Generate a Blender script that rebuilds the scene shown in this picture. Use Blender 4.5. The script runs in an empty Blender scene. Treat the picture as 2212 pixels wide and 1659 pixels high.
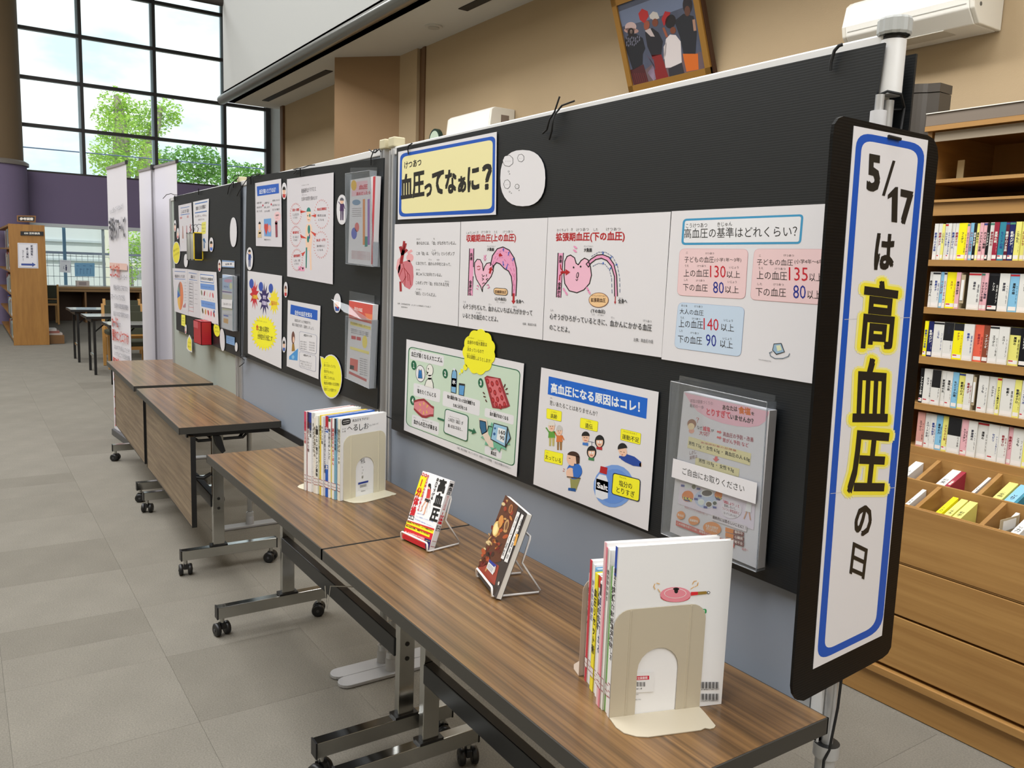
import bpy, bmesh, math, random
from mathutils import Vector, Matrix
random.seed(7)
SC = bpy.context.scene
COL = SC.collection
PI = math.pi
# ---------------------------------------------------------------- camera
CAM = Vector((1.98018, -0.75583, 1.44299)); FPX = 1779.1; IW, IH = 2212, 1659
CR = Vector((0.554839, 0.83121, 0.035276)); CU = Vector((-0.135223, 0.048262, 0.989639)); CF = Vector((-0.820895, 0.55386, -0.139177))
cd = bpy.data.cameras.new('camera'); cd.sensor_width = 36; cd.lens = FPX / IW * 36; cd.clip_start = .05; cd.clip_end = 300
co = bpy.data.objects.new('camera', cd); COL.objects.link(co)
co.matrix_world = Matrix(((CR.x, CU.x, -CF.x, CAM.x), (CR.y, CU.y, -CF.y, CAM.y), (CR.z, CU.z, -CF.z, CAM.z), (0, 0, 0, 1)))
SC.camera = co
# ---------------------------------------------------------------- world, sun, lights, exposure
w = bpy.data.worlds.new('sky'); SC.world = w; w.use_nodes = True
nt = w.node_tree; nt.nodes.clear()
o_ = nt.nodes.new('ShaderNodeOutputWorld'); bg = nt.nodes.new('ShaderNodeBackground')
tc = nt.nodes.new('ShaderNodeTexCoord'); mp = nt.nodes.new('ShaderNodeMapping'); mp.inputs['Scale'].default_value = (3, 3, 7)
nz = nt.nodes.new('ShaderNodeTexNoise'); nz.inputs['Scale'].default_value = 2.2; nz.inputs['Detail'].default_value = 5
rp = nt.nodes.new('ShaderNodeValToRGB')
rp.color_ramp.elements[0].position = .40; rp.color_ramp.elements[0].color = (.68, .84, .90, 1)
rp.color_ramp.elements[1].position = .56; rp.color_ramp.elements[1].color = (1, 1, 1, 1)
nt.links.new(tc.outputs['Generated'], mp.inputs[0]); nt.links.new(mp.outputs[0], nz.inputs['Vector']); nt.links.new(nz.outputs[0], rp.inputs[0])
nt.links.new(rp.outputs[0], bg.inputs[0]); nt.links.new(bg.outputs[0], o_.inputs[0]); bg.inputs[1].default_value = 1.3
def light(name, typ, loc, target, power, size=1, size_y=None, color=(1, 1, 1)):
    l = bpy.data.lights.new(name, typ); l.energy = power; l.color = color
    if typ == 'AREA':
        l.shape = 'RECTANGLE'; l.size = size; l.size_y = size_y or size
    ob = bpy.data.objects.new(name, l); COL.objects.link(ob); ob.location = loc
    d = Vector(target) - Vector(loc); ob.rotation_euler = d.to_track_quat('-Z', 'Y').to_euler()
    return ob
sun = light('sun', 'SUN', (0, 0, 30), (-14, 5, 0), 3.2, color=(1, .96, .88)); sun.data.angle = .01
for i, x in enumerate((1.5, -2.5, -6.5, -11)):
    light('ceiling_or_fill_light', 'AREA', (x, -2.6, 7.2), (x, -2.6, 0), 345, 2.6, 5, (.97, .985, 1))
light('ceiling_or_fill_light', 'AREA', (4.2, .2, 4.6), (1.0, .6, 1.1), 150, 1.4, 3, (.98, .99, 1))  # added fill from the right to brighten the sign, no fixture there
light('alcove_lamp_light', 'AREA', (-1.5, 1.55, 3.2), (-1.5, 1.55, 0), 48, 6, .25, (1, .97, .92))
p_ = light('window_portal', 'AREA', (-17.9, 3, 4.9), (0, 3, 4.9), 1, 5.5, 4.2); p_.data.cycles.is_portal = True
SC.view_settings.view_transform = 'Standard'; SC.view_settings.look = 'None'; SC.view_settings.gamma = 1
SC.view_settings.use_curve_mapping = False; SC.view_settings.exposure = 0.0
SC.cycles.max_bounces = 7; SC.cycles.diffuse_bounces = 4; SC.cycles.glossy_bounces = 3; SC.cycles.transparent_max_bounces = 12
SC.cycles.caustics_reflective = False; SC.cycles.caustics_refractive = False; SC.cycles.use_denoising = True
SC.cycles.sample_clamp_indirect = 4
# ---------------------------------------------------------------- helpers
def lin(c):
    r = []
    for v in c[:3]:
        v = v / 255.0
        r.append(v / 12.92 if v <= .04045 else ((v + .055) / 1.055) ** 2.4)
    return (*r, 1)
_M = {}
def M(c, rough=.5, metal=0., spec=.5, coat=0., bump=0., bscale=200., alpha=1., noise=0., nscale=(3, 3, 3)):
    k = (tuple(c), rough, metal, spec, coat, bump, bscale, alpha, noise, nscale)
    if k in _M: return _M[k]
    m = bpy.data.materials.new('mat'); m.use_nodes = True; n = m.node_tree; b = n.nodes['Principled BSDF']
    b.inputs['Base Color'].default_value = lin(c); b.inputs['Roughness'].default_value = rough; b.inputs['Metallic'].default_value = metal
    b.inputs['Specular IOR Level'].default_value = spec; b.inputs['Coat Weight'].default_value = coat
    if alpha < 1: b.inputs['Alpha'].default_value = alpha
    if noise:
        t = n.nodes.new('ShaderNodeTexCoord'); q = n.nodes.new('ShaderNodeMapping'); q.inputs['Scale'].default_value = nscale
        z = n.nodes.new('ShaderNodeTexNoise'); z.inputs['Scale'].default_value = 1; z.inputs['Detail'].default_value = 6
        mx = n.nodes.new('ShaderNodeMix'); mx.data_type = 'RGBA'
        a_ = lin(c); mx.inputs[6].default_value = tuple(v * (1 - noise) for v in a_[:3]) + (1,); mx.inputs[7].default_value = tuple(min(1, v * (1 + noise)) for v in a_[:3]) + (1,)
        n.links.new(t.outputs['Object'], q.inputs[0]); n.links.new(q.outputs[0], z.inputs['Vector']); n.links.new(z.outputs[0], mx.inputs[0]); n.links.new(mx.outputs[2], b.inputs['Base Color'])
    if bump:
        t = n.nodes.new('ShaderNodeTexCoord'); z = n.nodes.new('ShaderNodeTexNoise'); z.inputs['Scale'].default_value = bscale
        bp = n.nodes.new('ShaderNodeBump'); bp.inputs['Strength'].default_value = bump; bp.inputs['Distance'].default_value = .002
        n.links.new(t.outputs['Object'], z.inputs['Vector']); n.links.new(z.outputs[0], bp.inputs['Height']); n.links.new(bp.outputs[0], b.inputs['Normal'])
    _M[k] = m
    return m
def wood(base, dark, light_, sc=(1.2, 22, 22), rough=.33, coat=0., warp=.35, amt=.8):
    k = ('wood', base, dark, sc, rough)
    if k in _M: return _M[k]
    m = bpy.data.materials.new('wood'); m.use_nodes = True; n = m.node_tree; b = n.nodes['Principled BSDF']; L = n.links.new
    t = n.nodes.new('ShaderNodeTexCoord'); q = n.nodes.new('ShaderNodeMapping'); q.inputs['Scale'].default_value = sc
    L(t.outputs['Object'], q.inputs[0])
    z1 = n.nodes.new('ShaderNodeTexNoise'); z1.inputs['Scale'].default_value = 1; z1.inputs['Detail'].default_value = 4; z1.inputs['Distortion'].default_value = warp
    z2 = n.nodes.new('ShaderNodeTexNoise'); z2.inputs['Scale'].default_value = 4.5; z2.inputs['Detail'].default_value = 5; z2.inputs['Roughness'].default_value = .7
    L(q.outputs[0], z1.inputs['Vector']); L(q.outputs[0], z2.inputs['Vector'])
    r = n.nodes.new('ShaderNodeValToRGB'); e = r.color_ramp.elements
    e[0].position = .33; e[0].color = lin(dark); e[1].position = .68; e[1].color = lin(light_); x = e.new(.5); x.color = lin(base)
    r2 = n.nodes.new('ShaderNodeValToRGB'); r2.color_ramp.elements[0].position = .3; r2.color_ramp.elements[0].color = (.62, .6, .58, 1); r2.color_ramp.elements[1].position = .65; r2.color_ramp.elements[1].color = (1.12, 1.12, 1.12, 1)
    mx = n.nodes.new('ShaderNodeMix'); mx.data_type = 'RGBA'; mx.blend_type = 'MULTIPLY'; mx.inputs[0].default_value = amt
    L(z1.outputs[0], r.inputs[0]); L(z2.outputs[0], r2.inputs[0]); L(r.outputs[0], mx.inputs[6]); L(r2.outputs[0], mx.inputs[7]); L(mx.outputs[2], b.inputs['Base Color'])
    b.inputs['Roughness'].default_value = rough; b.inputs['Coat Weight'].default_value = coat; b.inputs['Coat Roughness'].default_value = .15
    _M[k] = m
    return m
def clear(name, tint=(1, 1, 1), gloss=.12, rough=.03, body=None, amount=.0):
    """thin clear film or pane: passes light, with a sheen"""
    k = ('clear', name)
    if k in _M: return _M[k]
    m = bpy.data.materials.new(name); m.use_nodes = True; n = m.node_tree; n.nodes.clear(); L = n.links.new
    o = n.nodes.new('ShaderNodeOutputMaterial'); tr = n.nodes.new('ShaderNodeBsdfTransparent'); tr.inputs[0].default_value = (*tint, 1)
    g = n.nodes.new('ShaderNodeBsdfGlossy'); g.inputs['Roughness'].default_value = rough
    f = n.nodes.new('ShaderNodeFresnel'); f.inputs[0].default_value = 1.45
    ad = n.nodes.new('ShaderNodeMath'); ad.operation = 'MULTIPLY'; ad.inputs[1].default_value = gloss * 8
    L(f.outputs[0], ad.inputs[0]); ad.use_clamp = True
    mx = n.nodes.new('ShaderNodeMixShader'); L(ad.outputs[0], mx.inputs[0]); L(tr.outputs[0], mx.inputs[1]); L(g.outputs[0], mx.inputs[2])
    last = mx
    if body:
        d = n.nodes.new('ShaderNodeBsdfDiffuse'); d.inputs[0].default_value = lin(body)
        m2 = n.nodes.new('ShaderNodeMixShader'); m2.inputs[0].default_value = amount; L(mx.outputs[0], m2.inputs[1]); L(d.outputs[0], m2.inputs[2]); last = m2
    L(last.outputs[0], o.inputs[0]); _M[k] = m
    return m
def tag(o, label=None, cat=None, group=None, kind=None):
    if label: o['label'] = label
    if cat: o['category'] = cat
    if group: o['group'] = group
    if kind: o['kind'] = kind
    return o
def empty(name, loc, label=None, cat=None, group=None):
    o = bpy.data.objects.new(name, None); o.empty_display_size = .05; COL.objects.link(o); o.location = loc
    return tag(o, label, cat, group)
def wloc(o):
    v = Vector((0, 0, 0))
    while o is not None:
        v += o.location; o = o.parent
    return v
class MB:
    """collects shapes given in world coordinates (through the matrix X) into ONE mesh"""
    def __init__(s, X=None): s.v = []; s.f = []; s.m = []; s.mats = []; s.X = X or Matrix.Identity(4); s.sm = []
    def mi(s, mat):
        if mat not in s.mats: s.mats.append(mat)
        return s.mats.index(mat)
    def add(s, vs, fs, mat, smooth=False):
        b = len(s.v); s.v += [s.X @ Vector(v) for v in vs]; i = s.mi(mat)
        for f in fs: s.f.append(tuple(b + k for k in f)); s.m.append(i); s.sm.append(smooth)
        return s
    def box(s, a, b, mat):
        x0, y0, z0 = a; x1, y1, z1 = b
        v = [(x0, y0, z0), (x1, y0, z0), (x1, y1, z0), (x0, y1, z0), (x0, y0, z1), (x1, y0, z1), (x1, y1, z1), (x0, y1, z1)]
        return s.add(v, [(3, 2, 1, 0), (4, 5, 6, 7), (0, 1, 5, 4), (1, 2, 6, 5), (2, 3, 7, 6), (3, 0, 4, 7)], mat)
    def prism(s, pts, d, mat, smooth=False):
        """polygon pts (3-D, planar) extruded by vector d"""
        n = len(pts); d = Vector(d); a = [Vector(p) for p in pts]; b = [p + d for p in a]
        fs = [tuple(range(n))[::-1], tuple(range(n, 2 * n))] + [(i, (i + 1) % n, n + (i + 1) % n, n + i) for i in range(n)]
        return s.add(a + b, fs, mat, smooth)
    def tube(s, pts, r, mat, n=8, cap=True, smooth=True):
        pts = [Vector(p) for p in pts]; rs = r if isinstance(r, (list, tuple)) else [r] * len(pts); V = []; F = []
        up = None
        for i, p in enumerate(pts):
            t = (pts[min(i + 1, len(pts) - 1)] - pts[max(i - 1, 0)]).normalized()
            if up is None: up = Vector((0, 0, 1)) if abs(t.z) < .9 else Vector((1, 0, 0))
            a = t.cross(up).normalized(); b = a.cross(t).normalized(); up = b
            for k in range(n):
                th = 2 * PI * k / n; V.append(p + (a * math.cos(th) + b * math.sin(th)) * rs[i])
        for i in range(len(pts) - 1):
            for k in range(n): F.append((i * n + k, i * n + (k + 1) % n, (i + 1) * n + (k + 1) % n, (i + 1) * n + k))
        s.add(V, F, mat, smooth)
        if cap: s.add(V[:n], [tuple(range(n))[::-1]], mat); s.add(V[-n:], [tuple(range(n))], mat)
        return s
    def cyl(s, a, b, r, mat, n=16): return s.tube([a, b], r, mat, n)
    def ball(s, c, r, mat, n=10, m=6):
        c = Vector(c); r = Vector(r) if isinstance(r, (list, tuple)) else Vector((r, r, r)); V = []; F = []
        for i in range(m + 1):
            ph = PI * i / m
            for k in range(n):
                th = 2 * PI * k / n; V.append(c + Vector((r.x * math.sin(ph) * math.cos(th), r.y * math.sin(ph) * math.sin(th), r.z * math.cos(ph))))
        for i in range(m):
            for k in range(n): F.append((i * n + k, (i + 1) * n + k, (i + 1) * n + (k + 1) % n, i * n + (k + 1) % n))
        return s.add(V, F, mat, True)
    def build(s, name, parent=None, bevel=0, label=None, cat=None, group=None, kind=None, loc=None, seg=2):
        if parent is None:
            if loc is None:
                xs = [v.x for v in s.v]; ys = [v.y for v in s.v]; zs = [v.z for v in s.v]
                loc = Vector(((min(xs) + max(xs)) / 2, (min(ys) + max(ys)) / 2, min(zs)))
            base = Vector(loc)
        else: base = wloc(parent)
        me = bpy.data.meshes.new(name); me.from_pydata([v - base for v in s.v], [], s.f)
        for m in s.mats: me.materials.append(m)
        me.polygons.foreach_set('material_index', s.m); me.polygons.foreach_set('use_smooth', s.sm); me.update()
        o = bpy.data.objects.new(name, me); COL.objects.link(o)
        if parent is None: o.location = base
        else: o.parent = parent
        if bevel:
            bm = bmesh.new(); bm.from_mesh(me); bmesh.ops.remove_doubles(bm, verts=bm.verts, dist=1e-6)
            bmesh.ops.bevel(bm, geom=[e for e in bm.edges if e.calc_face_angle(0) > .5], offset=bevel, segments=seg, affect='EDGES', profile=.5)
            bm.to_mesh(me); bm.free()
        return tag(o, label, cat, group, kind)
def rotz(loc, deg): return Matrix.Translation(loc) @ Matrix.Rotation(math.radians(deg), 4, 'Z')
# a pixel of the photograph as a ray from the camera; at() meets it with a plane of the scene
def ray(x, y): return CF + CR * ((x - IW / 2) / FPX) - CU * ((y - IH / 2) / FPX)
def at(x, y, axis, val):
    d = ray(x, y); return CAM + d * ((val - CAM['xyz'.index(axis)]) / d['xyz'.index(axis)])
def onpl(x, y, O, n):
    d = ray(x, y); return CAM + d * ((O - CAM).dot(n) / d.dot(n))
def crop(ox, oy, s): return lambda x, y: (ox + x / s, oy + y / s)
# ================================================================ structure
YW = 2.75                                     # back wall
c7 = crop(1280, 0, 2.373); c8 = crop(680, 0, 3.072)
ZC = round(at(921, 100, 'y', YW).z, 3)        # alcove ceiling height
wallpaper = M((168, 147, 116), .8, noise=.10, nscale=(.8, .8, 3), bump=.25, bscale=260)
walltan = M((142, 114, 82), .8, noise=.06, nscale=(1, 1, 4), bump=.2, bscale=260)
brown = M((98, 70, 42), .6)
white_wall = M((176, 177, 174), .8)
ceil_m = M((205, 204, 198), .8)
purple = M((120, 107, 136), .85, bump=.3, bscale=300)
darkmetal = M((48, 44, 42), .45, .3)
lightmetal = M((150, 165, 172), .35, .6)
# floor: slab and individual carpet tiles
carp = []
def carpet(c):
    m = bpy.data.materials.new('carpet'); m.use_nodes = True; n = m.node_tree; b = n.nodes['Principled BSDF']; L = n.links.new
    t = n.nodes.new('ShaderNodeTexCoord'); z = n.nodes.new('ShaderNodeTexNoise'); z.inputs['Scale'].default_value = 190; z.inputs['Detail'].default_value = 3
    z2 = n.nodes.new('ShaderNodeTexNoise'); z2.inputs['Scale'].default_value = 5
    mx = n.nodes.new('ShaderNodeMix'); mx.data_type = 'RGBA'; a = lin(c); mx.inputs[6].default_value = tuple(v * .62 for v in a[:3]) + (1,); mx.inputs[7].default_value = tuple(v * 1.38 for v in a[:3]) + (1,)
    m2 = n.nodes.new('ShaderNodeMix'); m2.data_type = 'RGBA'; m2.blend_type = 'MULTIPLY'; m2.inputs[0].default_value = .25
    bp = n.nodes.new('ShaderNodeBump'); bp.inputs['Strength'].default_value = .5; bp.inputs['Distance'].default_value = .003
    L(t.outputs['Object'], z.inputs['Vector']); L(t.outputs['Object'], z2.inputs['Vector']); L(z.outputs[0], mx.inputs[0]); L(mx.outputs[2], m2.inputs[6]); L(z2.outputs[0], m2.inputs[7])
    L(m2.outputs[2], b.inputs['Base Color']); L(z.outputs[0], bp.inputs['Height']); L(bp.outputs[0], b.inputs['Normal']); b.inputs['Roughness'].default_value = .95; b.inputs['Specular IOR Level'].default_value = .25
    return m
for c in ((133, 128, 118), (131, 126, 116), (129, 124, 114), (125, 120, 110)): carp.append(carpet(c))
fl = MB().box((-18.4, -7.2, -.15), (5.2, 6.2, -.003), carp[1]).build('floor', kind='structure', loc=(0, 0, 0))
tile_me = []
for wd in (.5, .25):
    for c in carp:
        t = MB().box((0, 0, -.006), (wd - .0008, .4992, 0), c); me = bpy.data.meshes.new('carpet_tile'); me.from_pydata(t.v, [], t.f); me.materials.append(c); tile_me.append(me)
def put_tile(x, y, half, ci):
    o = bpy.data.objects.new('carpet_tile', tile_me[(4 if half else 0) + ci]); COL.objects.link(o); o.parent = fl; o.location = (x, y, 0)
rt = random.Random(11)
for j in range(-2, 6):
    y = -1.19 + .5 * j
    off = -.54 if j % 2 == 0 else -.29
    if j == 1: off = -.54
    for k in range(-17, 6):
        x = off + .5 * k
        ci = rt.choice((0, 1, 1, 2, 3)) if (k + j) % 2 else rt.choice((0, 0, 1, 2))
        if abs(y + .69) < .1 and k in (-2, -7): put_tile(x, y, True, 3); put_tile(x + .25, y, True, 1)
        else: put_tile(x, y, False, ci)
# alcove: back wall, light strip, dark strip, diagonal panel, farther wall, lowered ceiling, fascia
a1 = at(921, 100, 'y', YW); a2 = at(908, 107, 'y', YW); a3 = at(870, 121.5, 'y', YW)
MB().box((a1.x, YW, 0), (5.2, YW + .12, ZC), wallpaper).build('wall_back', kind='structure')
MB().box((a2.x, YW - .0, 0), (a1.x - .002, YW + .10, ZC), brown).box((a1.x - .05, YW - .012, 0), (a1.x, YW, ZC), brown).build('trim_1', kind='structure')
MB().box((a3.x, YW - .03, 0), (a2.x, YW + .1, ZC), wallpaper).build('wall_strip', kind='structure')
p1 = at(723, 124, 'z', ZC); p2 = at(870, 121.5, 'z', ZC)
MB().prism([(p1.x, p1.y, 0), (p2.x, YW - .03, 0), (p2.x, YW + .5, 0), (p1.x, YW + .5, 0)], (0, 0, ZC), walltan).build('wall_pier', kind='structure')
q1 = at(721.5, 182.6, 'z', ZC); q2 = at(611, 227.8, 'z', ZC)
MB().box((q2.x, q1.y, 0), (p1.x + .02, q1.y + .12, ZC), wallpaper).build('wall_side', kind='structure')
MB().box((q2.x - .10, q1.y - .03, 0), (q2.x, q1.y + .12, ZC), brown).build('trim_2', kind='structure')
f1 = at(470, 218, 'z', ZC)
FY = at(800, 47, 'z', ZC).y
XE = f1.x
MB().box((XE, FY, ZC), (5.2, YW + .6, ZC + .12), ceil_m).build('ceiling_alcove', kind='structure')
MB().box((XE, FY, ZC), (5.2, FY + .12, 7.6), white_wall).build('wall_fascia', kind='structure')
chrome_dull = M((150, 150, 145), .28, .9)
MB().tube([(XE - .02, FY - .02, ZC + .02), (5.2, FY - .02, ZC + .02)], .055, chrome_dull, 14).build('trim_3', kind='structure')
s1 = at(1000, 21, 'z', ZC - .002); s2 = at(1075, -30, 'z', ZC); s3 = at(573, 218, 'z', ZC - .002); s4 = at(720, 156, 'z', ZC)
for a, b in ((s3, s4), (s1, s2)):
    MB().box((a.x, a.y - .04, ZC - .006), (b.x + .05, a.y + .04, ZC + .001), M((30, 28, 26), .6)).build('ceiling_vent', cat='vent',
        label='long black air slot in the lowered ceiling ' + ('over the tan pier' if a is s3 else 'above the wide beige wall'))
d0 = at(937, 56, 'z', ZC)
t = MB(); t.cyl((d0.x, d0.y, ZC - .012), (d0.x, d0.y, ZC), .07, M((200, 198, 190), .5), 24).cyl((d0.x, d0.y, ZC - .02), (d0.x, d0.y, ZC - .012), .045, M((180, 178, 170), .5), 24)
t.build('smoke_detector', label='small round white detector disc on the lowered ceiling', cat='detector')
# window wall at X = -18.1
XW = -18.1
ZR = [3.08, 4.0, 4.94, 5.9, 6.87, 7.6]; YC = [.3, 1.61, 3.05, 4.54, 5.52]
MB().box((XW - .2, .2, 2.0), (XW + .1, 6.0, 3.06), purple).build('wall_far', kind='structure')
MB().box((XW - .2, -7.2, 0), (XW, .3, 7.6), white_wall).build('wall_far_left', kind='structure')
MB().box((XW - .2, .2, 0), (XW, 6.0, .72), M((90, 66, 40), .7)).build('wall_far_sill', kind='structure')
MB().box((XW - .2, 5.55, 0), (XW, 6.2, 7.6), white_wall).build('wall_far_right', kind='structure')
win = MB(); win.box((XW - .06, .3, 3.02), (XW + .06, 5.55, 3.10), darkmetal)
for z in ZR[1:5]: win.box((XW - .05, .3, z - .035), (XW + .05, 5.55, z + .035), darkmetal)
win_o = win.build('window_1', kind='structure')
mu = MB()
for y in YC[1:4]: mu.box((XW - .05, y - .03, 3.05), (XW + .07, y + .03, 7.6), darkmetal).box((XW - .05, y - .075, 3.05), (XW + .03, y - .03, 7.6), lightmetal)
mu.box((XW - .05, 5.47, 3.05), (XW + .1, 5.56, 7.6), darkmetal)
mu.build('window_mullion', win_o)
glass = clear('window_glass', (.97, 1, 1), .06)
for i in range(4):
    for j in range(5):
        MB().box((XW - .004, YC[i] + .03, ZR[j] + .03), (XW + .004, YC[i + 1] - .03, ZR[j + 1] - .03), glass).build('window_pane', win_o)
w2 = MB(); w2.box((XW - .08, .2, 1.96), (XW + .12, 6.0, 2.03), M((205, 210, 212), .5)).box((XW - .08, .2, .70), (XW + .12, 6.0, .745), M((205, 210, 212), .5))
for y in (1.9, 3.6): w2.box((XW - .03, y, .74), (XW + .03, y + .05, 1.97), lightmetal)
w2o = w2.build('window_2', kind='structure')
for ya, yb in ((.2, 1.9), (1.95, 3.6), (3.65, 6)): MB().box((XW - .004, ya, .745), (XW + .004, yb, 1.96), glass).build('window_pane', w2o)
# round column at the left
cx, cy, r = XW + .55, .05, .52
cyc = at(35.4, 0, 'x', cx).y - r
t = MB(); t.tube([(cx, cyc, 3.18), (cx, cyc, 7.6)], r, M((112, 92, 66), .75, bump=.2), 32)
ccol = t.build('column', kind='structure')
MB().tube([(cx, cyc, 0), (cx, cyc, 3.10)], r + .05, purple, 32).tube([(cx, cyc, 3.10), (cx, cyc, 3.16), (cx, cyc, 3.2)], [r + .09, r + .09, r + .02], M((120, 112, 104), .5), 32).build('column_base', ccol)
# dark beam at the top end of the fascia
b0 = at(488, 6, 'x', XE); 
MB().cyl((XE + .0, b0.y, b0.z), (XE, -5, b0.z - .05), .05, M((45, 38, 32), .5), 16).build('ceiling_beam', kind='structure')
# farther wall behind the alcove end, enclosing walls, upper ceiling
MB().box((-18.3, 5.6, 0), (XE + 1, 5.8, 7.6), white_wall).build('wall_far_side', kind='structure')
MB().box((-18.3, -7.4, 0), (5.4, -7.2, 7.6), M((190, 180, 160), .8)).build('wall_front', kind='structure')
MB().box((5.2, -7.2, 0), (5.4, 2.9, 7.6), M((190, 180, 160), .8)).build('wall_right', kind='structure')
MB().box((-18.3, -7.4, 7.6), (5.4, 6, 7.75), ceil_m).build('ceiling', kind='structure')
# ================================================================ tables
walnut = wood((116, 86, 54), (82, 61, 39), (142, 108, 68), (.9, 62, 62), .3, .25, amt=.6)
walnut2 = wood((128, 108, 84), (110, 90, 68), (146, 126, 100), (1.1, 50, 50), .4)
edge_m = M((54, 52, 48), .45)
chrome = M((185, 185, 182), .14, 1.0); blk = M((20, 20, 22), .42); blk_s = M((26, 29, 34), .3, .3)
caster_src = None
def caster(root, pos, yaw):
    """black twin-wheel caster, > hood, wheel, wheel"""
    global caster_src
    if caster_src is None:
        X = Matrix.Identity(4)
        h = MB(); h.cyl((0, 0, .045), (0, 0, .075), .009, chrome, 10); h.prism([(-.02, -.008, .022), (.018, -.008, .03), (.016, -.008, .048), (0, -.008, .056), (-.014, -.008, .05)], (0, .016, 0), blk)
        wl = []
        for s in (-1, 1):
            q = MB(); q.tube([(-.002, s * .010, .0255), (-.002, s * .013, .0255), (-.002, s * .026, .0255), (-.002, s * .029, .0255)], [.021, .0255, .0255, .020], blk, 20); q.cyl((-.002, s * .029, .0255), (-.002, s * .031, .0255), .006, M((70, 70, 72), .4), 10); wl.append(q)
        def mesh(b, nm):
            me = bpy.data.meshes.new(nm); me.from_pydata(b.v, [], b.f)
            for m in b.mats: me.materials.append(m)
            me.polygons.foreach_set('material_index', b.m); me.polygons.foreach_set('use_smooth', b.sm); return me
        caster_src = (mesh(h, 'caster'), mesh(wl[0], 'wheel'), mesh(wl[1], 'wheel'))
    o = bpy.data.objects.new('caster', caster_src[0]); COL.objects.link(o); o.parent = root
    o.location = Vector(pos) - wloc(root); o.rotation_euler = (0, 0, yaw)
    for k in (1, 2):
        wv = bpy.data.objects.new('wheel', caster_src[k]); COL.objects.link(wv); wv.parent = o
def table(x0, y0, deg, L, colY, flap, label, caster_yaw):
    X = rotz((x0, y0, 0), deg)
    root = empty('folding_table', (X @ Vector((L / 2, .225, 0))), label, 'table', 'folding tables along the display panels')
    top = MB(X).box((.003, .003, .672), (L - .003, .447, .700), walnut).build('tabletop', root)
    e = MB(X)
    for a, b in (((0, 0, .670), (L, .003, .6995)), ((0, .447, .670), (L, .45, .6995)), ((0, 0, .670), (.003, .45, .6995)), ((L - .003, 0, .670), (L, .45, .6995))): e.box(a, b, edge_m)
    e.box((.003, .003, .6695), (L - .003, .447, .6715), edge_m); e.build('edge_band', root)
    fr = MB(X)
    for x in (.05, L - .08): fr.box((x, .04, .644), (x + .03, .41, .6695), blk)
    fr.box((.06, .07, .650), (L - .06, .09, .6695), blk)
    fr.box((.06, .38, .650), (L - .06, .40, .6695), blk)
    fr.build('under_frame', root)
    for x in (.06, L - .09):
        MB(X).box((x, colY, .118), (x + .028, colY + .05, .66), chrome).build('column', root, .002)
        MB(X).box((x - .008, colY - .012, .118), (x + .036, colY + .062, .126), blk).build('column_collar', root)
        ft = MB(X).box((x - .004, .012, .072), (x + .032, .443, .118), chrome).build('foot', root, .0015)
        for ya in (.008, .442): MB(X).box((x - .005, ya, .071), (x + .033, ya + .005, .119), blk).build('end_cap', ft)
        bo = MB(X)
        for zz in (.30, .345): bo.cyl((x + .027, colY + .025, zz), (x + .0295, colY + .025, zz), .007, M((60, 60, 60), .3, .8), 12)
        bo.build('bolt', root)
        for k, yy in enumerate((.03, .42)): caster(root, X @ Vector((x + .014, yy, 0)), caster_yaw[k] + (x > .2) * .35)
    cb = colY - .004
    MB(X).box((.088, cb, .300), (L - .09, cb + .032, .358), blk_s).build('crossbeam', root, .003)
    hx = MB(X)
    for x in (.098, L - .10):
        hx.tube([(x, .05, .655), (x, .10, .615), (x, .30, .617), (x, .34, .66)], .007, blk, 8)
    hx.tube([(.098, .17, .612), (L - .1, .17, .612)], .008, blk, 8)
    hx.tube([(L - .13, .33, .66), (L - .10, .28, .615)], .007, blk, 8)
    hx.build('tilt_mechanism', root)
    MB(X).prism([(L - .055, colY + .005, .645), (L - .055, colY + .035, .64), (L - .055, colY + .055, .57), (L - .055, colY + .04, .56), (L - .055, colY + .015, .60)], (.012, 0, 0), blk).build('release_lever', root)
    if flap:
        fb = MB(X).box((.0, .048, .245), (L, .066, .655), walnut2).build('front_board', root)
        MB(X).box((L, .046, .243), (L + .004, .068, .657), blk).box((-.004, .046, .243), (0, .068, .657), blk).box((0, .047, .241), (L, .067, .245), blk).build('board_edge', fb)
        MB(X).tube([(L - .10, .07, .45), (L - .10, .12, .44), (L - .09, colY, .46)], .009, blk, 8).build('board_bracket', root)
    return root
table(0.003, 0, 0, 1.197, .262, False, 'walnut topped wheeled table nearest the camera, carrying the tall white mook and two stands', (.4, -.3))
table(-1.2, 0, 0, 1.198, .262, False, 'walnut topped wheeled table second in the row, carrying the cluster of thin recipe books', (.2, 1.1))
table(-2.98, .05, -1.5, 1.225, .152, True, 'walnut wheeled table with hanging front board, third from the camera', (-.5, .5))
table(-4.345, .085, -1.5, 1.275, .152, True, 'farthest walnut wheeled table with hanging front board, beside the banners', (.9, .2))
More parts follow.
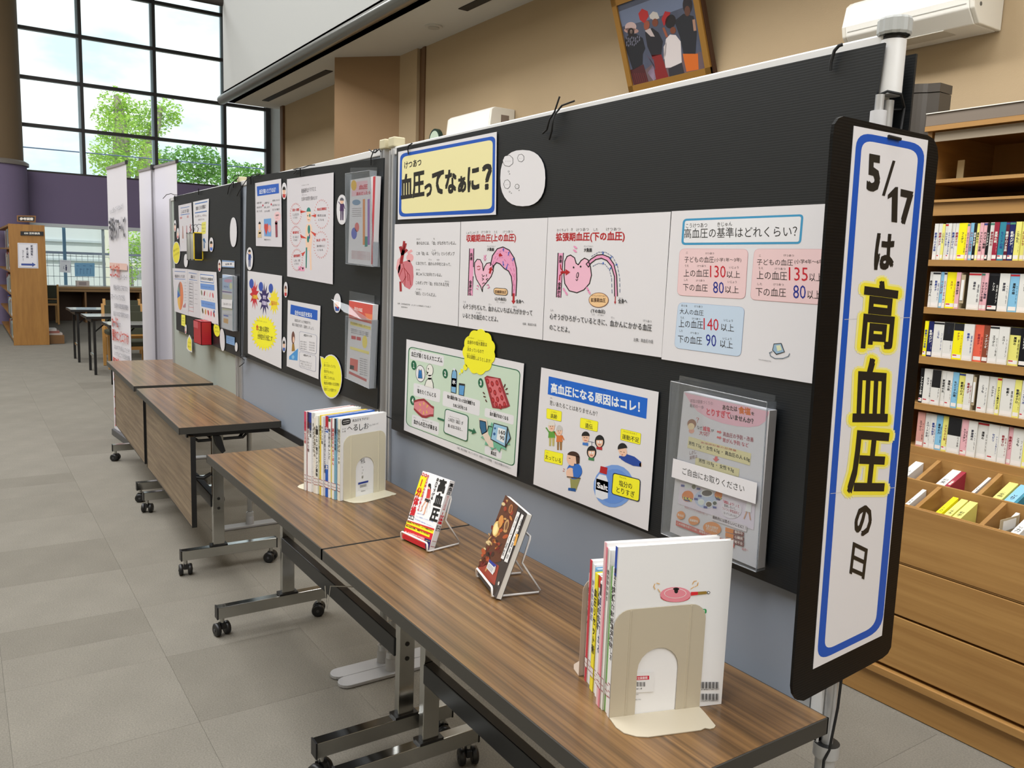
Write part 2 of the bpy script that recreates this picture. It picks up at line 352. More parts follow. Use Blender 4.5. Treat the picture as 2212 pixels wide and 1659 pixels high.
# ================================================================ partition panels
YP = .5; YB = .472
alu = M((190, 191, 193), .32, .45); alu_w = M((226, 226, 226), .4, .1)
panel_blue = M((142, 150, 163), .75, noise=.04, nscale=(2, 2, 2), bump=.04, bscale=900); panel_daylit = M((160, 168, 162), .75, bump=.04, bscale=900)  # far panel: greenish daylight reflection put into its base colour
beige_p = M((200, 192, 160), .5)
def partition(x0, x1, z0, z1, mat, label, gp, foots):
    root = empty('partition_panel', ((x0 + x1) / 2, YP, 0), label, 'partition', gp)
    MB().box((x0 + .02, YP - .012, z0 + .03), (x1 - .02, YP + .012, z1 - .02), mat).build('panel_board', root)
    MB().box((x0 + .015, YP - .016, z1 - .026), (x1 - .015, YP + .016, z1), alu_w).build('top_rail', root, .003)
    MB().box((x0 + .015, YP - .016, z0), (x1 - .015, YP + .016, z0 + .035), M((44, 44, 46), .4)).build('bottom_rail', root, .003)
    for x, xf, yf_ in foots:
        t = MB(); t.tube([(x, YP, z0), (x, YP, z1 - .004)], .0165, alu, 18)
        for s in (-1, 1): t.box((x + s * .012 - .004, YP - .02, z0), (x + s * .012 + .004, YP + .02, z1 - .01), alu)
        if xf is None:
            t.build('post', root); continue
        t.tube([(xf, yf_, .085), (xf, yf_, z0 + .02)], .013, M((165, 166, 166), .35, .6), 14)
        po = t.build('post', root)
        k = MB(); k.tube([(xf, yf_, .0), (xf, yf_, .055), (xf, yf_, .06)], [.022, .021, .018], M((160, 160, 162), .5), 18).tube([(xf, yf_, .06), (xf, yf_, .078)], .0195, alu, 18).tube([(xf, yf_, .078), (xf, yf_, .082)], .016, alu, 18); k.build('foot_socket', root)
        fp = []
        for i in range(9): a = PI + PI * i / 8; fp.append((xf + .034 * math.cos(a), yf_ - .165 + .034 * math.sin(a), .002))
        for i in range(9): a = PI * i / 8; fp.append((xf + .034 * math.cos(a), yf_ + .165 + .034 * math.sin(a), .002))
        MB().prism(fp, (0, 0, .012), M((168, 168, 170), .45, .2)).build('foot_plate', root, .002)
    return root
gp = 'linked partition panels behind the tables'
main_p = partition(-.655, 1.175, .62, 1.832, panel_blue, 'near partition panel with white top rail carrying the largest black board', gp, ((-.628, -.53, .463),))
mid_p = partition(-2.47, -.695, .62, 1.838, panel_blue, 'middle partition panel between the near board and the green lit board', gp, ((-.700, -.60, .463), (-2.45, -2.40, .508)))
left_p = partition(-4.12, -2.515, .62, 1.84, panel_daylit, 'far partition panel lit green grey beside the tall banners', gp, ((-2.53, None, 0), (-4.12, -4.10, .5)))
for x, nm in ((-.628, main_p), (-.700, mid_p), (-2.45, mid_p)):
    MB().box((x - .022, YP - .022, 1.832), (x + .022, YP + .022, 1.865 if x > -1 else 1.862), beige_p).build('post_cap', nm, .004)
# end pole of the near panel
xk = 1.168
t = MB(); t.cyl((xk, YP, .0), (xk, YP, .60), .0175, alu, 20).cyl((xk, YP, .60), (xk, YP, 1.73), .010, alu, 14); t.box((xk - .06, YP - .018, .62), (xk - .03, YP + .018, 1.80), alu).box((xk - .028, YP - .016, .62), (xk - .008, YP + .016, 1.80), alu_w); t.build('post', main_p)
MB().tube([(xk, YP, 1.738), (xk, YP, 1.822)], .0195, alu_w, 24).tube([(xk, YP, 1.822), (xk, YP, 1.828)], .017, blk, 24).build('post_sleeve', main_p)
k = MB(); n = 28; ring = []
for i in range(n): a = 2 * PI * i / n; rr = .0262 if i % 2 else .0247; ring.append((rr * math.cos(a), rr * math.sin(a)))
for (za, zb, sa, sb) in ((1.829, 1.833, .93, 1), (1.833, 1.852, 1, 1), (1.852, 1.8555, 1, .93)):
    V = [(xk + x * sa, YP + y * sa, za) for x, y in ring] + [(xk + x * sb, YP + y * sb, zb) for x, y in ring]
    k.add(V, [(i, (i + 1) % n, n + (i + 1) % n, n + i) for i in range(n)], M((172, 174, 172), .45))
k.add([(xk + x * .93, YP + y * .93, 1.8555) for x, y in ring], [tuple(range(n))], M((172, 174, 172), .45)); k.build('post_knob', main_p)
kk = at(1925, 200, 'y', YP)
MB().tube([(xk + .004, YP - .028, 1.71), (xk + .004, YP - .028, 1.68), (xk + .004, YP - .026, 1.55)], [.0125, .0125, .010], M((205, 205, 208), .5), 14).tube([(xk + .004, YP - .028, 1.71), (xk + .004, YP - .028, 1.735)], .007, alu, 10).build('clip_sleeve', main_p)
MB().tube([(xk, YP, .598), (xk, YP, .622)], .0225, alu, 20).tube([(xk, YP, .622), (xk, YP, .6225)], [.0225, .015], blk, 20).build('post_clamp', main_p)
# white cord looped round the crossbeam of the nearest tables
def tubeo(name, pts, r, mat, label, cat, group=None, n=6):
    return MB().tube(pts, r, mat, n).build(name, label=label, cat=cat, group=group)
# ================================================================ flat print: polygons and type laid on sheets
_tx = bpy.data.curves.new('type', 'FONT'); _tx.resolution_u = 2; _to = bpy.data.objects.new('type', _tx); COL.objects.link(_to)
_G = {}
def glyphs(s, off=0.):
    k = (s, off)
    if k not in _G:
        _tx.body = s
        dg = bpy.context.evaluated_depsgraph_get(); dg.update(); e = _to.evaluated_get(dg); m = e.to_mesh()
        _G[k] = ([(v.co.x, v.co.y) for v in m.vertices], [tuple(p.vertices) for p in m.polygons]); e.to_mesh_clear()
    return _G[k]
def shifts(off):
    if off <= 0: return [(0, 0)]
    if off < .015: return [(-off, 0), (off, 0)]
    r = [(-off, -off), (off, -off), (off, off), (-off, off)]
    return r + [(0, 0)] if off > .03 else r
def ink(c, rough=.45): return M(c, rough)
WHITE = (226, 224, 228); K = (22, 22, 24); BLUE = (14, 82, 182); RED = (190, 30, 42); YEL = (250, 244, 40); PINK = (236, 170, 190)
class Art:
    """print on a plane; coordinates are those of a zoomed crop of the photograph, laid back on the sheet's own plane"""
    def __init__(s, f, n, step=.00013): s.f = f; s.n = Vector(n).normalized(); s.lv = 1; s.st = step; s.b = MB(); s.rough = .45
    def up(s): s.lv += 1; return s
    def P(s, x, y, l=None): return s.f(x, y) + s.n * (s.st * (s.lv if l is None else l))
    def poly(s, pts, c):
        p = [s.P(*q) for q in pts]
        a = sum(((p[i] - p[0]).cross(p[(i + 1) % len(p)] - p[0]) for i in range(1, len(p))), Vector()).dot(s.n)
        if a < 0: p = p[::-1]
        s.b.add(p, [tuple(range(len(p)))], ink(c, s.rough)); return s
    def rect(s, x0, y0, x1, y1, c): return s.poly([(x0, y0), (x1, y0), (x1, y1), (x0, y1)], c)
    def ell(s, cx, cy, rx, ry, c, rot=0, n=20, a0=0, a1=360):
        t = math.radians(rot); q = []
        full = a1 - a0 >= 360
        for i in range(n if full else n + 1):
            a = math.radians(a0 + (a1 - a0) * i / n); x = rx * math.cos(a); y = ry * math.sin(a)
            q.append((cx + x * math.cos(t) - y * math.sin(t), cy + x * math.sin(t) + y * math.cos(t)))
        if not full: q.append((cx, cy))
        return s.poly(q, c)
    def line(s, pts, w, c, close=False):
        pts = list(pts) + ([pts[0]] if close else [])
        for (x0, y0), (x1, y1) in zip(pts, pts[1:]):
            d = math.hypot(x1 - x0, y1 - y0) or 1; nx, ny = -(y1 - y0) / d * w / 2, (x1 - x0) / d * w / 2; ex, ey = (x1 - x0) / d * w * .3, (y1 - y0) / d * w * .3
            s.poly([(x0 + nx - ex, y0 + ny - ey), (x1 + nx + ex, y1 + ny + ey), (x1 - nx + ex, y1 - ny + ey), (x0 - nx - ex, y0 - ny - ey)], c)
        return s
    def rquad(s, q, r, n=6):
        """rounded quad outline: q = TL,TR,BR,BL ; r = corner radius in crop units"""
        out = []
        for i in range(4):
            p = Vector(q[i]); a = Vector(q[i - 1]); b = Vector(q[(i + 1) % 4]); da = (a - p).normalized() * r; db = (b - p).normalized() * r
            for k in range(n + 1):
                t = k / n; out.append(tuple(p + da * (1 - t) ** 2 + db * t ** 2))
        return out
    def rr(s, q, r, c): return s.poly(s.rquad(q, r), c)
    def frame(s, q, r, w, c, inner=None, ri=None):
        s.rr(q, r, c); s.up(); cx = sum(p[0] for p in q) / 4; cy = sum(p[1] for p in q) / 4
        qi = []
        for i in range(4):
            p = Vector(q[i]); a = (Vector(q[i - 1]) - p).normalized(); b = (Vector(q[(i + 1) % 4]) - p).normalized(); qi.append(tuple(p + (a + b) * w))
        s.rr(qi, max(r - w, 1) if ri is None else ri, inner or WHITE); return s
    def text(s, t, A, B, C, c=K, off=0.):
        """ink box: A bottom-left, B bottom-right, C top-left"""
        v, f = glyphs(t)
        if not v: return s
        x0 = min(p[0] for p in v); x1 = max(p[0] for p in v); y0 = min(p[1] for p in v); y1 = max(p[1] for p in v)
        a, b, d = s.P(*A), s.P(*B), s.P(*C)
        if (b - a).cross(d - a).dot(s.n) < 0: f = [q[::-1] for q in f]
        for k, (dx, dy) in enumerate(shifts(off)):
            o = s.n * (s.st * .1 * k)
            V = [a + o + (b - a) * ((x + dx - x0 + off) / (x1 - x0 + 2 * off)) + (d - a) * ((y + dy - y0 + off) / max(y1 - y0 + 2 * off, 1e-6)) for x, y in v]
            s.b.add(V, f, ink(c, s.rough))
        return s
    def tx(s, t, x0, y0, x1, y1, h, c=K, off=0.):
        """line of type from (x0,y0) to (x1,y1) along its foot, h high"""
        return s.text(t, (x0, y0), (x1, y1), (x0 + .0 * h, y0 - h), c, off)
    def vt(s, t, top, bot, wd, c=K, off=0., side=None):
        """type set downwards: centre of first cell's top edge to last cell's bottom edge"""
        n = len(t); T = Vector(top); D = (Vector(bot) - T) / n; W = Vector(side) if side else Vector((wd, 0))
        for i, ch in enumerate(t):
            if ch in ' 　': continue
            v, f = glyphs(ch); lt = ord(ch) < 256
            o = T + D * (i + 1)
            a = s.P(*(o - W / 2)); b = s.P(*(o + W / 2)); d = s.P(*(o - W / 2 - D))
            if ch in 'ー〜-':
                V = [a + (b - a) * ((.88 - y)) + (d - a) * (1 - x) for x, y in v]
            else: V = [a + (b - a) * (x + (.2 if lt else 0)) + (d - a) * (y + .12) * .96 for x, y in v]
            for k2, (dx, dy) in enumerate(shifts(off)):
                o2 = s.n * (s.st * .1 * k2) + (b - a) * dx + (d - a) * dy
                s.b.add([q + o2 for q in V], f, ink(c, s.rough))
        return s
    def build(s, parent, name='print'): return s.b.build(name, parent)
def sheet(name, q, th, f, n, mat, label, cat, group=None, rnd=0):
    """a thin sheet whose FRONT lies on the plane of f; q = outline in crop units"""
    n = Vector(n).normalized(); p = [f(*c) for c in q]
    a = sum(((p[i] - p[0]).cross(p[(i + 1) % len(p)] - p[0]) for i in range(1, len(p))), Vector()).dot(n)
    if a < 0: p = p[::-1]
    b = MB(); b.prism([v - n * th for v in p], n * th, mat); b.add(p, [tuple(range(len(p)))], mat)
    m = MB(); m.prism([v - n * th for v in p], n * th, mat)
    return m.build(name, label=label, cat=cat, group=group)
NB = (0, -1, 0)
def onboard(cr, off=0.): return lambda x, y: at(*cr(x, y), 'y', YB - .004 - off)
full = lambda x, y: (x, y)
# ---------------------------------------------------------------- black fluted boards
def fluted(c, sp=.45):
    m = bpy.data.materials.new('fluted_plastic'); m.use_nodes = True; n = m.node_tree; b = n.nodes['Principled BSDF']; L = n.links.new
    b.inputs['Base Color'].default_value = lin(c); b.inputs['Roughness'].default_value = .42; b.inputs['Specular IOR Level'].default_value = sp
    t = n.nodes.new('ShaderNodeTexCoord'); wv = n.nodes.new('ShaderNodeTexWave'); wv.bands_direction = 'Z'; wv.inputs['Scale'].default_value = 70; wv.inputs['Distortion'].default_value = .0
    bp = n.nodes.new('ShaderNodeBump'); bp.inputs['Strength'].default_value = .16; bp.inputs['Distance'].default_value = .0006
    L(t.outputs['Object'], wv.inputs['Vector']); L(wv.outputs['Fac'], bp.inputs['Height']); L(bp.outputs[0], b.inputs['Normal']); return m
black_f = fluted((22, 26, 30)); black_s = fluted((11, 11, 12), .18)
def board(q, label, gp='black fluted boards tied to the partition panels'):
    p = [at(x, y, 'y', YB) for x, y in q]
    return MB().prism(p, (0, .0045, 0), black_f).build('display_board', label=label, cat='display board', group=gp)
board([(857, 320), (1911, 92), (1723, 1285), (845.5, 926)], 'largest black fluted board nearest the camera, under the pale yellow title card')
board([(533, 382), (829, 341), (815, 884), (525, 770)], 'middle black fluted board with the yellow starburst poster and two leaflet pockets')
board([(375, 425), (519, 393), (519, 772), (381, 712)], 'farthest black fluted board with the red box and pie chart sheet')
p = [Vector((x, YP + .035, z)) for x, z in ((.9, 1.81), (1.187, 1.805), (1.187, .9), (.9, .9))]
MB().prism(p, (0, .0045, 0), black_f).build('display_board', label='black board on the back of the near panel, only its edge showing', cat='display board')
def poster(name, cr, q, label, cat, group=None, off=0., mat=None, th=.0006):
    f = onboard(cr, off)
    s = sheet(name, q, th, f, NB, mat or M(WHITE, .32), label, cat, group)
    return s, Art(f, NB)
K4 = crop(820, 260, 3.319); K5 = crop(1400, 400, 3.607); K6 = crop(850, 700, 3.457); K7 = crop(1380, 780, 3.3175); K3 = crop(360, 360, 3.318)
PG = 'printed sheets on the black boards'
# title card
s, a = poster('title_card', K4, [(133, 226), (839, 82), (833, 676), (130, 712)], 'pale yellow title card with blue border at the top left of the near board', 'title card', PG)
a.rr([(148, 240), (830, 110), (824, 665), (138, 692)], 40, BLUE).up().rr([(162, 262), (812, 138), (806, 634), (156, 670)], 36, (236, 228, 172))
a.up().tx('けつあつ', 178, 350, 300, 326, 52, K, .02)
for t, x0, x1, y0, y1, h in (('血', 152, 236, 568, 556, 178), ('圧', 236, 322, 562, 548, 186), ('っ', 322, 376, 552, 545, 96), ('て', 376, 462, 540, 528, 170), ('な', 470, 552, 530, 522, 172), ('ぁ', 562, 622, 524, 514, 120), ('に', 630, 716, 518, 500, 180), ('？', 735, 806, 504, 494, 186)):
    a.tx(t, x0, y0, x1, y1, h, (26, 24, 20), .038)
a.build(s)
def egg(a, cr, pts): return pts
# oval cut-out with thought bubbles (figure left out)
def blob(cx, cy, rx, ry, n=28, e=2.4, rot=0):
    o = []
    for i in range(n):
        t = 2 * PI * i / n; c_, s_ = math.cos(t), math.sin(t)
        x = rx * abs(c_) ** (2 / e) * (1 if c_ > 0 else -1); y = ry * abs(s_) ** (2 / e) * (1 if s_ > 0 else -1); r_ = math.radians(rot)
        o.append((cx + x * math.cos(r_) - y * math.sin(r_), cy + x * math.sin(r_) + y * math.cos(r_)))
    return o
def cloud(a, cx, cy, rx, ry, c, lc=None, n=8, lw=4):
    pts = []
    for i in range(n * 5):
        t = 2 * PI * i / (n * 5); k = 1 + .10 * abs(math.sin(n * t / 2)); pts.append((cx + rx * k * math.cos(t), cy + ry * k * math.sin(t)))
    if lc: a.poly([(cx + (x - cx) * (1 + lw / rx), cy + (y - cy) * (1 + lw / ry)) for x, y in pts], lc); a.up()
    return a.poly(pts, c)
s, a = poster('cutout_sticker', K4, blob(1026, 414, 161, 202), 'large white oval cut-out with small thought bubbles, right of the pale yellow title card', 'sticker', 'paper cut-outs on the boards')
for cx, cy, rx, ry in ((921, 290, 33, 36), (1013, 270, 20, 24), (914, 458, 20, 28), (986, 474, 12, 14)):
    cloud(a, cx, cy, rx, ry, WHITE, K, 7, 3); a.tx('・・・', cx - rx * .5, cy + 6, cx + rx * .5, cy + 6, 6); a.lv -= 1
for cx, cy, r in ((925, 366, 6), (932, 384, 4), (932, 512, 6), (945, 522, 4), (1000, 502, 4)): a.ell(cx, cy, r, r, K, n=10); a.up().ell(cx, cy, r - 2, r - 2, WHITE, n=10); a.lv -= 1
a.build(s)
# heart poster
s, a = poster('heart_poster', K4, [(108, 745), (580, 728), (561, 1477), (95, 1403)], 'white sheet with a realistic red heart drawing, leftmost of the big row', 'poster', PG)
hr = (206, 118, 128); hd = (160, 36, 44); hl = (232, 168, 172)
a.poly([(150, 1020), (215, 1000), (240, 1050), (244, 1120), (238, 1180), (215, 1212), (185, 1195), (150, 1150), (130, 1100), (135, 1050)], hr)
a.poly([(128, 1000), (150, 980), (150, 1060), (136, 1100), (118, 1060)], hl).ell(218, 985, 26, 30, hl).line([(205, 950), (228, 935)], 18, hl)
a.up().line([(155, 1020), (165, 960), (150, 910)], 22, hd).line([(165, 955), (176, 870)], 16, hd).line([(172, 950), (188, 885)], 14, hd).line([(160, 960), (195, 930)], 18, hd).line([(150, 1160), (152, 1222)], 16, hd)
for p_ in ([(170, 1030), (185, 1110), (180, 1190)], [(178, 1060), (215, 1110), (222, 1180)], [(165, 1060), (140, 1120)], [(200, 1090), (205, 1150)], [(190, 1120), (165, 1160)]): a.line(p_, 4, hd)
TL = [('体のなかには、「血」がながれているよ。', 265, 893, 548, 893, 26), ('この「血」は、「心ぞう」というポンプ', 264, 966, 538, 970, 26), ('におされて、血かんの中をとおって、', 262, 1036, 512, 1046, 25), ('体じゅうにながれているよ。', 262, 1112, 446, 1122, 25), ('このポンプで「血」がおされる力を', 260, 1176, 498, 1192, 26), ('「血圧」というんだよ。', 256, 1250, 405, 1266, 26)]
for t in TL: a.tx(*t, (40, 40, 42), .008)
for t in (('からだ', 265, 857, 293, 857, 12), ('ち', 386, 855, 396, 855, 12), ('しん', 381, 936, 402, 936, 12), ('けっ', 352, 1004, 372, 1005, 12), ('なか', 410, 1006, 430, 1006, 12), ('からだ', 262, 1076, 290, 1077, 12), ('ちから', 468, 1160, 498, 1162, 12), ('けつあつ', 264, 1216, 300, 1218, 12)): a.tx(*t, (60, 60, 62))
a.tx('出典：日本高血圧学会　よしおくんの高血圧ってなあに？', 130, 1318, 368, 1344, 12, (90, 90, 92)).tx('塩野明村', 155, 1342, 200, 1348, 10, (90, 90, 92)); a.build(s)
# systolic poster
s, a = poster('blood_pressure_poster', K4, [(584, 727), (1205, 698), (1166, 1574), (565, 1478)], 'white sheet on upper blood pressure with a pinched frowning heart, second of the big row', 'poster', PG)
RK = (178, 22, 34)
a.tx('収縮期血圧(上の血圧)', 622, 880, 978, 877, 62, RK, .03)
for t in (('しゅうしゅくき', 622, 816, 708, 812, 18), ('けつあつ', 730, 810, 794, 808, 18), ('うえ', 820, 810, 845, 809, 18), ('けつあつ', 886, 808, 955, 806, 18)): a.tx(*t, (60, 60, 60))
pk = (234, 160, 196); pkl = (240, 186, 208)
a.poly([(645, 920), (676, 920), (668, 1256), (634, 1254)], pk).line([(645, 920), (634, 1254)], 6, K).line([(676, 920), (673, 1050)], 6, K).line([(671, 1120), (664, 1256)], 6, K)
heart = [(680, 1060), (682, 1020), (700, 996), (722, 998), (738, 1030), (744, 1078), (752, 1050), (768, 1026), (790, 1020), (812, 1040), (815, 1080), (800, 1120), (765, 1165), (740, 1195), (737, 1228), (725, 1190), (695, 1140), (684, 1100)]
a.poly(heart, pkl); a.up().line(heart, 6, K, True)
arcO = [(795, 1040), (810, 970), (845, 920), (885, 908), (930, 930), (965, 985), (982, 1060), (984, 1140), (978, 1258)]; arcI = [(950, 1258), (952, 1180), (945, 1120), (925, 1080), (895, 1062), (862, 1028), (840, 1020), (820, 1040), (812, 1075)]
a.poly(arcO + arcI, pk); a.up().line(arcO, 7, K).line(arcI, 7, K)
for p_ in ([(812, 1030), (840, 960), (880, 930), (925, 955), (955, 1020), (968, 1100), (968, 1250)], [(960, 1250), (962, 1120), (930, 1040), (885, 985), (850, 985), (820, 1040)]):
    for (x0, y0), (x1, y1) in zip(p_, p_[1:]):
        for k in (0, .5): a.line([(x0 + (x1 - x0) * k, y0 + (y1 - y0) * k), (x0 + (x1 - x0) * (k + .3), y0 + (y1 - y0) * (k + .3))], 3, (200, 90, 140))
def arrow(a, x0, y0, x1, y1, w, c, hw=None, hl=None):
    d = math.hypot(x1 - x0, y1 - y0); ux, uy = (x1 - x0) / d, (y1 - y0) / d; hw = hw or w * 2.2; hl = hl or w * 1.8
    bx, by = x1 - ux * hl, y1 - uy * hl; nx, ny = -uy, ux
    return a.poly([(x0 + nx * w / 2, y0 + ny * w / 2), (bx + nx * w / 2, by + ny * w / 2), (bx + nx * hw / 2, by + ny * hw / 2), (x1, y1), (bx - nx * hw / 2, by - ny * hw / 2), (bx - nx * w / 2, by - ny * w / 2), (x0 - nx * w / 2, y0 - ny * w / 2)], c)
a.up(); arrow(a, 790, 1098, 802, 1048, 14, RK); arrow(a, 856, 962, 884, 972, 14, RK); arrow(a, 962, 1240, 960, 1318, 14, RK)
for x0, y0, x1, y1 in ((890, 940, 888, 915), (922, 970, 930, 940), (955, 1010, 962, 985), (885, 1010, 890, 1045), (920, 1030, 908, 1068)): arrow(a, x0, y0, x1, y1, 5, (30, 90, 190), 14, 12)
a.line([(735, 1105), (742, 1120), (752, 1112)], 4, K).line([(768, 1105), (766, 1118)], 4, K).line([(735, 1130), (748, 1138), (736, 1146)], 4, K).line([(778, 1132), (764, 1140), (778, 1150)], 4, K).line([(738, 1172), (748, 1164), (762, 1170)], 4, K)
for p_ in ([(700, 1050), (712, 1044), (722, 1050)], [(702, 1066), (712, 1072), (722, 1062)]): a.line(p_, 4, RK)
for p_ in ([(748, 985), (755, 1005), (765, 990)], [(750, 968), (757, 985), (764, 965)], [(698, 1186), (706, 1182), (712, 1196)], [(696, 1204), (706, 1212)], [(768, 1182), (780, 1178), (786, 1190)], [(776, 1204), (790, 1196)]): a.line(p_, 5, (225, 120, 170))
a.tx('大動脈', 772, 936, 822, 938, 24, K, .02).tx('だいどうみゃく', 772, 908, 832, 908, 10, (80, 80, 80))
a.vt('血液', (659, 948), (657, 1004), 20, K, .02).vt('全身から', (653, 1146), (649, 1256), 20, K, .03)
a.rr([(818, 1198), (920, 1206), (920, 1258), (818, 1248)], 24, K).up().rr([(821, 1202), (917, 1210), (917, 1254), (821, 1244)], 22, (240, 200, 150)); a.up().tx('収縮期血圧', 828, 1240, 912, 1244, 24, (80, 50, 30), .02)
a.tx('(上の血圧)', 828, 1292, 908, 1298, 26, K, .02).tx('全身へ', 978, 1310, 1036, 1314, 28, K, .02).tx('うえ', 838, 1306, 852, 1307, 10, (80, 80, 80)).tx('けつあつ', 866, 1310, 898, 1312, 10, (80, 80, 80))
a.tx('心ぞうがちぢんで、血かんにいちばん力がかかって', 600, 1350, 1096, 1402, 38, K, .01).tx('いるときの血圧のことだよ。', 598, 1416, 850, 1446, 38, K, .01)
for t in (('しん', 602, 1304, 620, 1306, 12), ('けっ', 784, 1324, 802, 1326, 12), ('ちから', 956, 1340, 984, 1343, 12), ('けつあつ', 694, 1384, 730, 1388, 12)): a.tx(*t, (80, 80, 80))
a.tx('出典：高血圧の話', 1028, 1466, 1124, 1476, 18, (50, 50, 50)); a.build(s)
# diastolic poster
s, a = poster('blood_pressure_poster', K4, [(1208, 697), (2088, 655), (2020, 1700), (1170, 1575)], 'white sheet on lower blood pressure with a round relaxed heart, third of the big row', 'poster', PG)
a.tx('拡張期血圧(下の血圧)', 1264, 876, 1758, 872, 70, RK, .03)
for t in (('かくちょう', 1272, 798, 1352, 794, 20), ('き', 1372, 793, 1386, 792, 20), ('けつあつ', 1410, 796, 1500, 792, 22), ('した', 1535, 794, 1566, 792, 20), ('けつあつ', 1625, 792, 1728, 790, 22)): a.tx(*t, (60, 60, 60))
a.poly([(1280, 952), (1318, 952), (1302, 1270), (1268, 1266)], pk).line([(1280, 952), (1268, 1266)], 7, K).line([(1318, 952), (1310, 1072)], 6, K).line([(1308, 1110), (1300, 1270)], 6, K)
heart = [(1326, 1075), (1328, 1010), (1345, 975), (1370, 966), (1398, 985), (1410, 1025), (1425, 1035), (1445, 1005), (1470, 988), (1495, 1000), (1512, 1050), (1520, 1110), (1505, 1170), (1465, 1215), (1415, 1236), (1360, 1222), (1328, 1170), (1322, 1110)]
a.poly(heart, pkl); a.up().line(heart, 7, K, True)
arcO = [(1482, 1030), (1515, 995), (1560, 966), (1600, 962), (1645, 980), (1680, 1030), (1700, 1110), (1706, 1260)]; arcI = [(1686, 1260), (1684, 1120), (1662, 1045), (1630, 1005), (1590, 988), (1550, 998), (1515, 1025), (1498, 1052)]
a.poly(arcO + arcI, pk); a.up().line(arcO, 7, K).line(arcI, 7, K).line([(1482, 1030), (1498, 1052)], 6, K)
for p_ in ([(1520, 975), (1570, 945), (1620, 945), (1670, 975), (1705, 1040), (1722, 1130), (1724, 1250)], [(1530, 1045), (1570, 1025), (1615, 1030), (1648, 1070), (1664, 1130), (1668, 1256)]):
    for (x0, y0), (x1, y1) in zip(p_, p_[1:]):
        for k in (0, .33, .66): a.line([(x0 + (x1 - x0) * k, y0 + (y1 - y0) * k), (x0 + (x1 - x0) * (k + .2), y0 + (y1 - y0) * (k + .2))], 4, (70, 90, 130))
a.up(); arrow(a, 1298, 1090, 1368, 1088, 16, RK, 46, 34); arrow(a, 1691, 1262, 1689, 1318, 6, RK, 16, 18)
a.line([(1297, 1034), (1300, 1062), (1316, 1082)], 7, RK).line([(1290, 1144), (1294, 1110), (1314, 1094)], 7, RK)
for x0, y0, x1, y1 in ((1600, 938, 1604, 962), (1668, 972, 1652, 992), (1708, 1030, 1690, 1040), (1600, 1034, 1606, 1014), (1650, 1072, 1660, 1052)): arrow(a, x0, y0, x1, y1, 4, (30, 90, 190), 13, 12)
a.ell(1392, 1054, 6, 7, K).ell(1442, 1048, 6, 7, K).ell(1420, 1110, 9, 22, K, 10).up().ell(1420, 1110, 4, 15, pkl, 10).line([(1408, 1140), (1414, 1148), (1422, 1138)], 4, K)
for cx, cy, d in ((1405, 910, 1), (1402, 936, 1), (1324, 1214, 0), (1340, 1240, 0), (1492, 1208, 0), (1504, 1232, 0)): a.ell(cx, cy, 16, 7, (232, 150, 190), 35 if d else 60)
a.tx('大動脈', 1466, 942, 1524, 944, 28, K, .02).tx('だいどうみゃく', 1466, 908, 1532, 908, 11, (80, 80, 80))
a.vt('血液', (1300, 964), (1297, 1022), 22, K, .02).vt('全身から', (1291, 1158), (1284, 1272), 22, K, .03)
a.ell(1572, 1288, 72, 54, (120, 70, 50)).up().ell(1572, 1288, 68, 50, (240, 200, 150)); a.up().tx('拡張期血圧', 1516, 1302, 1622, 1306, 30, (80, 50, 30), .02).tx('かくちょうきけつあつ', 1522, 1262, 1624, 1266, 12, (90, 60, 40))
a.tx('(下の血圧)', 1516, 1382, 1618, 1388, 30, K, .02).tx('全身へ', 1712, 1312, 1776, 1314, 34, K, .02).tx('ぜんしん', 1716, 1278, 1746, 1279, 10, (80, 80, 80)).tx('した', 1526, 1396, 1544, 1398, 11, (80, 80, 80)).tx('けつあつ', 1566, 1400, 1610, 1404, 11, (80, 80, 80))
a.tx('心ぞうがひろがっているときに、血かんにかかる血圧', 1222, 1424, 1954, 1514, 44, K, .01).tx('のことだよ。', 1220, 1502, 1364, 1524, 40, K, .01)
for t in (('しん', 1228, 1366, 1248, 1368, 15), ('けっ', 1662, 1420, 1684, 1423, 15), ('けつあつ', 1892, 1444, 1952, 1452, 18)): a.tx(*t, (80, 80, 80))
a.tx('出典：高血圧の話', 1824, 1584, 1962, 1600, 26, (50, 50, 50)); a.build(s)
# standards poster
s, a = poster('standards_poster', K5, [(184, 203), (1402, 145), (1304, 1550), (104, 1356)], 'white sheet with two pink boxes and a light blue box, beside the hanging sign', 'poster', PG)
BR = (60, 150, 195)
a.frame([(272, 262), (1212, 226), (1192, 458), (258, 466)], 34, 17, BR, (232, 232, 236))
a.up().tx('高血圧の基準はどれくらい？', 282, 414, 1162, 402, 76, K, .0).tx('こうけつあつ', 296, 334, 462, 328, 34, K).tx('きじゅん', 540, 324, 656, 318, 34, K)
DK = (28, 20, 24); DB = (22, 40, 140)
def limits(q, fillc, edge, lines, rub):
    a.rr(q, 44, edge); a.up(); cx = sum(p[0] for p in q) / 4; cy = sum(p[1] for p in q) / 4
    a.rr([(cx + (x - cx) * .994, cy + (y - cy) * .992) for x, y in q], 42, fillc); a.up()
    for l in lines: a.tx(*l)
    for l in rub: a.tx(*l, DK)
    a.lv -= 2
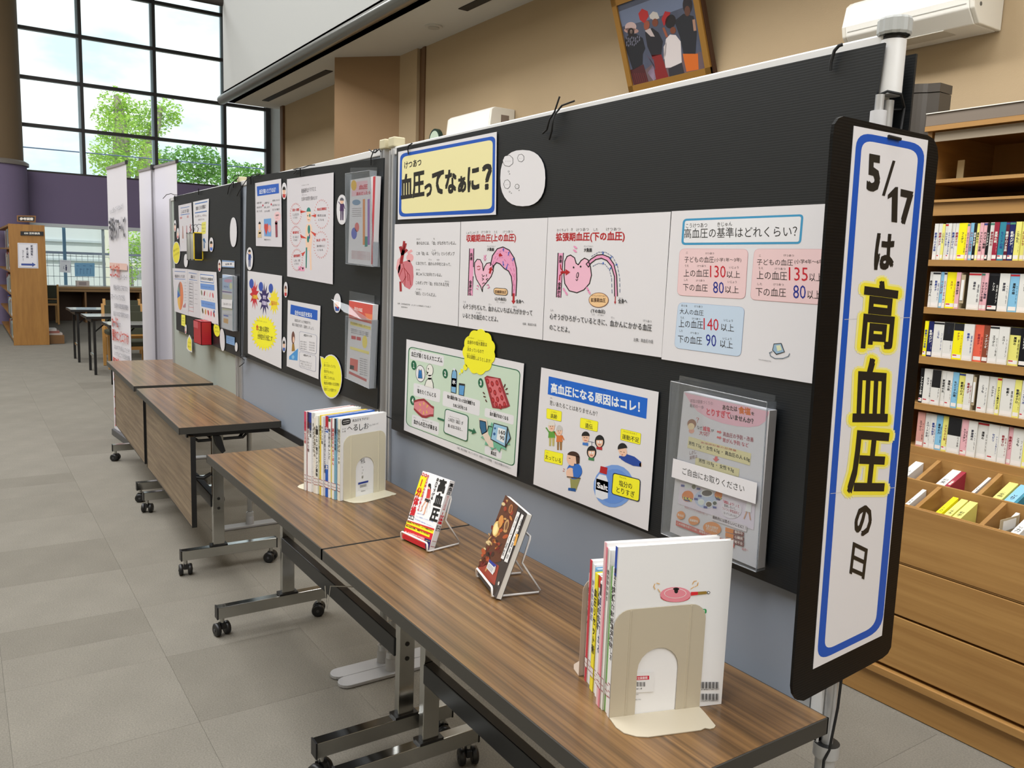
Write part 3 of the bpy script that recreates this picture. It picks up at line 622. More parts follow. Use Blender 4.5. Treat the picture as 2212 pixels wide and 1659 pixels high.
limits([(248, 494), (782, 498), (758, 888), (226, 858)], (236, 204, 206), (200, 120, 130), [('子どもの血圧', 285, 602, 514, 604, 46, DK), ('(小学1年〜3年)', 518, 602, 728, 602, 36, DK), ('上の血圧', 278, 714, 474, 716, 58, DK), ('130', 484, 718, 606, 722, 92, (196, 20, 44)), ('以上', 614, 722, 718, 724, 54, DK), ('下の血圧', 274, 822, 466, 830, 56, DK), ('80', 508, 840, 592, 846, 90, DB), ('以上', 602, 840, 708, 844, 56, DK)],
       [('こ', 298, 532, 312, 532, 12), ('けつあつ', 450, 540, 516, 540, 17), ('うえ', 288, 636, 318, 636, 17), ('けつあつ', 386, 638, 452, 638, 17), ('いじょう', 634, 650, 706, 650, 18), ('した', 282, 746, 312, 746, 17), ('けつあつ', 376, 752, 442, 752, 17), ('いじょう', 622, 762, 692, 764, 18)])
limits([(828, 496), (1378, 498), (1350, 932), (796, 892)], (236, 204, 206), (200, 120, 130), [('子どもの血圧', 850, 622, 1130, 628, 48, DK), ('(小学4年〜6年', 1142, 616, 1368, 620, 40, DK), ('上の血圧', 848, 732, 1084, 742, 66, DK), ('135', 1098, 742, 1246, 748, 104, (196, 20, 44)), ('以上', 1258, 748, 1360, 752, 64, DK), ('下の血圧', 840, 862, 1076, 872, 66, DK), ('80', 1132, 882, 1230, 886, 104, DB), ('以上', 1242, 884, 1346, 890, 66, DK)],
       [('こ', 866, 556, 880, 556, 14), ('けつあつ', 1058, 556, 1138, 558, 18), ('うえ', 862, 654, 898, 655, 18), ('けつあつ', 990, 660, 1072, 662, 18), ('した', 854, 778, 890, 779, 18), ('けつあつ', 978, 782, 1058, 785, 18)])
limits([(236, 912), (754, 950), (724, 1338), (204, 1268)], (198, 216, 236), (110, 140, 190), [('大人の血圧', 248, 1002, 434, 1018, 42, DK), ('上の血圧', 240, 1106, 430, 1120, 60, DK), ('140', 434, 1126, 550, 1136, 92, (196, 20, 44)), ('以上', 570, 1134, 670, 1144, 58, DK), ('下の血圧', 234, 1226, 422, 1244, 60, DK), ('90', 452, 1252, 532, 1260, 92, DB), ('以上', 562, 1262, 662, 1276, 58, DK)],
       [('おとな', 260, 945, 308, 948, 16), ('けつあつ', 362, 952, 426, 956, 17), ('うえ', 254, 1040, 282, 1042, 17), ('けつあつ', 344, 1048, 408, 1052, 17), ('いじょう', 592, 1060, 662, 1066, 18), ('した', 246, 1142, 272, 1144, 17), ('けつあつ', 332, 1158, 396, 1164, 17), ('いじょう', 584, 1202, 652, 1208, 18)])
# small blood pressure meter drawing kept, the two characters left out
a.up().poly([(980, 1234), (1040, 1230), (1066, 1300), (1000, 1322), (968, 1286)], K); a.up().poly([(984, 1240), (1036, 1236), (1060, 1298), (1002, 1314), (974, 1284)], (150, 180, 205)); a.up().poly([(1000, 1250), (1032, 1246), (1044, 1284), (1010, 1294)], (220, 225, 190)).line([(968, 1296), (948, 1306), (955, 1330), (990, 1350), (1050, 1350), (1094, 1334), (1104, 1312)], 6, (110, 125, 140))
a.tx('©2013日本高血圧学会', 862, 1362, 960, 1378, 10, (120, 120, 120)); a.build(s)
# mechanism poster
s, a = poster('mechanism_poster', K6, [(97, 113), (974, 295), (919, 1142), (78, 792)], 'pale green four step diagram sheet with numbered circles, lower left of the near board', 'poster', PG)
GR = (200, 220, 200); DG = (20, 100, 66)
a.rr([(112, 165), (950, 346), (904, 1068), (92, 752)], 40, DG).up().rr([(118, 172), (944, 352), (898, 1060), (98, 750)], 36, GR)
def lab(q, r=14): a.rr(q, r, (226, 226, 230))
a.up(); lab([(128, 184), (378, 238), (374, 318), (124, 260)]); lab([(152, 438), (352, 490), (346, 588), (150, 532)]); lab([(372, 498), (648, 572), (642, 688), (366, 608)]); lab([(684, 624), (902, 684), (896, 754), (680, 690)]); lab([(140, 672), (342, 736), (336, 832), (136, 762)]); lab([(684, 908), (812, 948), (806, 1012), (680, 968)])
a.up().tx('血圧が高くなるメカニズム', 134, 240, 366, 292, 38, K, .02).tx('塩をたくさんとる', 178, 514, 318, 550, 34, K, .02).tx('塩の濃度が高くなった血を調整する', 402, 554, 608, 612, 28, K, .03).tx('ために水分をとる', 446, 618, 550, 648, 28, K, .03).tx('血の量がおおくなる', 720, 682, 858, 722, 30, K, .03).tx('血かんの圧力が高まる', 152, 744, 326, 802, 36, K, .03).tx('高血圧', 728, 974, 770, 988, 30, K, .03)
for t in (('けつあつ', 136, 192, 168, 199, 10), ('たか', 196, 206, 212, 210, 10), ('しお', 180, 470, 194, 474, 12), ('のうど', 430, 536, 452, 542, 11), ('ち', 530, 566, 538, 568, 11), ('ちょうせい', 550, 570, 594, 582, 11), ('すいぶん', 484, 604, 516, 612, 10), ('ち', 724, 652, 730, 654, 11), ('りょう', 748, 660, 770, 666, 11), ('けっ', 152, 702, 168, 707, 11), ('あつりょく', 218, 722, 264, 736, 11), ('たか', 276, 740, 290, 744, 11), ('こうけつあつ', 722, 934, 776, 950, 13)): a.tx(*t, (60, 60, 60))
for t, x, y in (('1', 153, 308), ('2', 387, 370), ('3', 653, 440), ('4', 145, 570)): a.ell(x, y, 20, 36, DG, -6); a.up().tx('１' if t == '1' else t, x - 7, y + 17, x + 6, y + 20, 36, (235, 240, 235), .0 if t == '1' else .04); a.lv -= 1
a.ell(202, 370, 36, 64, K, -4).up().ell(202, 370, 33, 60, (230, 230, 234), -4).up().poly([(190, 335), (212, 336), (218, 408), (184, 404)], K); a.up().poly([(192, 345), (210, 346), (215, 404), (187, 400)], (40, 120, 190)).poly([(194, 334), (210, 334), (210, 344), (194, 344)], (220, 220, 220)).vt('しお', (202, 352), (200, 398), 16, K); a.lv -= 2
a.ell(272, 346, 27, 48, K).up().ell(272, 346, 24, 45, (232, 232, 226)).poly([(250, 380), (290, 380), (282, 415), (262, 415)], (232, 232, 226)).poly([(234, 460), (245, 425), (262, 400), (284, 402), (296, 440), (300, 480)], (232, 232, 226)).line([(234, 460), (245, 425), (262, 405)], 4, K).line([(284, 404), (296, 440), (300, 480)], 4, K).ell(262, 334, 3, 7, K).poly([(246, 355), (262, 362), (250, 376)], GR).line([(246, 352), (262, 362), (248, 378)], 4, K)
a.poly([(440, 350), (450, 332), (462, 332), (474, 352), (476, 380), (470, 520), (430, 510), (434, 380)], K).poly([(490, 440), (536, 448), (528, 538), (488, 528)], K); a.up().poly([(443, 356), (452, 345), (460, 345), (470, 358), (472, 380), (466, 515), (434, 505), (438, 380)], (120, 175, 215)).poly([(438, 402), (472, 408), (469, 472), (435, 466)], (24, 70, 130)).poly([(446, 330), (464, 330), (464, 345), (446, 345)], (220, 225, 230)).poly([(494, 456), (532, 462), (524, 533), (492, 525)], (90, 155, 210)).tx('水', 440, 448, 467, 453, 34, (230, 235, 240), .04)
a.poly([(680, 400), (700, 385), (760, 398), (800, 405), (872, 612), (845, 625), (800, 634), (740, 625)], (150, 45, 52)); a.up().poly([(694, 400), (784, 408), (852, 606), (758, 618)], (212, 110, 116))
a.up()
for x, y in ((706, 426), (740, 446), (776, 440), (726, 492), (760, 512), (798, 492), (746, 568), (780, 562), (812, 550), (770, 600), (800, 616), (832, 600)): a.ell(x, y, 11, 22, (150, 20, 26), -12, n=12); a.up().ell(x, y, 5, 12, (200, 60, 64), -12, n=10); a.lv -= 1
for p_ in ([(828, 470), (836, 450)], [(840, 490), (852, 480)], [(845, 520), (858, 520)], [(672, 510), (682, 520)], [(676, 540), (688, 544)], [(690, 566), (698, 580)]): a.line(p_, 8, (80, 30, 20))
tubeT = [(156, 570), (190, 560), (230, 556), (260, 582), (285, 606), (304, 616)]; tubeB = [(300, 690), (275, 690), (245, 702), (215, 698), (185, 672), (154, 640)]
a.poly(tubeT + tubeB, (150, 40, 48)); a.up().poly([(156, 586), (190, 576), (230, 574), (258, 598), (283, 622), (303, 634), (300, 674), (275, 674), (245, 684), (218, 680), (188, 655), (155, 624)], (218, 130, 138)); a.up()
for x0, y0, x1, y1 in ((205, 610, 196, 590), (230, 605, 230, 582), (250, 625, 260, 602), (205, 635, 196, 652), (228, 650, 228, 676), (248, 645, 254, 670)): arrow(a, x0, y0, x1, y1, 6, (230, 190, 90), 14, 11)
a.rr([(388, 628), (564, 682), (556, 882), (374, 812)], 24, DG).up().rr([(393, 636), (559, 688), (551, 874), (380, 806)], 20, (226, 226, 230)).up().tx('この圧力（血圧）が', 412, 724, 524, 756, 28, K, .02).tx('高いままになると…', 410, 770, 520, 802, 28, K, .02).tx('あつりょく けつあつ', 424, 692, 498, 716, 9, (70, 70, 70))
a.line([(336, 704), (376, 718)], 14, DG); arrow(a, 564, 788, 622, 810, 14, DG, 50, 30)
star = []
for i in range(24): r_ = (115 if i % 2 else 82); star.append((765 + r_ * math.cos(i * PI / 12), 845 + r_ * .95 * math.sin(i * PI / 12) + .25 * r_ * math.cos(i * PI / 12)))
a.poly(star, (110, 180, 150)); a.up().poly([(642, 700), (700, 712), (712, 820), (748, 882), (752, 925), (720, 915), (690, 870), (652, 800)], (226, 208, 192)).poly([(646, 716), (694, 728), (702, 806), (664, 828), (648, 770)], K); a.up().poly([(650, 722), (690, 733), (697, 800), (667, 820), (652, 770)], (40, 100, 140)).poly([(752, 736), (858, 766), (842, 922), (728, 862)], K).poly([(858, 772), (880, 852), (842, 922)], K).line([(702, 802), (716, 760), (740, 768)], 6, K); a.up().poly([(756, 744), (852, 771), (836, 912), (734, 857)], (150, 195, 225)).poly([(860, 790), (874, 850), (846, 900)], (120, 165, 200)); a.up().poly([(786, 772), (842, 790), (830, 888), (774, 860)], (232, 236, 238)).ell(763, 778, 7, 8, (40, 90, 150)).ell(758, 820, 9, 11, (40, 90, 150)).tx('160', 792, 820, 840, 830, 30, K, .02, ); a.tx('90', 800, 860, 832, 870, 30, K, .02)
a.tx('出典：厚生労働省　知っていますか？食塩のとりすぎ問題　〜身近な栄養のおはなし〜', 480, 930, 882, 1086, 16, (60, 60, 60)); a.build(s)
# thought cloud above it
def cloudpts(cx, cy, rx, ry, n=11, sk=.0):
    pts = []
    for i in range(n * 6):
        t = 2 * PI * i / (n * 6); k = 1 + .09 * abs(math.sin(n * t / 2)); pts.append((cx + rx * k * math.cos(t), cy + ry * k * math.sin(t) + sk * rx * k * math.cos(t)))
    return pts
s, a = poster('speech_bubble', K6, cloudpts(638, 208, 113, 158), 'bright yellow cloud bubble overlapping the top of the pale green diagram', 'sticker', 'paper cut-outs on the boards', .0012, M((246, 240, 40), .4))
for t in (('血液中の塩分濃度は', 552, 148, 698, 170, 30), ('決まっているので', 550, 202, 674, 222, 30), ('体は調整しようとします！', 548, 254, 728, 294, 30)): a.tx(*t, (50, 45, 10), .01)
for t in (('けつえきちゅう', 556, 106, 602, 112, 9), ('えんぶんのうど', 630, 124, 676, 132, 9), ('き', 556, 170, 562, 171, 9), ('からだ', 548, 224, 570, 227, 9), ('ちょうせい', 580, 230, 612, 235, 9)): a.tx(*t, (80, 75, 20))
a.build(s)
dots = MB()
for cx, cy, rx, ry in ((536, 322, 15, 24), (510, 350, 9, 16), (493, 370, 5, 8)):
    f = onboard(K6, .0012); dots.prism([f(x, y) for x, y in blob(cx, cy, rx, ry, 16, 2)][::-1], (0, .0006, 0), M((246, 240, 40), .4))
dots.build('bubble_trail', s)
# causes poster
s, a = poster('causes_poster', K6, [(1104, 324), (1980, 508), (1900, 1545), (1044, 1196)], 'white sheet of causes with a blue headline bar, yellow tags and small people, lower middle', 'poster', PG)
a.poly([(1160, 390), (1898, 555), (1888, 708), (1152, 524)], (16, 100, 205)).up().tx('高血圧になる原因はコレ！', 1176, 512, 1840, 664, 76, (235, 240, 245), .03)
a.tx('こうけつあつ', 1218, 418, 1294, 436, 12, (20, 40, 90)).tx('げんいん', 1534, 490, 1588, 502, 12, (20, 40, 90))
a.tx('思いあたることはありませんか？', 1168, 604, 1524, 690, 34, (50, 50, 50), .0).tx('おも', 1172, 556, 1186, 559, 11, (80, 80, 80))
for q, t, tb, rb in (([(1144, 628), (1258, 652), (1254, 730), (1142, 704)], '高齢', (1174, 702, 1224, 712, 36), ('こうれい', 1178, 660, 1222, 668, 11)), ([(1396, 698), (1530, 728), (1524, 806), (1392, 774)], '遺伝', (1432, 774, 1488, 788, 38), ('いでん', 1444, 730, 1476, 736, 11)), ([(1698, 780), (1850, 816), (1844, 902), (1694, 864)], '運動不足', (1708, 858, 1836, 888, 38), ('うんどうぶそく', 1718, 806, 1818, 830, 12)), ([(1130, 936), (1268, 968), (1262, 1056), (1124, 1024)], '太っている', (1134, 1006, 1252, 1040, 36), ('ふと', 1142, 962, 1158, 966, 10))):
    a.rr(q, 10, (150, 150, 20)); a.up(); cx = sum(p[0] for p in q) / 4; cy = sum(p[1] for p in q) / 4; a.rr([(cx + (x - cx) * .975, cy + (y - cy) * .96) for x, y in q], 9, YEL); a.up().tx(t, *tb, K, .01).tx(*rb, (90, 85, 10)); a.lv -= 2
skin = (238, 196, 170)
def person(a, cx, top, hw, hh, shirt, legs, hair, h, arms=True, skin=skin, lean=0):
    """tiny flat drawn figure: head, hair, body, legs"""
    bt = top + hh * 1.9; a.poly([(cx - hw * .9 + lean, bt), (cx + hw * .9 + lean, bt), (cx + hw * 1.1, bt + h * .45), (cx - hw * 1.1, bt + h * .45)], shirt)
    a.poly([(cx - hw * .8, bt + h * .45), (cx - hw * .1, bt + h * .45), (cx - hw * .2, bt + h), (cx - hw * .8, bt + h)], legs).poly([(cx + hw * .1, bt + h * .45), (cx + hw * .9, bt + h * .45), (cx + hw * .8, bt + h), (cx + hw * .2, bt + h)], legs)
    if arms: a.line([(cx - hw * .9 + lean, bt + 4), (cx - hw * 1.7, bt - hh * .6)], hw * .4, shirt).line([(cx + hw * .9 + lean, bt + 4), (cx + hw * 1.5, bt + h * .3)], hw * .4, shirt)
    a.up().ell(cx + lean, top + hh, hw, hh, skin)
    if hair: a.up().ell(cx + lean, top + hh * .9, hw * 1.08, hh * 1.0, hair, 0, 14, 180, 360); a.lv -= 1
    a.up(); a.up(); a.ell(cx + lean - hw * .35, top + hh * 1.05, hw * .1, hh * .1, K, n=6).ell(cx + lean + hw * .35, top + hh * 1.05, hw * .1, hh * .1, K, n=6).line([(cx + lean - hw * .25, top + hh * 1.45), (cx + lean + hw * .25, top + hh * 1.45)], hw * .12, (190, 70, 70)); a.lv -= 3
a.up(); person(a, 1182, 720, 24, 42, (96, 160, 60), (190, 180, 110), (225, 222, 215), 110); person(a, 1240, 758, 22, 38, (216, 120, 60), (150, 110, 60), (200, 198, 196), 110)
for cx, cy, hc, cl, fc in ((1436, 848, K, (60, 120, 200), 0), (1540, 880, K, (180, 40, 50), 1), (1480, 960, K, (60, 130, 80), 1)):
    if fc: a.ell(cx, cy - 4, 36, 48, hc)
    a.up().poly([(cx - 22, cy + 36), (cx + 20, cy + 40), (cx + 18, cy + 62), (cx - 24, cy + 54)], cl).ell(cx, cy, 26, 38, skin).up()
    if not fc: a.ell(cx, cy - 12, 30, 34, hc, 0, 14, 180, 360).line([(cx - 14, cy - 2), (cx - 4, cy)], 4, K).line([(cx + 4, cy), (cx + 14, cy + 2)], 4, K)
    else: a.ell(cx, cy - 14, 28, 26, hc, 0, 14, 180, 360).ell(cx - 9, cy, 7, 9, (240, 240, 240), n=10).ell(cx + 10, cy + 2, 7, 9, (240, 240, 240), n=10)
    a.line([(cx - 8, cy + 20), (cx + 8, cy + 22)], 5, (190, 60, 60)); a.lv -= 2
a.line([(1456, 876), (1500, 884)], 3, (60, 70, 110)).line([(1482, 880), (1480, 910)], 3, (60, 70, 110))
a.poly([(1690, 990), (1740, 970), (1800, 990), (1850, 1030), (1850, 1066), (1790, 1058), (1730, 1030), (1700, 1010)], (30, 70, 160)).ell(1846, 1050, 9, 16, skin); a.up().ell(1712, 945, 30, 46, skin, -20).line([(1690, 992), (1740, 1000)], 16, (30, 70, 160)).up().ell(1712, 930, 36, 42, K, -10, 14, 180, 360).line([(1694, 950), (1704, 953)], 3, K).line([(1718, 956), (1728, 958)], 3, K).line([(1706, 976), (1714, 976)], 4, (180, 60, 60)); a.lv -= 2
a.poly([(1318, 1140), (1398, 1148), (1366, 1240), (1326, 1240)], (150, 150, 90)).poly([(1306, 1222), (1362, 1228), (1362, 1252), (1304, 1242)], (30, 90, 160)).ell(1352, 1098, 58, 62, (46, 110, 200)).up().ell(1322, 1112, 32, 40, skin).up().poly([(1352, 1040), (1400, 1060), (1410, 1110), (1380, 1150), (1345, 1140), (1340, 1090)], (46, 110, 200)).ell(1335, 1008, 40, 52, skin, -10).line([(1298, 1140), (1396, 1152)], 8, (80, 60, 40)).up().ell(1345, 985, 46, 34, (60, 36, 26), 12, 14, 180, 360).poly([(1362, 985), (1392, 990), (1390, 1040), (1368, 1045)], (60, 36, 26)).line([(1312, 1000), (1322, 1003)], 4, K).line([(1270, 1080), (1280, 1084)], 4, (190, 90, 70)).line([(1266, 1096), (1278, 1098)], 4, (190, 90, 70)); a.lv -= 3
a.ell(1644, 1210, 150, 160, (120, 160, 225), 12).ell(1644, 1210, 0.1, .1, WHITE); a.up().ell(1648, 1212, 120, 130, (100, 145, 220), 12); a.up().poly([(1540, 1120), (1590, 1132), (1604, 1180), (1602, 1300), (1560, 1312), (1508, 1290), (1512, 1160)], (226, 230, 238)).poly([(1516, 1152), (1608, 1180), (1606, 1262), (1512, 1234)], (30, 90, 175)).poly([(1548, 1060), (1600, 1072), (1594, 1124), (1540, 1108)], (180, 20, 30)); a.up().tx('Salt', 1522, 1222, 1602, 1248, 44, (240, 240, 245), .03)
a.rr([(1640, 1108), (1848, 1160), (1838, 1330), (1628, 1268)], 22, (24, 40, 70)); a.up().rr([(1646, 1116), (1842, 1165), (1832, 1322), (1634, 1264)], 18, YEL); a.up().tx('塩分の', 1686, 1208, 1784, 1236, 46, K, .01).tx('とりすぎ', 1668, 1256, 1804, 1298, 46, K, .01).tx('えんぶん', 1690, 1146, 1742, 1160, 13, (80, 75, 10)); a.build(s)
# clear pocket with leaflets (near board)
film = clear('clear_film', (.96, .97, .98), .03, .1, (215, 220, 225), .03)
film2 = clear('clear_film_edge', (.88, .9, .92), .05, .2, (215, 220, 225), .18)
LE = 'leaflets held in clear pockets'
def stack(cr, q, n, off0, label, art=None):
    root = None
    f0 = onboard(cr, off0)
    p = [f0(*c) for c in q]
    root = MB().prism(p, (0, n, 0), M((222, 220, 224), .5)).build('leaflet_stack', label=label, cat='leaflets', group=LE)
    return root, Art(f0, NB)
def pocket(cr, back, front, depth, label):
    fb = onboard(cr, .001); ff = onboard(cr, depth)
    bk = [fb(*c) for c in back]; fr = [ff(*c) for c in front]
    o = MB().prism(bk, (0, .0006, 0), film).build('leaflet_pocket', label=label, cat='leaflet pocket', group='clear leaflet pockets')
    MB().prism(fr, (0, .0006, 0), film).build('pocket_front', o)
    e = MB(); yb = bk[0].y
    for i, j in ((1, 2), (2, 3), (3, 0)): e.prism([fr[i], fr[j], Vector((fr[j].x, yb, fr[j].z)), Vector((fr[i].x, yb, fr[i].z))], Vector((0.0005, 0, 0.0005)), film2)
    r_ = .0011
    for i, j in ((0, 1), (1, 2), (2, 3), (3, 0)): e.tube([fr[i], fr[j]], r_, film2, 5)
    e.build('pocket_edge', o)
    return o
pocket(K7, [(292, 102), (978, 246), (946, 600), (840, 1515), (160, 1238), (228, 520)], [(230, 144), (920, 296), (840, 1512), (160, 1235)], .026, 'clear pocket of salt leaflets hanging at the lower right of the near board')
s, a = stack(K7, [(322, 218), (938, 356), (850, 1490), (222, 1222)], .020, .0235, 'white and pink salt leaflets in the clear pocket behind the tall white mook')
a.lv = 1; PKK = (240, 190, 204)
top = [(326, 226), (932, 362)]; arc = [(932, 375), (910, 430), (860, 465), (790, 474), (700, 466), (600, 446), (500, 410), (420, 360), (370, 300)]
a.poly(top + arc, PKK).up().tx('減塩は健康づくりの', 368, 296, 530, 316, 26, (150, 120, 130)).tx('最初の一歩', 366, 330, 466, 346, 26, (150, 120, 130), .01)
a.tx('あなたは', 600, 348, 706, 362, 36, (90, 60, 60), .03).tx('食塩', 714, 376, 802, 390, 54, (226, 120, 50), .04).tx('を', 806, 386, 828, 390, 24, (90, 60, 60), .03).tx('とりすぎて', 486, 386, 656, 416, 52, (226, 70, 90), .03).tx('いませんか？', 656, 416, 822, 452, 38, (60, 50, 50), .03)
a.ell(380, 450, 32, 34, (150, 100, 70)).ell(378, 500, 20, 18, (235, 170, 150)).up().ell(376, 468, 24, 24, (240, 214, 170)).tx('？', 410, 438, 432, 440, 34, (200, 50, 60)).tx('なぜ', 418, 486, 456, 494, 26, (60, 50, 50)).tx('減塩', 458, 498, 512, 508, 34, (226, 80, 100), .02).tx('が', 518, 506, 540, 510, 22, (60, 50, 50)).tx('大切？', 432, 528, 508, 542, 32, (200, 60, 80), .01)
for y in (512, 552): arrow(a, 560, y - 8, 594, y + 0, 12, (226, 110, 110), 26, 14)
a.tx('高血圧の予防・改善', 604, 538, 822, 582, 34, (170, 60, 80), .01).tx('胃がん予防 など', 602, 580, 788, 620, 32, (200, 70, 90), .01)
a.poly([(358, 540), (806, 662), (796, 748), (348, 620)], (232, 222, 170)).poly([(408, 690), (722, 772), (716, 830), (402, 750)], (232, 222, 170)).up().tx('男性 7.5g ・ 女性 6.5g ・ 高血圧の人 6.0g', 358, 604, 796, 726, 34, (60, 60, 40), .015).tx('男性 10.9g ・ 女性 9.3g', 430, 728, 682, 802, 34, (60, 60, 40), .015).tx('食塩摂取量の目標量', 444, 588, 700, 650, 14, (200, 100, 90)); arrow(a, 556, 684, 552, 722, 20, (226, 110, 110), 48, 22); a.tx('しかし', 364, 672, 412, 662, 26, (120, 60, 60)).tx('実際は', 364, 708, 420, 696, 26, (120, 60, 60))
a.poly([(300, 860), (836, 1020), (824, 1210), (282, 1020)], (230, 220, 232)).up().ell(480, 990, 82, 66, (190, 205, 230), 12).up()
for x, y, rx, ry, c in ((490, 946, 46, 28, (70, 60, 50)), (448, 1010, 24, 22, (225, 235, 225)), (504, 1026, 26, 24, (90, 70, 40)), (546, 1018, 18, 18, (60, 70, 60)), (350, 896, 24, 20, (225, 230, 225)), (396, 900, 18, 22, (110, 110, 80))): a.ell(x, y, rx, ry, (235, 238, 238)); a.up().ell(x, y, rx * .8, ry * .75, c); a.lv -= 1
a.ell(352, 968, 42, 40, (228, 130, 50)).ell(572, 960, 28, 30, (228, 130, 50)); a.up().poly([(314, 970), (392, 988), (370, 1008), (330, 1000)], (70, 60, 110)).poly([(546, 970), (600, 984), (580, 1000), (556, 992)], (70, 60, 110)).up().tx('16.4g', 322, 994, 384, 1008, 26, (250, 240, 80), .02).tx('6.2g', 556, 984, 594, 992, 18, (250, 240, 80))
for x, y in ((318, 892), (430, 914), (440, 966), (412, 988), (480, 1046), (546, 1048)): a.poly([(x - 13, y - 9), (x + 13, y - 5), (x + 12, y + 10), (x - 14, y + 6)], (60, 70, 150))
a.ell(664, 1062, 76, 66, (232, 226, 232), 12).poly([(778, 1010), (812, 1020), (806, 1085), (760, 1075)], (238, 238, 240)).line([(775, 1080), (756, 1128)], 8, (220, 170, 140)).line([(792, 1084), (802, 1136)], 8, (220, 170, 140)).up().tx('「減塩しよう！」と', 608, 1016, 722, 1052, 22, (210, 60, 90), .02).tx('意識しないと、', 614, 1042, 700, 1068, 20, (70, 60, 60)).tx('ついつい食塩過多に', 600, 1062, 724, 1104, 22, (190, 60, 80)).tx('なってしまいます', 612, 1094, 704, 1122, 16, (70, 60, 60))
a.tx('食塩をとりすぎる状態が続くと', 330, 1052, 494, 1108, 16, (190, 110, 120)).rr([(526, 1096), (780, 1180), (774, 1224), (522, 1138)], 8, (226, 218, 222)).up().tx('最終的には恐ろしいことに！！', 532, 1128, 772, 1208, 24, (70, 40, 50), .02)
for cx, cy, rx, ry, t in ((304, 1104, 30, 30, '高血圧'), (398, 1142, 40, 32, '動脈硬化')): a.ell(cx, cy, rx, ry, (230, 146, 70)); a.up().tx(t, cx - rx * .75, cy + 4, cx + rx * .75, cy + 16, 18, (245, 235, 220), .02); a.lv -= 1
a.ell(528, 1198, 66, 46, (230, 146, 70), 12).up().tx('全身の血管が', 480, 1186, 572, 1210, 20, (245, 235, 220), .02).tx('ボロボロに', 486, 1208, 566, 1230, 20, (245, 235, 220), .02)
for i, (t, u) in enumerate((('脳', '脳卒中'), ('心臓', '心臓病'), ('腎臓', '腎不全'))): y = 1222 + 36 * i; a.poly([(624, y - 32), (682, y - 16), (680, y + 14), (622, y - 2)], (228, 140, 60)).poly([(684, y - 16), (758, y + 6), (754, y + 36), (680, y + 14)], (124, 60, 56)); a.up().tx(u, 690, y + 10, 748, y + 26, 22, (240, 225, 215), .02); a.lv -= 1
a.poly([(270, 1140), (690, 1305), (686, 1336), (268, 1176)], (206, 90, 80)).up().tx('この状態を防ぐには、減塩を心がけることが大切', 276, 1168, 640, 1300, 18, (240, 220, 210), .02).tx('裏面へ', 742, 1352, 788, 1364, 16, (200, 80, 70)); a.build(s)
s, a = poster('paper_strip', K7, [(246, 697), (848, 874), (836, 1024), (234, 830)], 'white paper strip inviting people to take one, across the near clear pocket', 'label', 'take one strips', .029)
a.tx('ご自由にお取りください', 312, 810, 756, 944, 50, K, .0); a.build(s)
# ================================================================ middle board
lam = M((222, 218, 224), .16)
DKT = (70, 66, 76)
s, a = poster('printed_sheet', K3, [(634, 118), (820, 86), (826, 576), (640, 568)], 'laminated sheet with blue headline bar and heart picture, top left of the middle board', 'poster', PG, 0, lam)
a.poly([(646, 142), (804, 120), (806, 190), (650, 212)], (36, 92, 186)).up().tx('血圧が高いとどうなる？', 664, 198, 782, 182, 34, (225, 228, 238), .02)
for i, x in enumerate((646, 700, 758)):
    for j, y in enumerate((268, 300, 328) if i < 2 else (250, 284, 316)): a.tx(('血管が狭く', '心臓が強く', '血管にかかる', '血圧が', '押し出す', '血圧が高くなる', '高くなる', '力が必要', '圧力が増す')[(j * 3 + i) % 9], x, y, x + (38 if i < 2 else 52), y - 4, 14, DKT)
a.ell(690, 278, 4, 8, (190, 30, 60)).ell(750, 270, 4, 8, (190, 30, 60)).ell(794, 356, 24, 34, (236, 196, 200)).up().tx('動脈硬化', 782, 356, 806, 354, 14, DKT, .01).tx('という', 782, 374, 800, 373, 9, DKT)
a.poly([(697, 376), (749, 370), (750, 500), (700, 498)], (110, 160, 214)).up().poly([(714, 492), (700, 440), (700, 416), (708, 406), (714, 416), (720, 406), (727, 412), (728, 440)], (200, 70, 62)).ell(738, 444, 11, 28, (226, 160, 160))
a.ell(667, 425, 8, 26, skin).up().ell(667, 412, 8, 18, K, 0, 10, 180, 360).poly([(657, 455), (678, 455), (681, 508), (652, 508)], (214, 190, 150)).poly([(662, 470), (676, 470), (676, 480), (662, 482)], K).poly([(778, 400), (794, 400), (796, 504), (782, 506)], (140, 60, 76)).ell(786, 402, 9, 14, (140, 60, 76)); a.tx('高血圧のかたへ', 700, 528, 748, 530, 12, DKT); a.build(s)
s, a = poster('organ_diagram', K3, [(862, 90), (1196, 42), (1190, 844), (864, 786)], 'large laminated sheet of a standing figure ringed by five dotted bubbles', 'poster', PG, 0, lam)
a.tx('動脈硬化がすすむと', 966, 192, 1070, 174, 34, (80, 76, 84), .012).tx('全身の血管を傷めます', 966, 246, 1080, 238, 30, (80, 76, 84), .012).tx('どうみゃくこうか', 968, 140, 1020, 132, 9, DKT).tx('ぜんしん', 968, 208, 1004, 204, 9, DKT)
hs = (238, 204, 180); tg = (40, 130, 120)
a.poly([(1006, 412), (1034, 412), (1042, 440), (1044, 520), (1036, 590), (1040, 740), (1028, 742), (1022, 600), (1008, 600), (1004, 730), (994, 728), (1000, 590), (994, 520), (996, 440)], hs).ell(1020, 350, 17, 48, hs).up().ell(1018, 322, 15, 30, tg, 0, 14, 180, 360).ell(1026, 350, 5, 12, tg).ell(1020, 450, 9, 32, tg).ell(1014, 520, 8, 24, tg).ell(1024, 500, 4, 18, (50, 70, 140)).poly([(998, 580), (1008, 578), (1004, 726), (996, 726)], tg).line([(1012, 380), (1024, 380)], 3, (160, 90, 80)).ell(1012, 352, 3, 5, K)
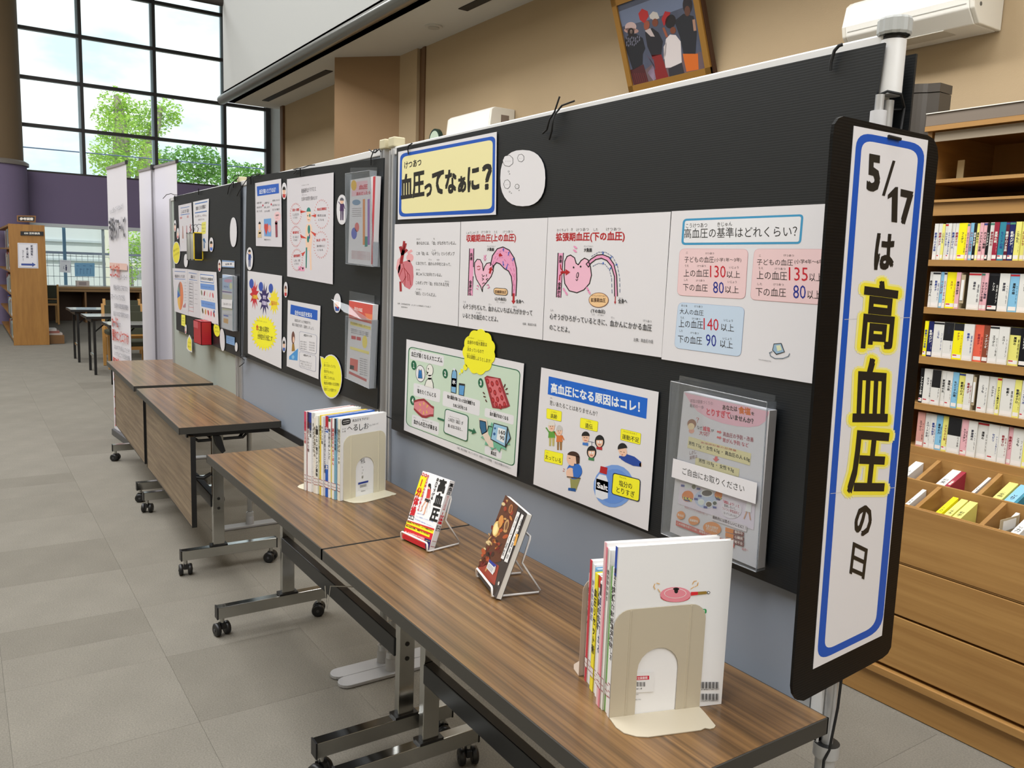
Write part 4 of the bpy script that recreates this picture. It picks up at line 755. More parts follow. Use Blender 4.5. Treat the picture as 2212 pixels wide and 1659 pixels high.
for cx, cy, rx, ry, n1, n2 in ((926, 338, 36, 68, '脳出血・脳梗塞', 'によるまひ'), (1112, 340, 50, 96, '高血圧網膜症', '眼底出血'), (926, 500, 34, 66, '腎硬化', 'むくみなど'), (1106, 560, 48, 88, '狭心症・心不全', '胸の痛みなど'), (934, 668, 36, 70, '閉塞性動脈硬化', 'しびれ、冷感')):
    for i in range(26):
        t = 2 * PI * i / 26; x, y = cx + rx * math.cos(t), cy + ry * math.sin(t); a.line([(x, y), (x + 7 * math.cos(t + .5), y + 11 * math.sin(t + .5))], 3, (214, 120, 116))
    a.tx(n1, cx - rx * .66, cy - ry * .25, cx + rx * .68, cy - ry * .31, 20, (200, 60, 60), .02).tx(n2, cx - rx * .6, cy + ry * .2, cx + rx * .6, cy + ry * .18, 17, DKT).tx('になる', cx - rx * .5, cy + ry * .5, cx + rx * .3, cy + ry * .49, 14, DKT)
for p_ in ([(958, 312), (1004, 322), (960, 334)], [(1034, 352), (1072, 340), (1070, 362)], [(1030, 460), (1062, 500), (1072, 480)], [(958, 486), (1006, 514), (962, 512)], [(966, 622), (996, 606), (976, 644)]): a.poly(p_, (206, 66, 54))
a.poly([(944, 714), (988, 718), (988, 750), (944, 746)], (236, 160, 190)).up().tx('人', 950, 742, 962, 743, 20, (150, 30, 60)).poly([(968, 722), (984, 724), (976, 742)], K); a.build(s)
s, a = poster('warning_poster', K3, [(580, 746), (826, 782), (822, 1448), (582, 1338)], 'white sheet with a large yellow starburst below three small bursts, middle board', 'poster', PG)
def burst(cx, cy, rx, ry, n, c, k=.6, rot=0):
    pts = []
    for i in range(2 * n):
        r_ = (1 if i % 2 == 0 else k) ; t = PI * i / n + rot; pts.append((cx + rx * r_ * math.cos(t), cy + ry * r_ * math.sin(t) + .10 * (rx * r_ * math.cos(t))))
    return a.poly(pts, c)
burst(698, 1192, 98, 132, 26, (238, 220, 90), .80); a.up(); burst(698, 1192, 92, 126, 26, YEL, .80); a.lv = 1
burst(629, 918, 34, 110, 11, (196, 36, 52), .5, .3); burst(700, 950, 40, 120, 11, (44, 30, 96), .5, .1); burst(770, 965, 40, 100, 12, (244, 226, 50), .6, .2)
for cx, cy in ((608, 838), (676, 860), (747, 872)): a.up().ell(cx, cy, 16, 34, (50, 80, 170)); a.lv -= 1
a.up().up().tx('心筋梗塞', 614, 946, 652, 950, 30, (240, 200, 60), .03).tx('慢性', 690, 948, 714, 952, 28, (220, 210, 240), .02).tx('腎臓病', 686, 990, 718, 996, 30, (220, 210, 240), .02).tx('脳卒中', 750, 994, 790, 1000, 34, (220, 130, 50), .02)
a.tx('に関わる深刻な', 660, 1180, 734, 1190, 40, K, .015).tx('合併症を引き起こす！', 652, 1234, 762, 1256, 40, K, .015).tx('命', 642, 1176, 658, 1178, 46, (200, 60, 40), .03).tx('いのち かか しんこく', 644, 1106, 720, 1120, 9, DKT).tx('がっぺいしょう', 656, 1190, 716, 1200, 9, DKT); a.build(s)
s, a = poster('info_sheet', K3, [(868, 956), (1102, 998), (1088, 1524), (860, 1430)], 'white sheet with blue headline bar and a long haired figure, low on the middle board', 'poster', PG)
a.poly([(890, 988), (1082, 1030), (1080, 1102), (886, 1056)], (24, 90, 190)).up().tx('自分の血圧を知る', 920, 1062, 1042, 1084, 34, (230, 234, 240), .025).tx('高血圧はほとんどが無症状です。', 918, 1110, 1034, 1132, 20, DKT).tx('毎日２回血圧を測り、記録をしましょう。', 900, 1140, 1056, 1172, 22, DKT)
for q in ([(952, 1178), (1078, 1208), (1074, 1346), (950, 1314)], [(952, 1322), (1072, 1356), (1070, 1472), (950, 1436)]): a.rr(q, 16, (110, 120, 160)); a.up(); cx = sum(p[0] for p in q) / 4; cy = sum(p[1] for p in q) / 4; a.rr([(cx + (x - cx) * .97, cy + (y - cy) * .97) for x, y in q], 15, WHITE); a.lv -= 1
a.up().tx('★測定のタイミング★', 982, 1216, 1042, 1226, 18, K, .03).tx('★測定のポイント★', 980, 1358, 1034, 1368, 16, K, .03)
for i in range(4): a.tx('起床後１時間以内', 958, 1258 + i * 17, 1004, 1266 + i * 17, 12, DKT).tx('寝る前の測定', 1022, 1264 + i * 18, 1062, 1272 + i * 18, 12, DKT)
for i, t in enumerate(('腕の心臓の高さで測りましょう', '１週間に５日以上測るのが', 'のぞましいです。')): a.tx(t, 958, 1398 + i * 18, 1040, 1418 + i * 18, 13, DKT)
a.lv = 1; a.poly([(878, 1360), (942, 1302), (938, 1390), (878, 1382)], (70, 150, 215)).poly([(900, 1270), (914, 1268), (920, 1320), (896, 1324)], (160, 120, 40)).ell(907, 1226, 12, 46, (110, 70, 60)).up().ell(910, 1240, 6, 22, skin).ell(906, 1365, 10, 14, (140, 190, 230)); a.build(s)
# yellow speech bubble
s, a = poster('speech_bubble', K3, [(1100, 1358), (1122, 1366)] + [(1178 + 78 * math.cos(t), 1504 + 158 * math.sin(t) + 8 * math.cos(t)) for t in [math.radians(d) for d in range(-130, 216, 14)]] + [(1104, 1400)], 'bright yellow oval bubble with a tail below the middle sheet with the blue headline', 'sticker', 'paper cut-outs on the boards', .001)
a.poly([(1104, 1366), (1124, 1372)] + [(1178 + 74 * math.cos(t), 1504 + 150 * math.sin(t) + 8 * math.cos(t)) for t in [math.radians(d) for d in range(-128, 214, 14)]] + [(1108, 1400)], (246, 240, 40)).up()
for i, t in enumerate(('高いとわかっていても', '症状がないからと', '放置していませんか。', '無症状の時期から生活習慣を', '見直すことが重要です！')): a.tx(t, 1128, 1432 + i * 43, (1210, 1196, 1206, 1238, 1216)[i], 1446 + i * 43, 22, (50, 46, 12), .008).tx('たか　ちょうし', 1130, 1406 + i * 43, 1160, 1410 + i * 43, 7, (90, 86, 20))
a.build(s)
# cut-out people on the middle board
CG = 'paper cut-outs on the boards'
def cut(cr, c, rx, ry, label, shirt, legs, hair, sk=skin, off=.0004, fig=True, e=2.2, k=1.0, rot=0):
    s, a = poster('cutout_sticker', cr, blob(c[0], c[1], rx, ry, 22, e, rot), label, 'sticker', CG, off)
    if fig: person(a, c[0], c[1] - ry * .78, rx * .36 * k, ry * .2, shirt, legs, hair, ry * 1.1, sk is skin)
    a.build(s) if fig else None
    return s
def bust(cr, c, rx, ry, label, shirt, hair, mark=None):
    s, a = poster('cutout_sticker', cr, blob(c[0], c[1], rx, ry, 22, 2.1), label, 'sticker', CG, .0004)
    a.poly([(c[0] - rx * .6, c[1] + ry * .35), (c[0] + rx * .6, c[1] + ry * .38), (c[0] + rx * .5, c[1] + ry * .8), (c[0] - rx * .5, c[1] + ry * .8)], shirt).up().ell(c[0], c[1], rx * .55, ry * .42, skin).up().ell(c[0], c[1] - ry * .12, rx * .6, ry * .4, hair, 0, 14, 180, 360).ell(c[0] - rx * .2, c[1] + ry * .02, rx * .07, ry * .03, K, n=6).ell(c[0] + rx * .2, c[1] + ry * .02, rx * .07, ry * .03, K, n=6).line([(c[0] - rx * .15, c[1] + ry * .2), (c[0] + rx * .15, c[1] + ry * .2)], rx * .09, (180, 50, 50))
    if mark: a.ell(c[0] + rx * mark[0], c[1] + ry * mark[1], rx * .2, ry * .1, (200, 40, 50), n=10)
    a.build(s)
bust(K3, (842, 174), 18, 60, 'narrow cut-out of a dark haired man between the two upper sheets of the middle board', (190, 60, 60), K)
cut(K3, (1256, 308), 38, 108, 'cut-out of a figure in a dark purple suit left of the upper clear pocket', (70, 40, 90), (60, 36, 80), (90, 90, 100))
cut(K3, (594, 660), 24, 82, 'cut-out of a man in a blue suit at the left edge of the middle board', (40, 70, 140), (34, 54, 110), K)
bust(K3, (853, 882), 14, 56, 'slim cut-out of a man in a red shirt right of the yellow starburst sheet', (190, 40, 50), (110, 70, 60))
bust(K3, (841, 1276), 14, 56, 'slim cut-out of a man in a blue shirt low beside the starburst sheet', (50, 90, 170), K)
bust(K3, (1222, 978), 26, 70, 'cut-out of a person with red marks under the loose flap of the lower clear pocket', (40, 80, 160), (220, 220, 226), (.2, .45))
# pockets of the middle board
pocket(K3, [(1316, 8), (1508, 4), (1498, 330), (1482, 716), (1286, 694), (1300, 330)], [(1280, 50), (1456, 26), (1482, 718), (1284, 696)], .026, 'upper clear pocket holding the pink leaflet, top right of the middle board')
s, a = stack(K3, [(1318, 96), (1498, 66), (1474, 712), (1300, 690)], .020, .0235, 'white and pink leaflets in the upper clear pocket of the middle board')
a.lv = 1
a.poly([(1328, 112), (1440, 98), (1438, 200), (1326, 214)], (232, 190, 200)).up().tx('血圧', 1378, 166, 1442, 158, 34, (206, 60, 80), .04).tx('高めだったら', 1360, 208, 1460, 198, 26, (206, 60, 80), .03).ell(1342, 134, 20, 38, (226, 180, 50)).ell(1360, 256, 30, 20, (120, 150, 180)).ell(1344, 478, 20, 42, (90, 100, 190)).ell(1364, 434, 16, 34, (220, 110, 110))
for x, c in ((1406, (222, 140, 70)), (1440, (150, 100, 180))): a.poly([(x, 234), (x + 16, 230), (x + 16, 560), (x, 560)], c)
a.poly([(1420, 500), (1440, 500), (1440, 572), (1420, 574)], (40, 140, 130))
for i in range(7): a.tx('高血圧は自覚症状がないまま', 1326, 606 + i * 9, 1458, 618 + i * 9, 6, (190, 90, 100))
for i in range(5): a.line([(1330, 300 + 14 * i), (1396, 298 + 14 * i)], 3, (150, 140, 150))
a.poly([(1480, 72), (1498, 68), (1476, 700), (1466, 700)], (190, 60, 70)); a.build(s)
pocket(K3, [(1310, 890), (1488, 924), (1484, 1260), (1466, 1592), (1280, 1516), (1296, 1200)], [(1282, 1070), (1470, 1100), (1452, 1592), (1278, 1514)], .026, 'lower clear pocket with a loose corner flap, bottom right of the middle board')
s, a = stack(K3, [(1308, 958), (1480, 990), (1448, 1590), (1288, 1516)], .020, .0235, 'white leaflets with a red heading in the lower clear pocket of the middle board')
a.lv = 1; a.poly([(1308, 960), (1478, 992), (1472, 1128), (1306, 1084)], (208, 84, 74)).up().tx('あなたの血圧', 1346, 1030, 1404, 1044, 28, (240, 220, 215), .03).poly([(1420, 1050), (1476, 1060), (1472, 1120), (1440, 1110)], (226, 130, 90)).poly([(1316, 1108), (1464, 1148), (1462, 1170), (1316, 1132)], (240, 226, 130)).poly([(1316, 1288), (1452, 1326), (1450, 1346), (1314, 1306)], (240, 226, 130)).ell(1420, 1256, 18, 46, (240, 220, 100)).poly([(1316, 1370), (1372, 1386), (1368, 1470), (1312, 1450)], (214, 90, 80)).poly([(1314, 1420), (1344, 1428), (1342, 1456), (1312, 1448)], (110, 160, 200)).poly([(1308, 1464), (1434, 1524), (1432, 1542), (1306, 1482)], (190, 70, 74))
for x0, x1 in ((1324, 1360), (1362, 1396)): a.poly([(x0, 1210 + (x0 - 1324) * .2), (x1 - 4, 1216 + (x0 - 1324) * .2), (x1 - 4, 1240 + (x0 - 1324) * .2), (x0, 1234 + (x0 - 1324) * .2)], (200, 70, 80))
a.up().tx('生活習慣の見直しポイント', 1318, 1126, 1460, 1162, 16, (120, 90, 40), .01)
for i in range(8): a.tx('食塩を減らし野菜を多く', 1384, 1376 + i * 16, 1442, 1392 + i * 16, 8, DKT)
for i in range(3): a.tx('血圧の正しい測り方と基準', 1322, 1166 + i * 12, 1446, 1196 + i * 12, 8, DKT)
a.build(s)
f = onboard(K3, .0275); f2 = onboard(K3, .05)
MB().add([f2(1178, 948), f(1300, 990), f(1470, 1104), f(1400, 1098), f(1290, 1070), f2(1268, 1040)], [(0, 1, 2, 3, 4, 5)], clear('dull_film', (.95, .96, .97), .01, .3, (205, 210, 215), .25)).build('loose_flap', bpy.data.objects['leaflet_pocket.002'])
# ================================================================ far left board
K9 = crop(370, 420, 9.219); KA = crop(380, 560, 6.911)
s, a = poster('comparison_sheet', K9, [(140, 222), (400, 164), (440, 1130), (176, 1132)], 'white glossy sheet behind the hanging folders, upper left of the far board', 'poster', PG, 0, lam)
a.poly([(184, 268), (360, 236), (361, 246), (185, 280)], (80, 120, 180)).poly([(186, 402), (366, 378), (367, 390), (187, 416)], (80, 120, 180)).tx('こんなにちがう塩分', 196, 384, 354, 354, 70, DKT, .015).tx('食塩', 170, 492, 216, 486, 46, (190, 90, 90), .02).tx('血圧', 312, 468, 348, 462, 50, (190, 90, 90), .02)
for x, y0, y1, c in ((222, 630, 880, (170, 130, 120)), (300, 620, 862, (180, 130, 140)), (374, 590, 740, (190, 120, 120))): a.poly([(x, y0), (x + 12, y0), (x + 26, y1), (x - 4, y1)], c)
a.tx('昔と今', 212, 954, 250, 952, 18, (190, 120, 120)); a.build(s)
s, a = poster('target_sheet', K9, [(434, 150), (748, 84), (728, 1132), (462, 1128)], 'white sheet with a yellow note printed on it, right of the hanging folders', 'poster', PG)
a.poly([(470, 182), (718, 130), (718, 152), (472, 202)], (80, 120, 180)).poly([(470, 360), (708, 320), (708, 342), (471, 380)], (80, 120, 180)).tx('食塩の１日の目標量は？', 488, 322, 690, 278, 80, DKT, .02).tx('成人男性7.5g、女性6.5g', 476, 468, 698, 440, 50, (110, 90, 100), .01).tx('高血圧の人6g', 536, 530, 656, 512, 44, DKT).rr([(606, 560), (692, 540), (686, 780), (600, 800)], 16, (226, 220, 110)).up().tx('ひとくち', 618, 622, 676, 614, 30, DKT).tx('減塩しよう', 614, 690, 680, 684, 30, DKT).tx('うす味', 614, 756, 670, 752, 30, DKT)
a.poly([(640, 880), (660, 870), (690, 960), (680, 970), (664, 930), (668, 1072), (648, 1072), (650, 950), (626, 900)], (60, 110, 160)); a.build(s)
for c, rx, ry, lb, sh, hr in (((74, 628), 24, 118, 'thin cut-out of a dark haired person at the far board left edge, upper of two', (214, 150, 140), K), ((130, 780), 24, 112, 'thin cut-out of a person in pink at the far board left edge, lower of two', (210, 110, 110), (200, 190, 190)), ((796, 1000), 42, 144, 'cut-out of a doctor in blue right of the sheet with the yellow note', (70, 110, 200), K), ((960, 1420), 32, 120, 'small cut-out of a brown haired person left of the blue edged name card', (180, 60, 70), (110, 60, 50))): bust(K9, c, rx, ry, lb, sh, hr)
cut(K9, (1235, 752), 68, 296, 'tall blank white oval cut-out at the right of the far board', 0, 0, 0, fig=False)
cut(K9, (290, 1318), 38, 132, 'small blank white cut-out below the hanging folders', 0, 0, 0, fig=False)
s, a = poster('speech_bubble', K9, blob(100, 1162, 74, 222, 26, 2.1), 'large yellow oval sticker with slanting lines of text at the far board left edge', 'sticker', CG)
a.poly(blob(100, 1162, 68, 210, 26, 2.1), (226, 214, 60)).up().tx('塩分はどれくらい', 46, 1150, 150, 1090, 46, (120, 112, 40), .01).tx('とっていますか', 50, 1240, 156, 1180, 46, (120, 112, 40), .01); a.build(s)
s, a = poster('name_card', K9, [(1012, 1308), (1258, 1326), (1256, 1460), (1010, 1448)], 'small white card with blue edges above the far board pocket', 'label', None)
a.poly([(1012, 1310), (1257, 1328), (1256, 1352), (1011, 1334)], (110, 150, 200)).poly([(1011, 1428), (1256, 1440), (1255, 1458), (1010, 1446)], (110, 150, 200)).up().tx('血圧手帳・資料', 1078, 1408, 1208, 1404, 38, DKT, .02); a.build(s)
s, a = poster('pie_chart_sheet', KA, [(-50, 132), (170, 146), (182, 842), (-20, 776)], 'white sheet with an orange and blue pie chart, lower left of the far board', 'poster', PG, 0, lam)
a.poly([(-20, 176), (140, 184), (140, 192), (-20, 184)], (80, 120, 180)).poly([(-20, 288), (142, 296), (142, 304), (-20, 296)], (80, 120, 180)).tx('食塩は何からとっているか', -16, 276, 132, 282, 50, DKT, .02)
a.ell(66, 546, 44, 212, (212, 126, 86), n=30).up().ell(66, 546, 44, 212, (222, 176, 90), 0, 10, 95, 170).ell(66, 546, 44, 212, (60, 100, 170), 0, 8, 170, 205).ell(66, 546, 44, 212, (110, 160, 150), 0, 6, 205, 225).ell(66, 546, 44, 212, (130, 110, 110), 0, 6, 225, 265)
for i in range(7): a.tx('しょうゆ', 120, 356 + i * 44, 154, 360 + i * 44, 14, DKT)
for i in range(4): a.line([(112 + i * 10, 720), (112 + i * 10, 690 - i * 12)], 6, (170, 60, 80))
a.build(s)
s, a = poster('table_sheet', KA, [(172, 146), (340, 172), (364, 884), (184, 840)], 'white glossy sheet with a ruled table, between the pie chart and the blue banded sheet', 'poster', PG, 0, lam)
a.poly([(192, 196), (312, 214), (312, 222), (192, 205)], (80, 120, 180)).poly([(196, 296), (318, 314), (318, 322), (196, 305)], (80, 120, 180)).tx('減塩のコツ', 222, 284, 286, 294, 50, DKT, .02)
for y in (330, 440, 500, 570, 640): a.line([(200, y), (258, y + 10)], 3, DKT).line([(280, y + 20), (322, y + 26)], 3, DKT)
a.line([(200, 330), (192, 780)], 3, DKT).line([(256, 340), (262, 790)], 3, DKT).line([(192, 710), (262, 722)], 5, (190, 60, 70)).line([(194, 766), (262, 784)], 5, (190, 60, 70))
for i in range(8): a.tx('調味料は小皿に', 204, 370 + i * 44, 250, 378 + i * 44, 22, DKT)
a.build(s)
s, a = poster('food_sheet', KA, [(340, 172), (604, 192), (636, 992), (366, 884)], 'white sheet with two blue bands and rows of small foods, above the red box', 'poster', PG)
a.poly([(362, 220), (562, 240), (566, 362), (366, 338)], (70, 120, 190)).up().poly([(366, 232), (558, 250), (562, 350), (370, 326)], WHITE).up().tx('食べ物に含まれる食塩量の例', 372, 306, 550, 326, 44, K, .02); a.lv = 1
a.poly([(364, 358), (572, 382), (576, 468), (368, 444)], (110, 150, 214)).poly([(374, 608), (586, 650), (590, 752), (380, 704)], (110, 150, 214)).tx('主な食品の塩分', 376, 412, 530, 432, 18, (60, 80, 130)).tx('外食・加工食品の塩分', 390, 664, 560, 696, 18, (60, 80, 130))
for i, c in enumerate(((110, 110, 80), (150, 30, 50), (226, 210, 200), (222, 150, 160), (200, 60, 70))): a.ell(384 + i * 42, 500 + i * 10, 9, 40, c, 8 if i % 2 else -6); a.tx('1.2g', 376 + i * 42, 584 + i * 8, 398 + i * 42, 588 + i * 8, 10, DKT)
for i, c in enumerate(((90, 80, 50), (190, 150, 80), (180, 50, 50), (222, 120, 140), (170, 60, 60))): a.ell(400 + i * 42, 770 + i * 14, 11, 42, c, 0 if i % 2 else -8)
a.ell(570, 782, 11, 22, (90, 100, 160)); a.build(s)
pocket(KA, [(690, 140), (876, 150), (882, 600), (862, 1074), (676, 1020), (676, 600)], [(650, 290), (858, 250), (860, 1076), (674, 1022)], .022, 'clear pocket with pale blue leaflets at the right of the far board')
s, a = stack(KA, [(694, 226), (862, 250), (856, 1074), (684, 1016)], .016, .0195, 'pale blue leaflets in the clear pocket of the far board')
a.lv = 1; a.poly([(694, 230), (840, 252), (836, 480), (692, 450)], (176, 196, 226)).up().ell(780, 322, 60, 26, (222, 160, 190)).ell(820, 400, 20, 50, (226, 226, 170)).tx('高血圧予防', 716, 420, 780, 430, 30, (90, 110, 170), .02); a.lv = 1
a.poly([(692, 470), (836, 490), (836, 508), (692, 490)], (120, 90, 150)).poly([(692, 520), (836, 540), (834, 600), (690, 590)], (222, 216, 196)).poly([(712, 826), (782, 842), (782, 862), (712, 846)], (90, 110, 190)).poly([(712, 876), (782, 894), (780, 964), (710, 944)], (224, 176, 110)).poly([(692, 730), (836, 744), (836, 770), (692, 760)], (220, 220, 190))
for i in range(5): a.line([(700, 610 + 200 + i * 4), (830, 826 + i * 4)], 1.5, (170, 170, 190))
a.poly([(846, 252), (862, 252), (856, 1068), (848, 1066)], (70, 120, 140)); a.build(s)
s, a = poster('paper_strip', KA, [(682, 594), (840, 608), (838, 738), (682, 714)], 'white paper strip across the far board pocket', 'label', 'take one strips', .023)
a.tx('ご自由にお取りください', 702, 682, 828, 696, 36, DKT, .0); a.build(s)
s, a = poster('speech_bubble', KA, [(82, 824), (138, 834), (140, 990), (130, 1010), (118, 996), (80, 984)], 'small yellow rectangular bubble left of the red box', 'sticker', CG, 0, M((236, 230, 90), .45)); a.tx('おうちの', 92, 888, 128, 892, 20, K).tx('血圧は', 92, 926, 126, 930, 20, K).tx('いくつ？', 92, 966, 128, 972, 20, K); a.build(s)
s, a = poster('speech_bubble', KA, blob(608, 1056, 44, 100, 22, 2.1, -8), 'small yellow oval bubble right of the red box', 'sticker', CG, 0, M((236, 230, 60), .45)); a.tx('書いて', 588, 1030, 630, 1040, 26, K).tx('入れてね', 584, 1084, 638, 1096, 26, K); a.build(s)
s, a = poster('speech_bubble', KA, [(200, 1125), (236, 1210), (240, 1392), (190, 1370), (160, 1330), (166, 1200)], 'yellow bubble hanging under the red box below the far board', 'sticker', CG, .001); a.poly([(198, 1150), (232, 1214), (234, 1372), (190, 1352), (170, 1310), (174, 1210)], (236, 226, 70)).up().tx('クイズに', 182, 1252, 226, 1262, 26, K).tx('答えよう', 182, 1312, 224, 1322, 26, K); a.build(s)
bust(KA, (146, 1046), 14, 70, 'tiny cut-out of a person in pink touching the red box', (200, 110, 120), (190, 180, 190))
cut(KA, (692, 1204), 36, 168, 'tall blank white cut-out right of the small yellow oval bubble', 0, 0, 0, fig=False, rot=-3); cut(KA, (900, 1310), 20, 68, 'tiny blank cut-out at the lower right corner of the far board', 0, 0, 0, fig=False)
s, a = poster('note_card', KA, [(752, 1134), (876, 1166), (876, 1290), (752, 1252)], 'small light blue note near the lower right corner of the far board', 'note', None, 0, M((130, 170, 220), .5))
for i in range(3): a.tx('減塩は今日から', 764, 1184 + i * 28, 862, 1212 + i * 28, 12, (70, 100, 160))
a.build(s)
# red box
f = onboard(KA, .0); fo = onboard(KA, .062)
A_, B_, C_, D_ = f(272, 860), f(386, 906), f(388, 1240), f(272, 1250)
x0 = at(*KA(262, 900), 'y', YB - .065).x; x1 = at(*KA(372, 905), 'y', YB - .065).x; z1 = at(*KA(262, 900), 'y', YB - .065).z; z0 = at(*KA(280, 1246), 'y', YB - .065).z
redm = M((176, 30, 42), .35)
t = MB(); yb, yf = YB - .005, YB - .065
t.box((x0, yf, z0), (x1, yf + .003, z1), redm).box((x0, yb - .003, z0), (x1, yb, z1), redm).box((x0, yf, z0), (x0 + .003, yb, z1), redm).box((x1 - .003, yf, z0), (x1, yb, z1), redm).box((x0, yf, z0), (x1, yb, z0 + .003), redm)
xm = (x0 + x1) / 2; t.box((x0, yf, z1 - .003), (xm - .02, yb, z1), redm).box((xm + .02, yf, z1 - .003), (x1, yb, z1), redm)
rb = t.build('slot_box', label='dark red cardboard box with a slot on top, fixed low on the far board', cat='box')
MB().box((xm - .02, yf + .035, z1 - .003), (xm + .02, yb, z1), redm).box((xm - .02, yf, z1 - .003), (xm + .02, yf + .02, z1), redm).build('box_lid', rb)
MB().box((x0 + .002, yf - .0008, z1 - .045), (xm + .02, yf, z1 - .006), M((196, 84, 92), .4)).build('box_label', rb)
# hanging folders and S hooks on the far board
def hang(x, y, label, col, edge, wd=.075, kk=0):
    p = at(x, y, 'y', YB - .03); h = .165
    root = empty('hanging_folder', (p.x, p.y, p.z - h), label, 'folder', 'folders hung on the far board')
    MB().box((p.x - .012, YB - .052, p.z - h), (p.x - .009, YB - .052 + wd * .62, p.z), M(col, .35)).build('folder_cover', root)
    t = MB(); yb_, yf_ = YB - .052 + wd * .62, YB - .053
    for a_, b_ in (((p.x - .0125, yf_, p.z - h), (p.x - .006, yf_ + .005, p.z)), ((p.x - .0125, yb_ - .005, p.z - h), (p.x - .006, yb_, p.z)), ((p.x - .0125, yf_, p.z - .006), (p.x - .006, yb_, p.z)), ((p.x - .0125, yf_, p.z - h), (p.x - .006, yb_, p.z - h + .006))): t.box(a_, b_, M(edge, .4))
    t.build('folder_rim', root)
    MB().tube([(p.x - .01, YB - .03, p.z + .0), (p.x - .01, YB - .022, p.z + .022), (p.x - .01, YB - .034, p.z + .034), (p.x - .01, YB - .022, p.z + .048), (p.x - .01, YB - .004, p.z + .044)], .0016, M((60, 60, 66), .3, .9), 6).build('hook', root)
hang(412, 503, 'leftmost pale folder hung from a hook on the far board', (196, 198, 190), (150, 150, 148)); hang(418.5, 502, 'middle pale folder hung from a hook on the far board', (200, 200, 190), (150, 150, 148)); hang(427, 501.5, 'black folder with bright yellow rim hung on the far board', (24, 24, 24), (232, 200, 30), .085)
# ================================================================ hanging sign beside the near panel
SN = Vector((math.cos(math.radians(3)), math.sin(math.radians(3)), 0)); SO = Vector((1.2, .5, 0))
KS = crop(1680, 240, 1.27615)
def onsign(cr, off=0.): return lambda x, y: onpl(*cr(x, y), SO + SN * off, SN)
f = onsign(full)
q = [(1800, 290), (1803, 268), (1812, 255), (1822, 251), (2004, 292), (2017, 300), (2025, 318), (2027, 340), (1925, 1398), (1918, 1412), (1906, 1422), (1736, 1514), (1722, 1512), (1714, 1500), (1712, 1484)]
b = MB().prism([f(*c) for c in q], -SN * .005, black_s).build('hanging_sign', label='tall narrow black sign board bearing a blue bordered white sheet, beside the near panel', cat='sign')
t = MB()
for i in range(60):
    z_ = .78 + i * .0148; 
fe = onsign(full, .0003)
fs = onsign(KS, .0006)
sh = MB().prism([onsign(full, .0008)(*c) for c in ((1844.7, 271.6), (2005, 303), (1905, 1373), (1756.4, 1445.6))], -SN * .0006, M((226, 224, 228), .3)).build('sign_sheet', b)
SF = onsign(full, .0008); KT = crop(1680, 240, 1.27615)
a = Art(SF, SN)
a.poly(a.rquad([(1851, 284), (1999, 313), (1905, 1361), (1764, 1430)], 34), (10, 80, 184)).up().poly(a.rquad([(1862, 302), (1984, 326), (1891, 1352), (1780, 1406)], 24), (224, 222, 226))
# paper joins
a.up()
for y0, y1 in ((690, 686), (1066, 1053)): a.line([(1824 - (y0 - 690) * .08, y0), (1968 - (y0 - 690) * .09, y1)], 1.2, (196, 194, 200))
ZB = (26, 24, 20)
a.up(); a.lv += 2
def big(t, q, off=.03, c=ZB): a.text(t, q[0], q[1], q[2], c, off)
big('5', [(1871, 412), (1899, 416), (1874, 331)], .035); a.line([(1930, 349), (1908, 421)], 6, ZB)
a.poly([(1917, 421), (1933, 404), (1939, 404), (1937, 481), (1925, 479), (1926, 425), (1917, 430)], ZB); big('7', [(1943, 483), (1970, 488), (1945, 408)], .035)
big('は', [(1886, 583), (1928, 584), (1892, 503)], .035); big('の', [(1842, 1156), (1878, 1160), (1850, 1088)], .03); big('日', [(1834, 1238), (1866, 1252), (1842, 1170)], .02)
HZ = (('高', [(1855, 752), (1928, 756), (1868, 601)]), ('血', [(1840, 912), (1916, 912), (1846, 770)]), ('圧', [(1828, 1066), (1908, 1066), (1842, 928)]))
for t, q in HZ:
    v, F = glyphs(t); x0 = min(p[0] for p in v); x1 = max(p[0] for p in v); y0 = min(p[1] for p in v); y1 = max(p[1] for p in v)
    A, B, C = Vector(q[0]), Vector(q[1]), Vector(q[2])
    for lv_, c, rads in ((4, (240, 232, 150), (13, 11)), (5, (242, 228, 60), (8.5, 5, 2))):
        for rad in rads:
            for k in range(14):
                d = Vector((math.cos(k * PI / 7) * rad, math.sin(k * PI / 7) * rad)); a.lv = lv_ + k * .05 + rad * .01; a.text(t, A + d, B + d, C + d, c)
    a.lv = 7; a.text(t, A, B, C, ZB, .026)
a.build(sh)
st = MB().box((0, 0, 0), (.001, .001, .001), blk) if 0 else MB()
g0, g1 = SF(1917, 295), SF(1942, 301); st.tube([g0 + SN * .002, g1 + SN * .002], .0028, M((14, 14, 14), .6), 8); st.build('tie_cord', b)
# cords round the pole behind the sign
cordm = M((12, 12, 13), .7)
tubeo('tie_cord', [(1.185, .52, 1.72), (1.196, .49, 1.735), (1.180, .478, 1.74), (1.158, .480, 1.735), (1.150, .52, 1.72), (1.172, .535, 1.72), (1.185, .52, 1.72), (1.191, .505, 1.66), (1.192, .50, 1.60)], .0022, cordm, 'black cord looped round the white pole just above the hanging sign', 'cord', 'black tie cords')
tubeo('tie_cord', [(1.192, .49, .80), (1.188, .492, .70), (1.184, .485, .62), (1.18, .478, .6), (1.19, .462, .56), (1.205, .44, .50)], .0024, cordm, 'black cord hanging down the pole below the sign to the table corner', 'cord', 'black tie cords')
def tie(cr, pts, label, r=.0022):
    return tubeo('tie_cord', [at(*cr(x, y), 'y', YB - .007 - d) for x, y, d in pts], r, cordm, label, 'cord', 'black tie cords')
L_ = 'black tie cord knotted over the top rail '
KC = crop(760, 220, 8.295); KD = crop(480, 340, 8.295); KE = crop(680, 0, 3.072)
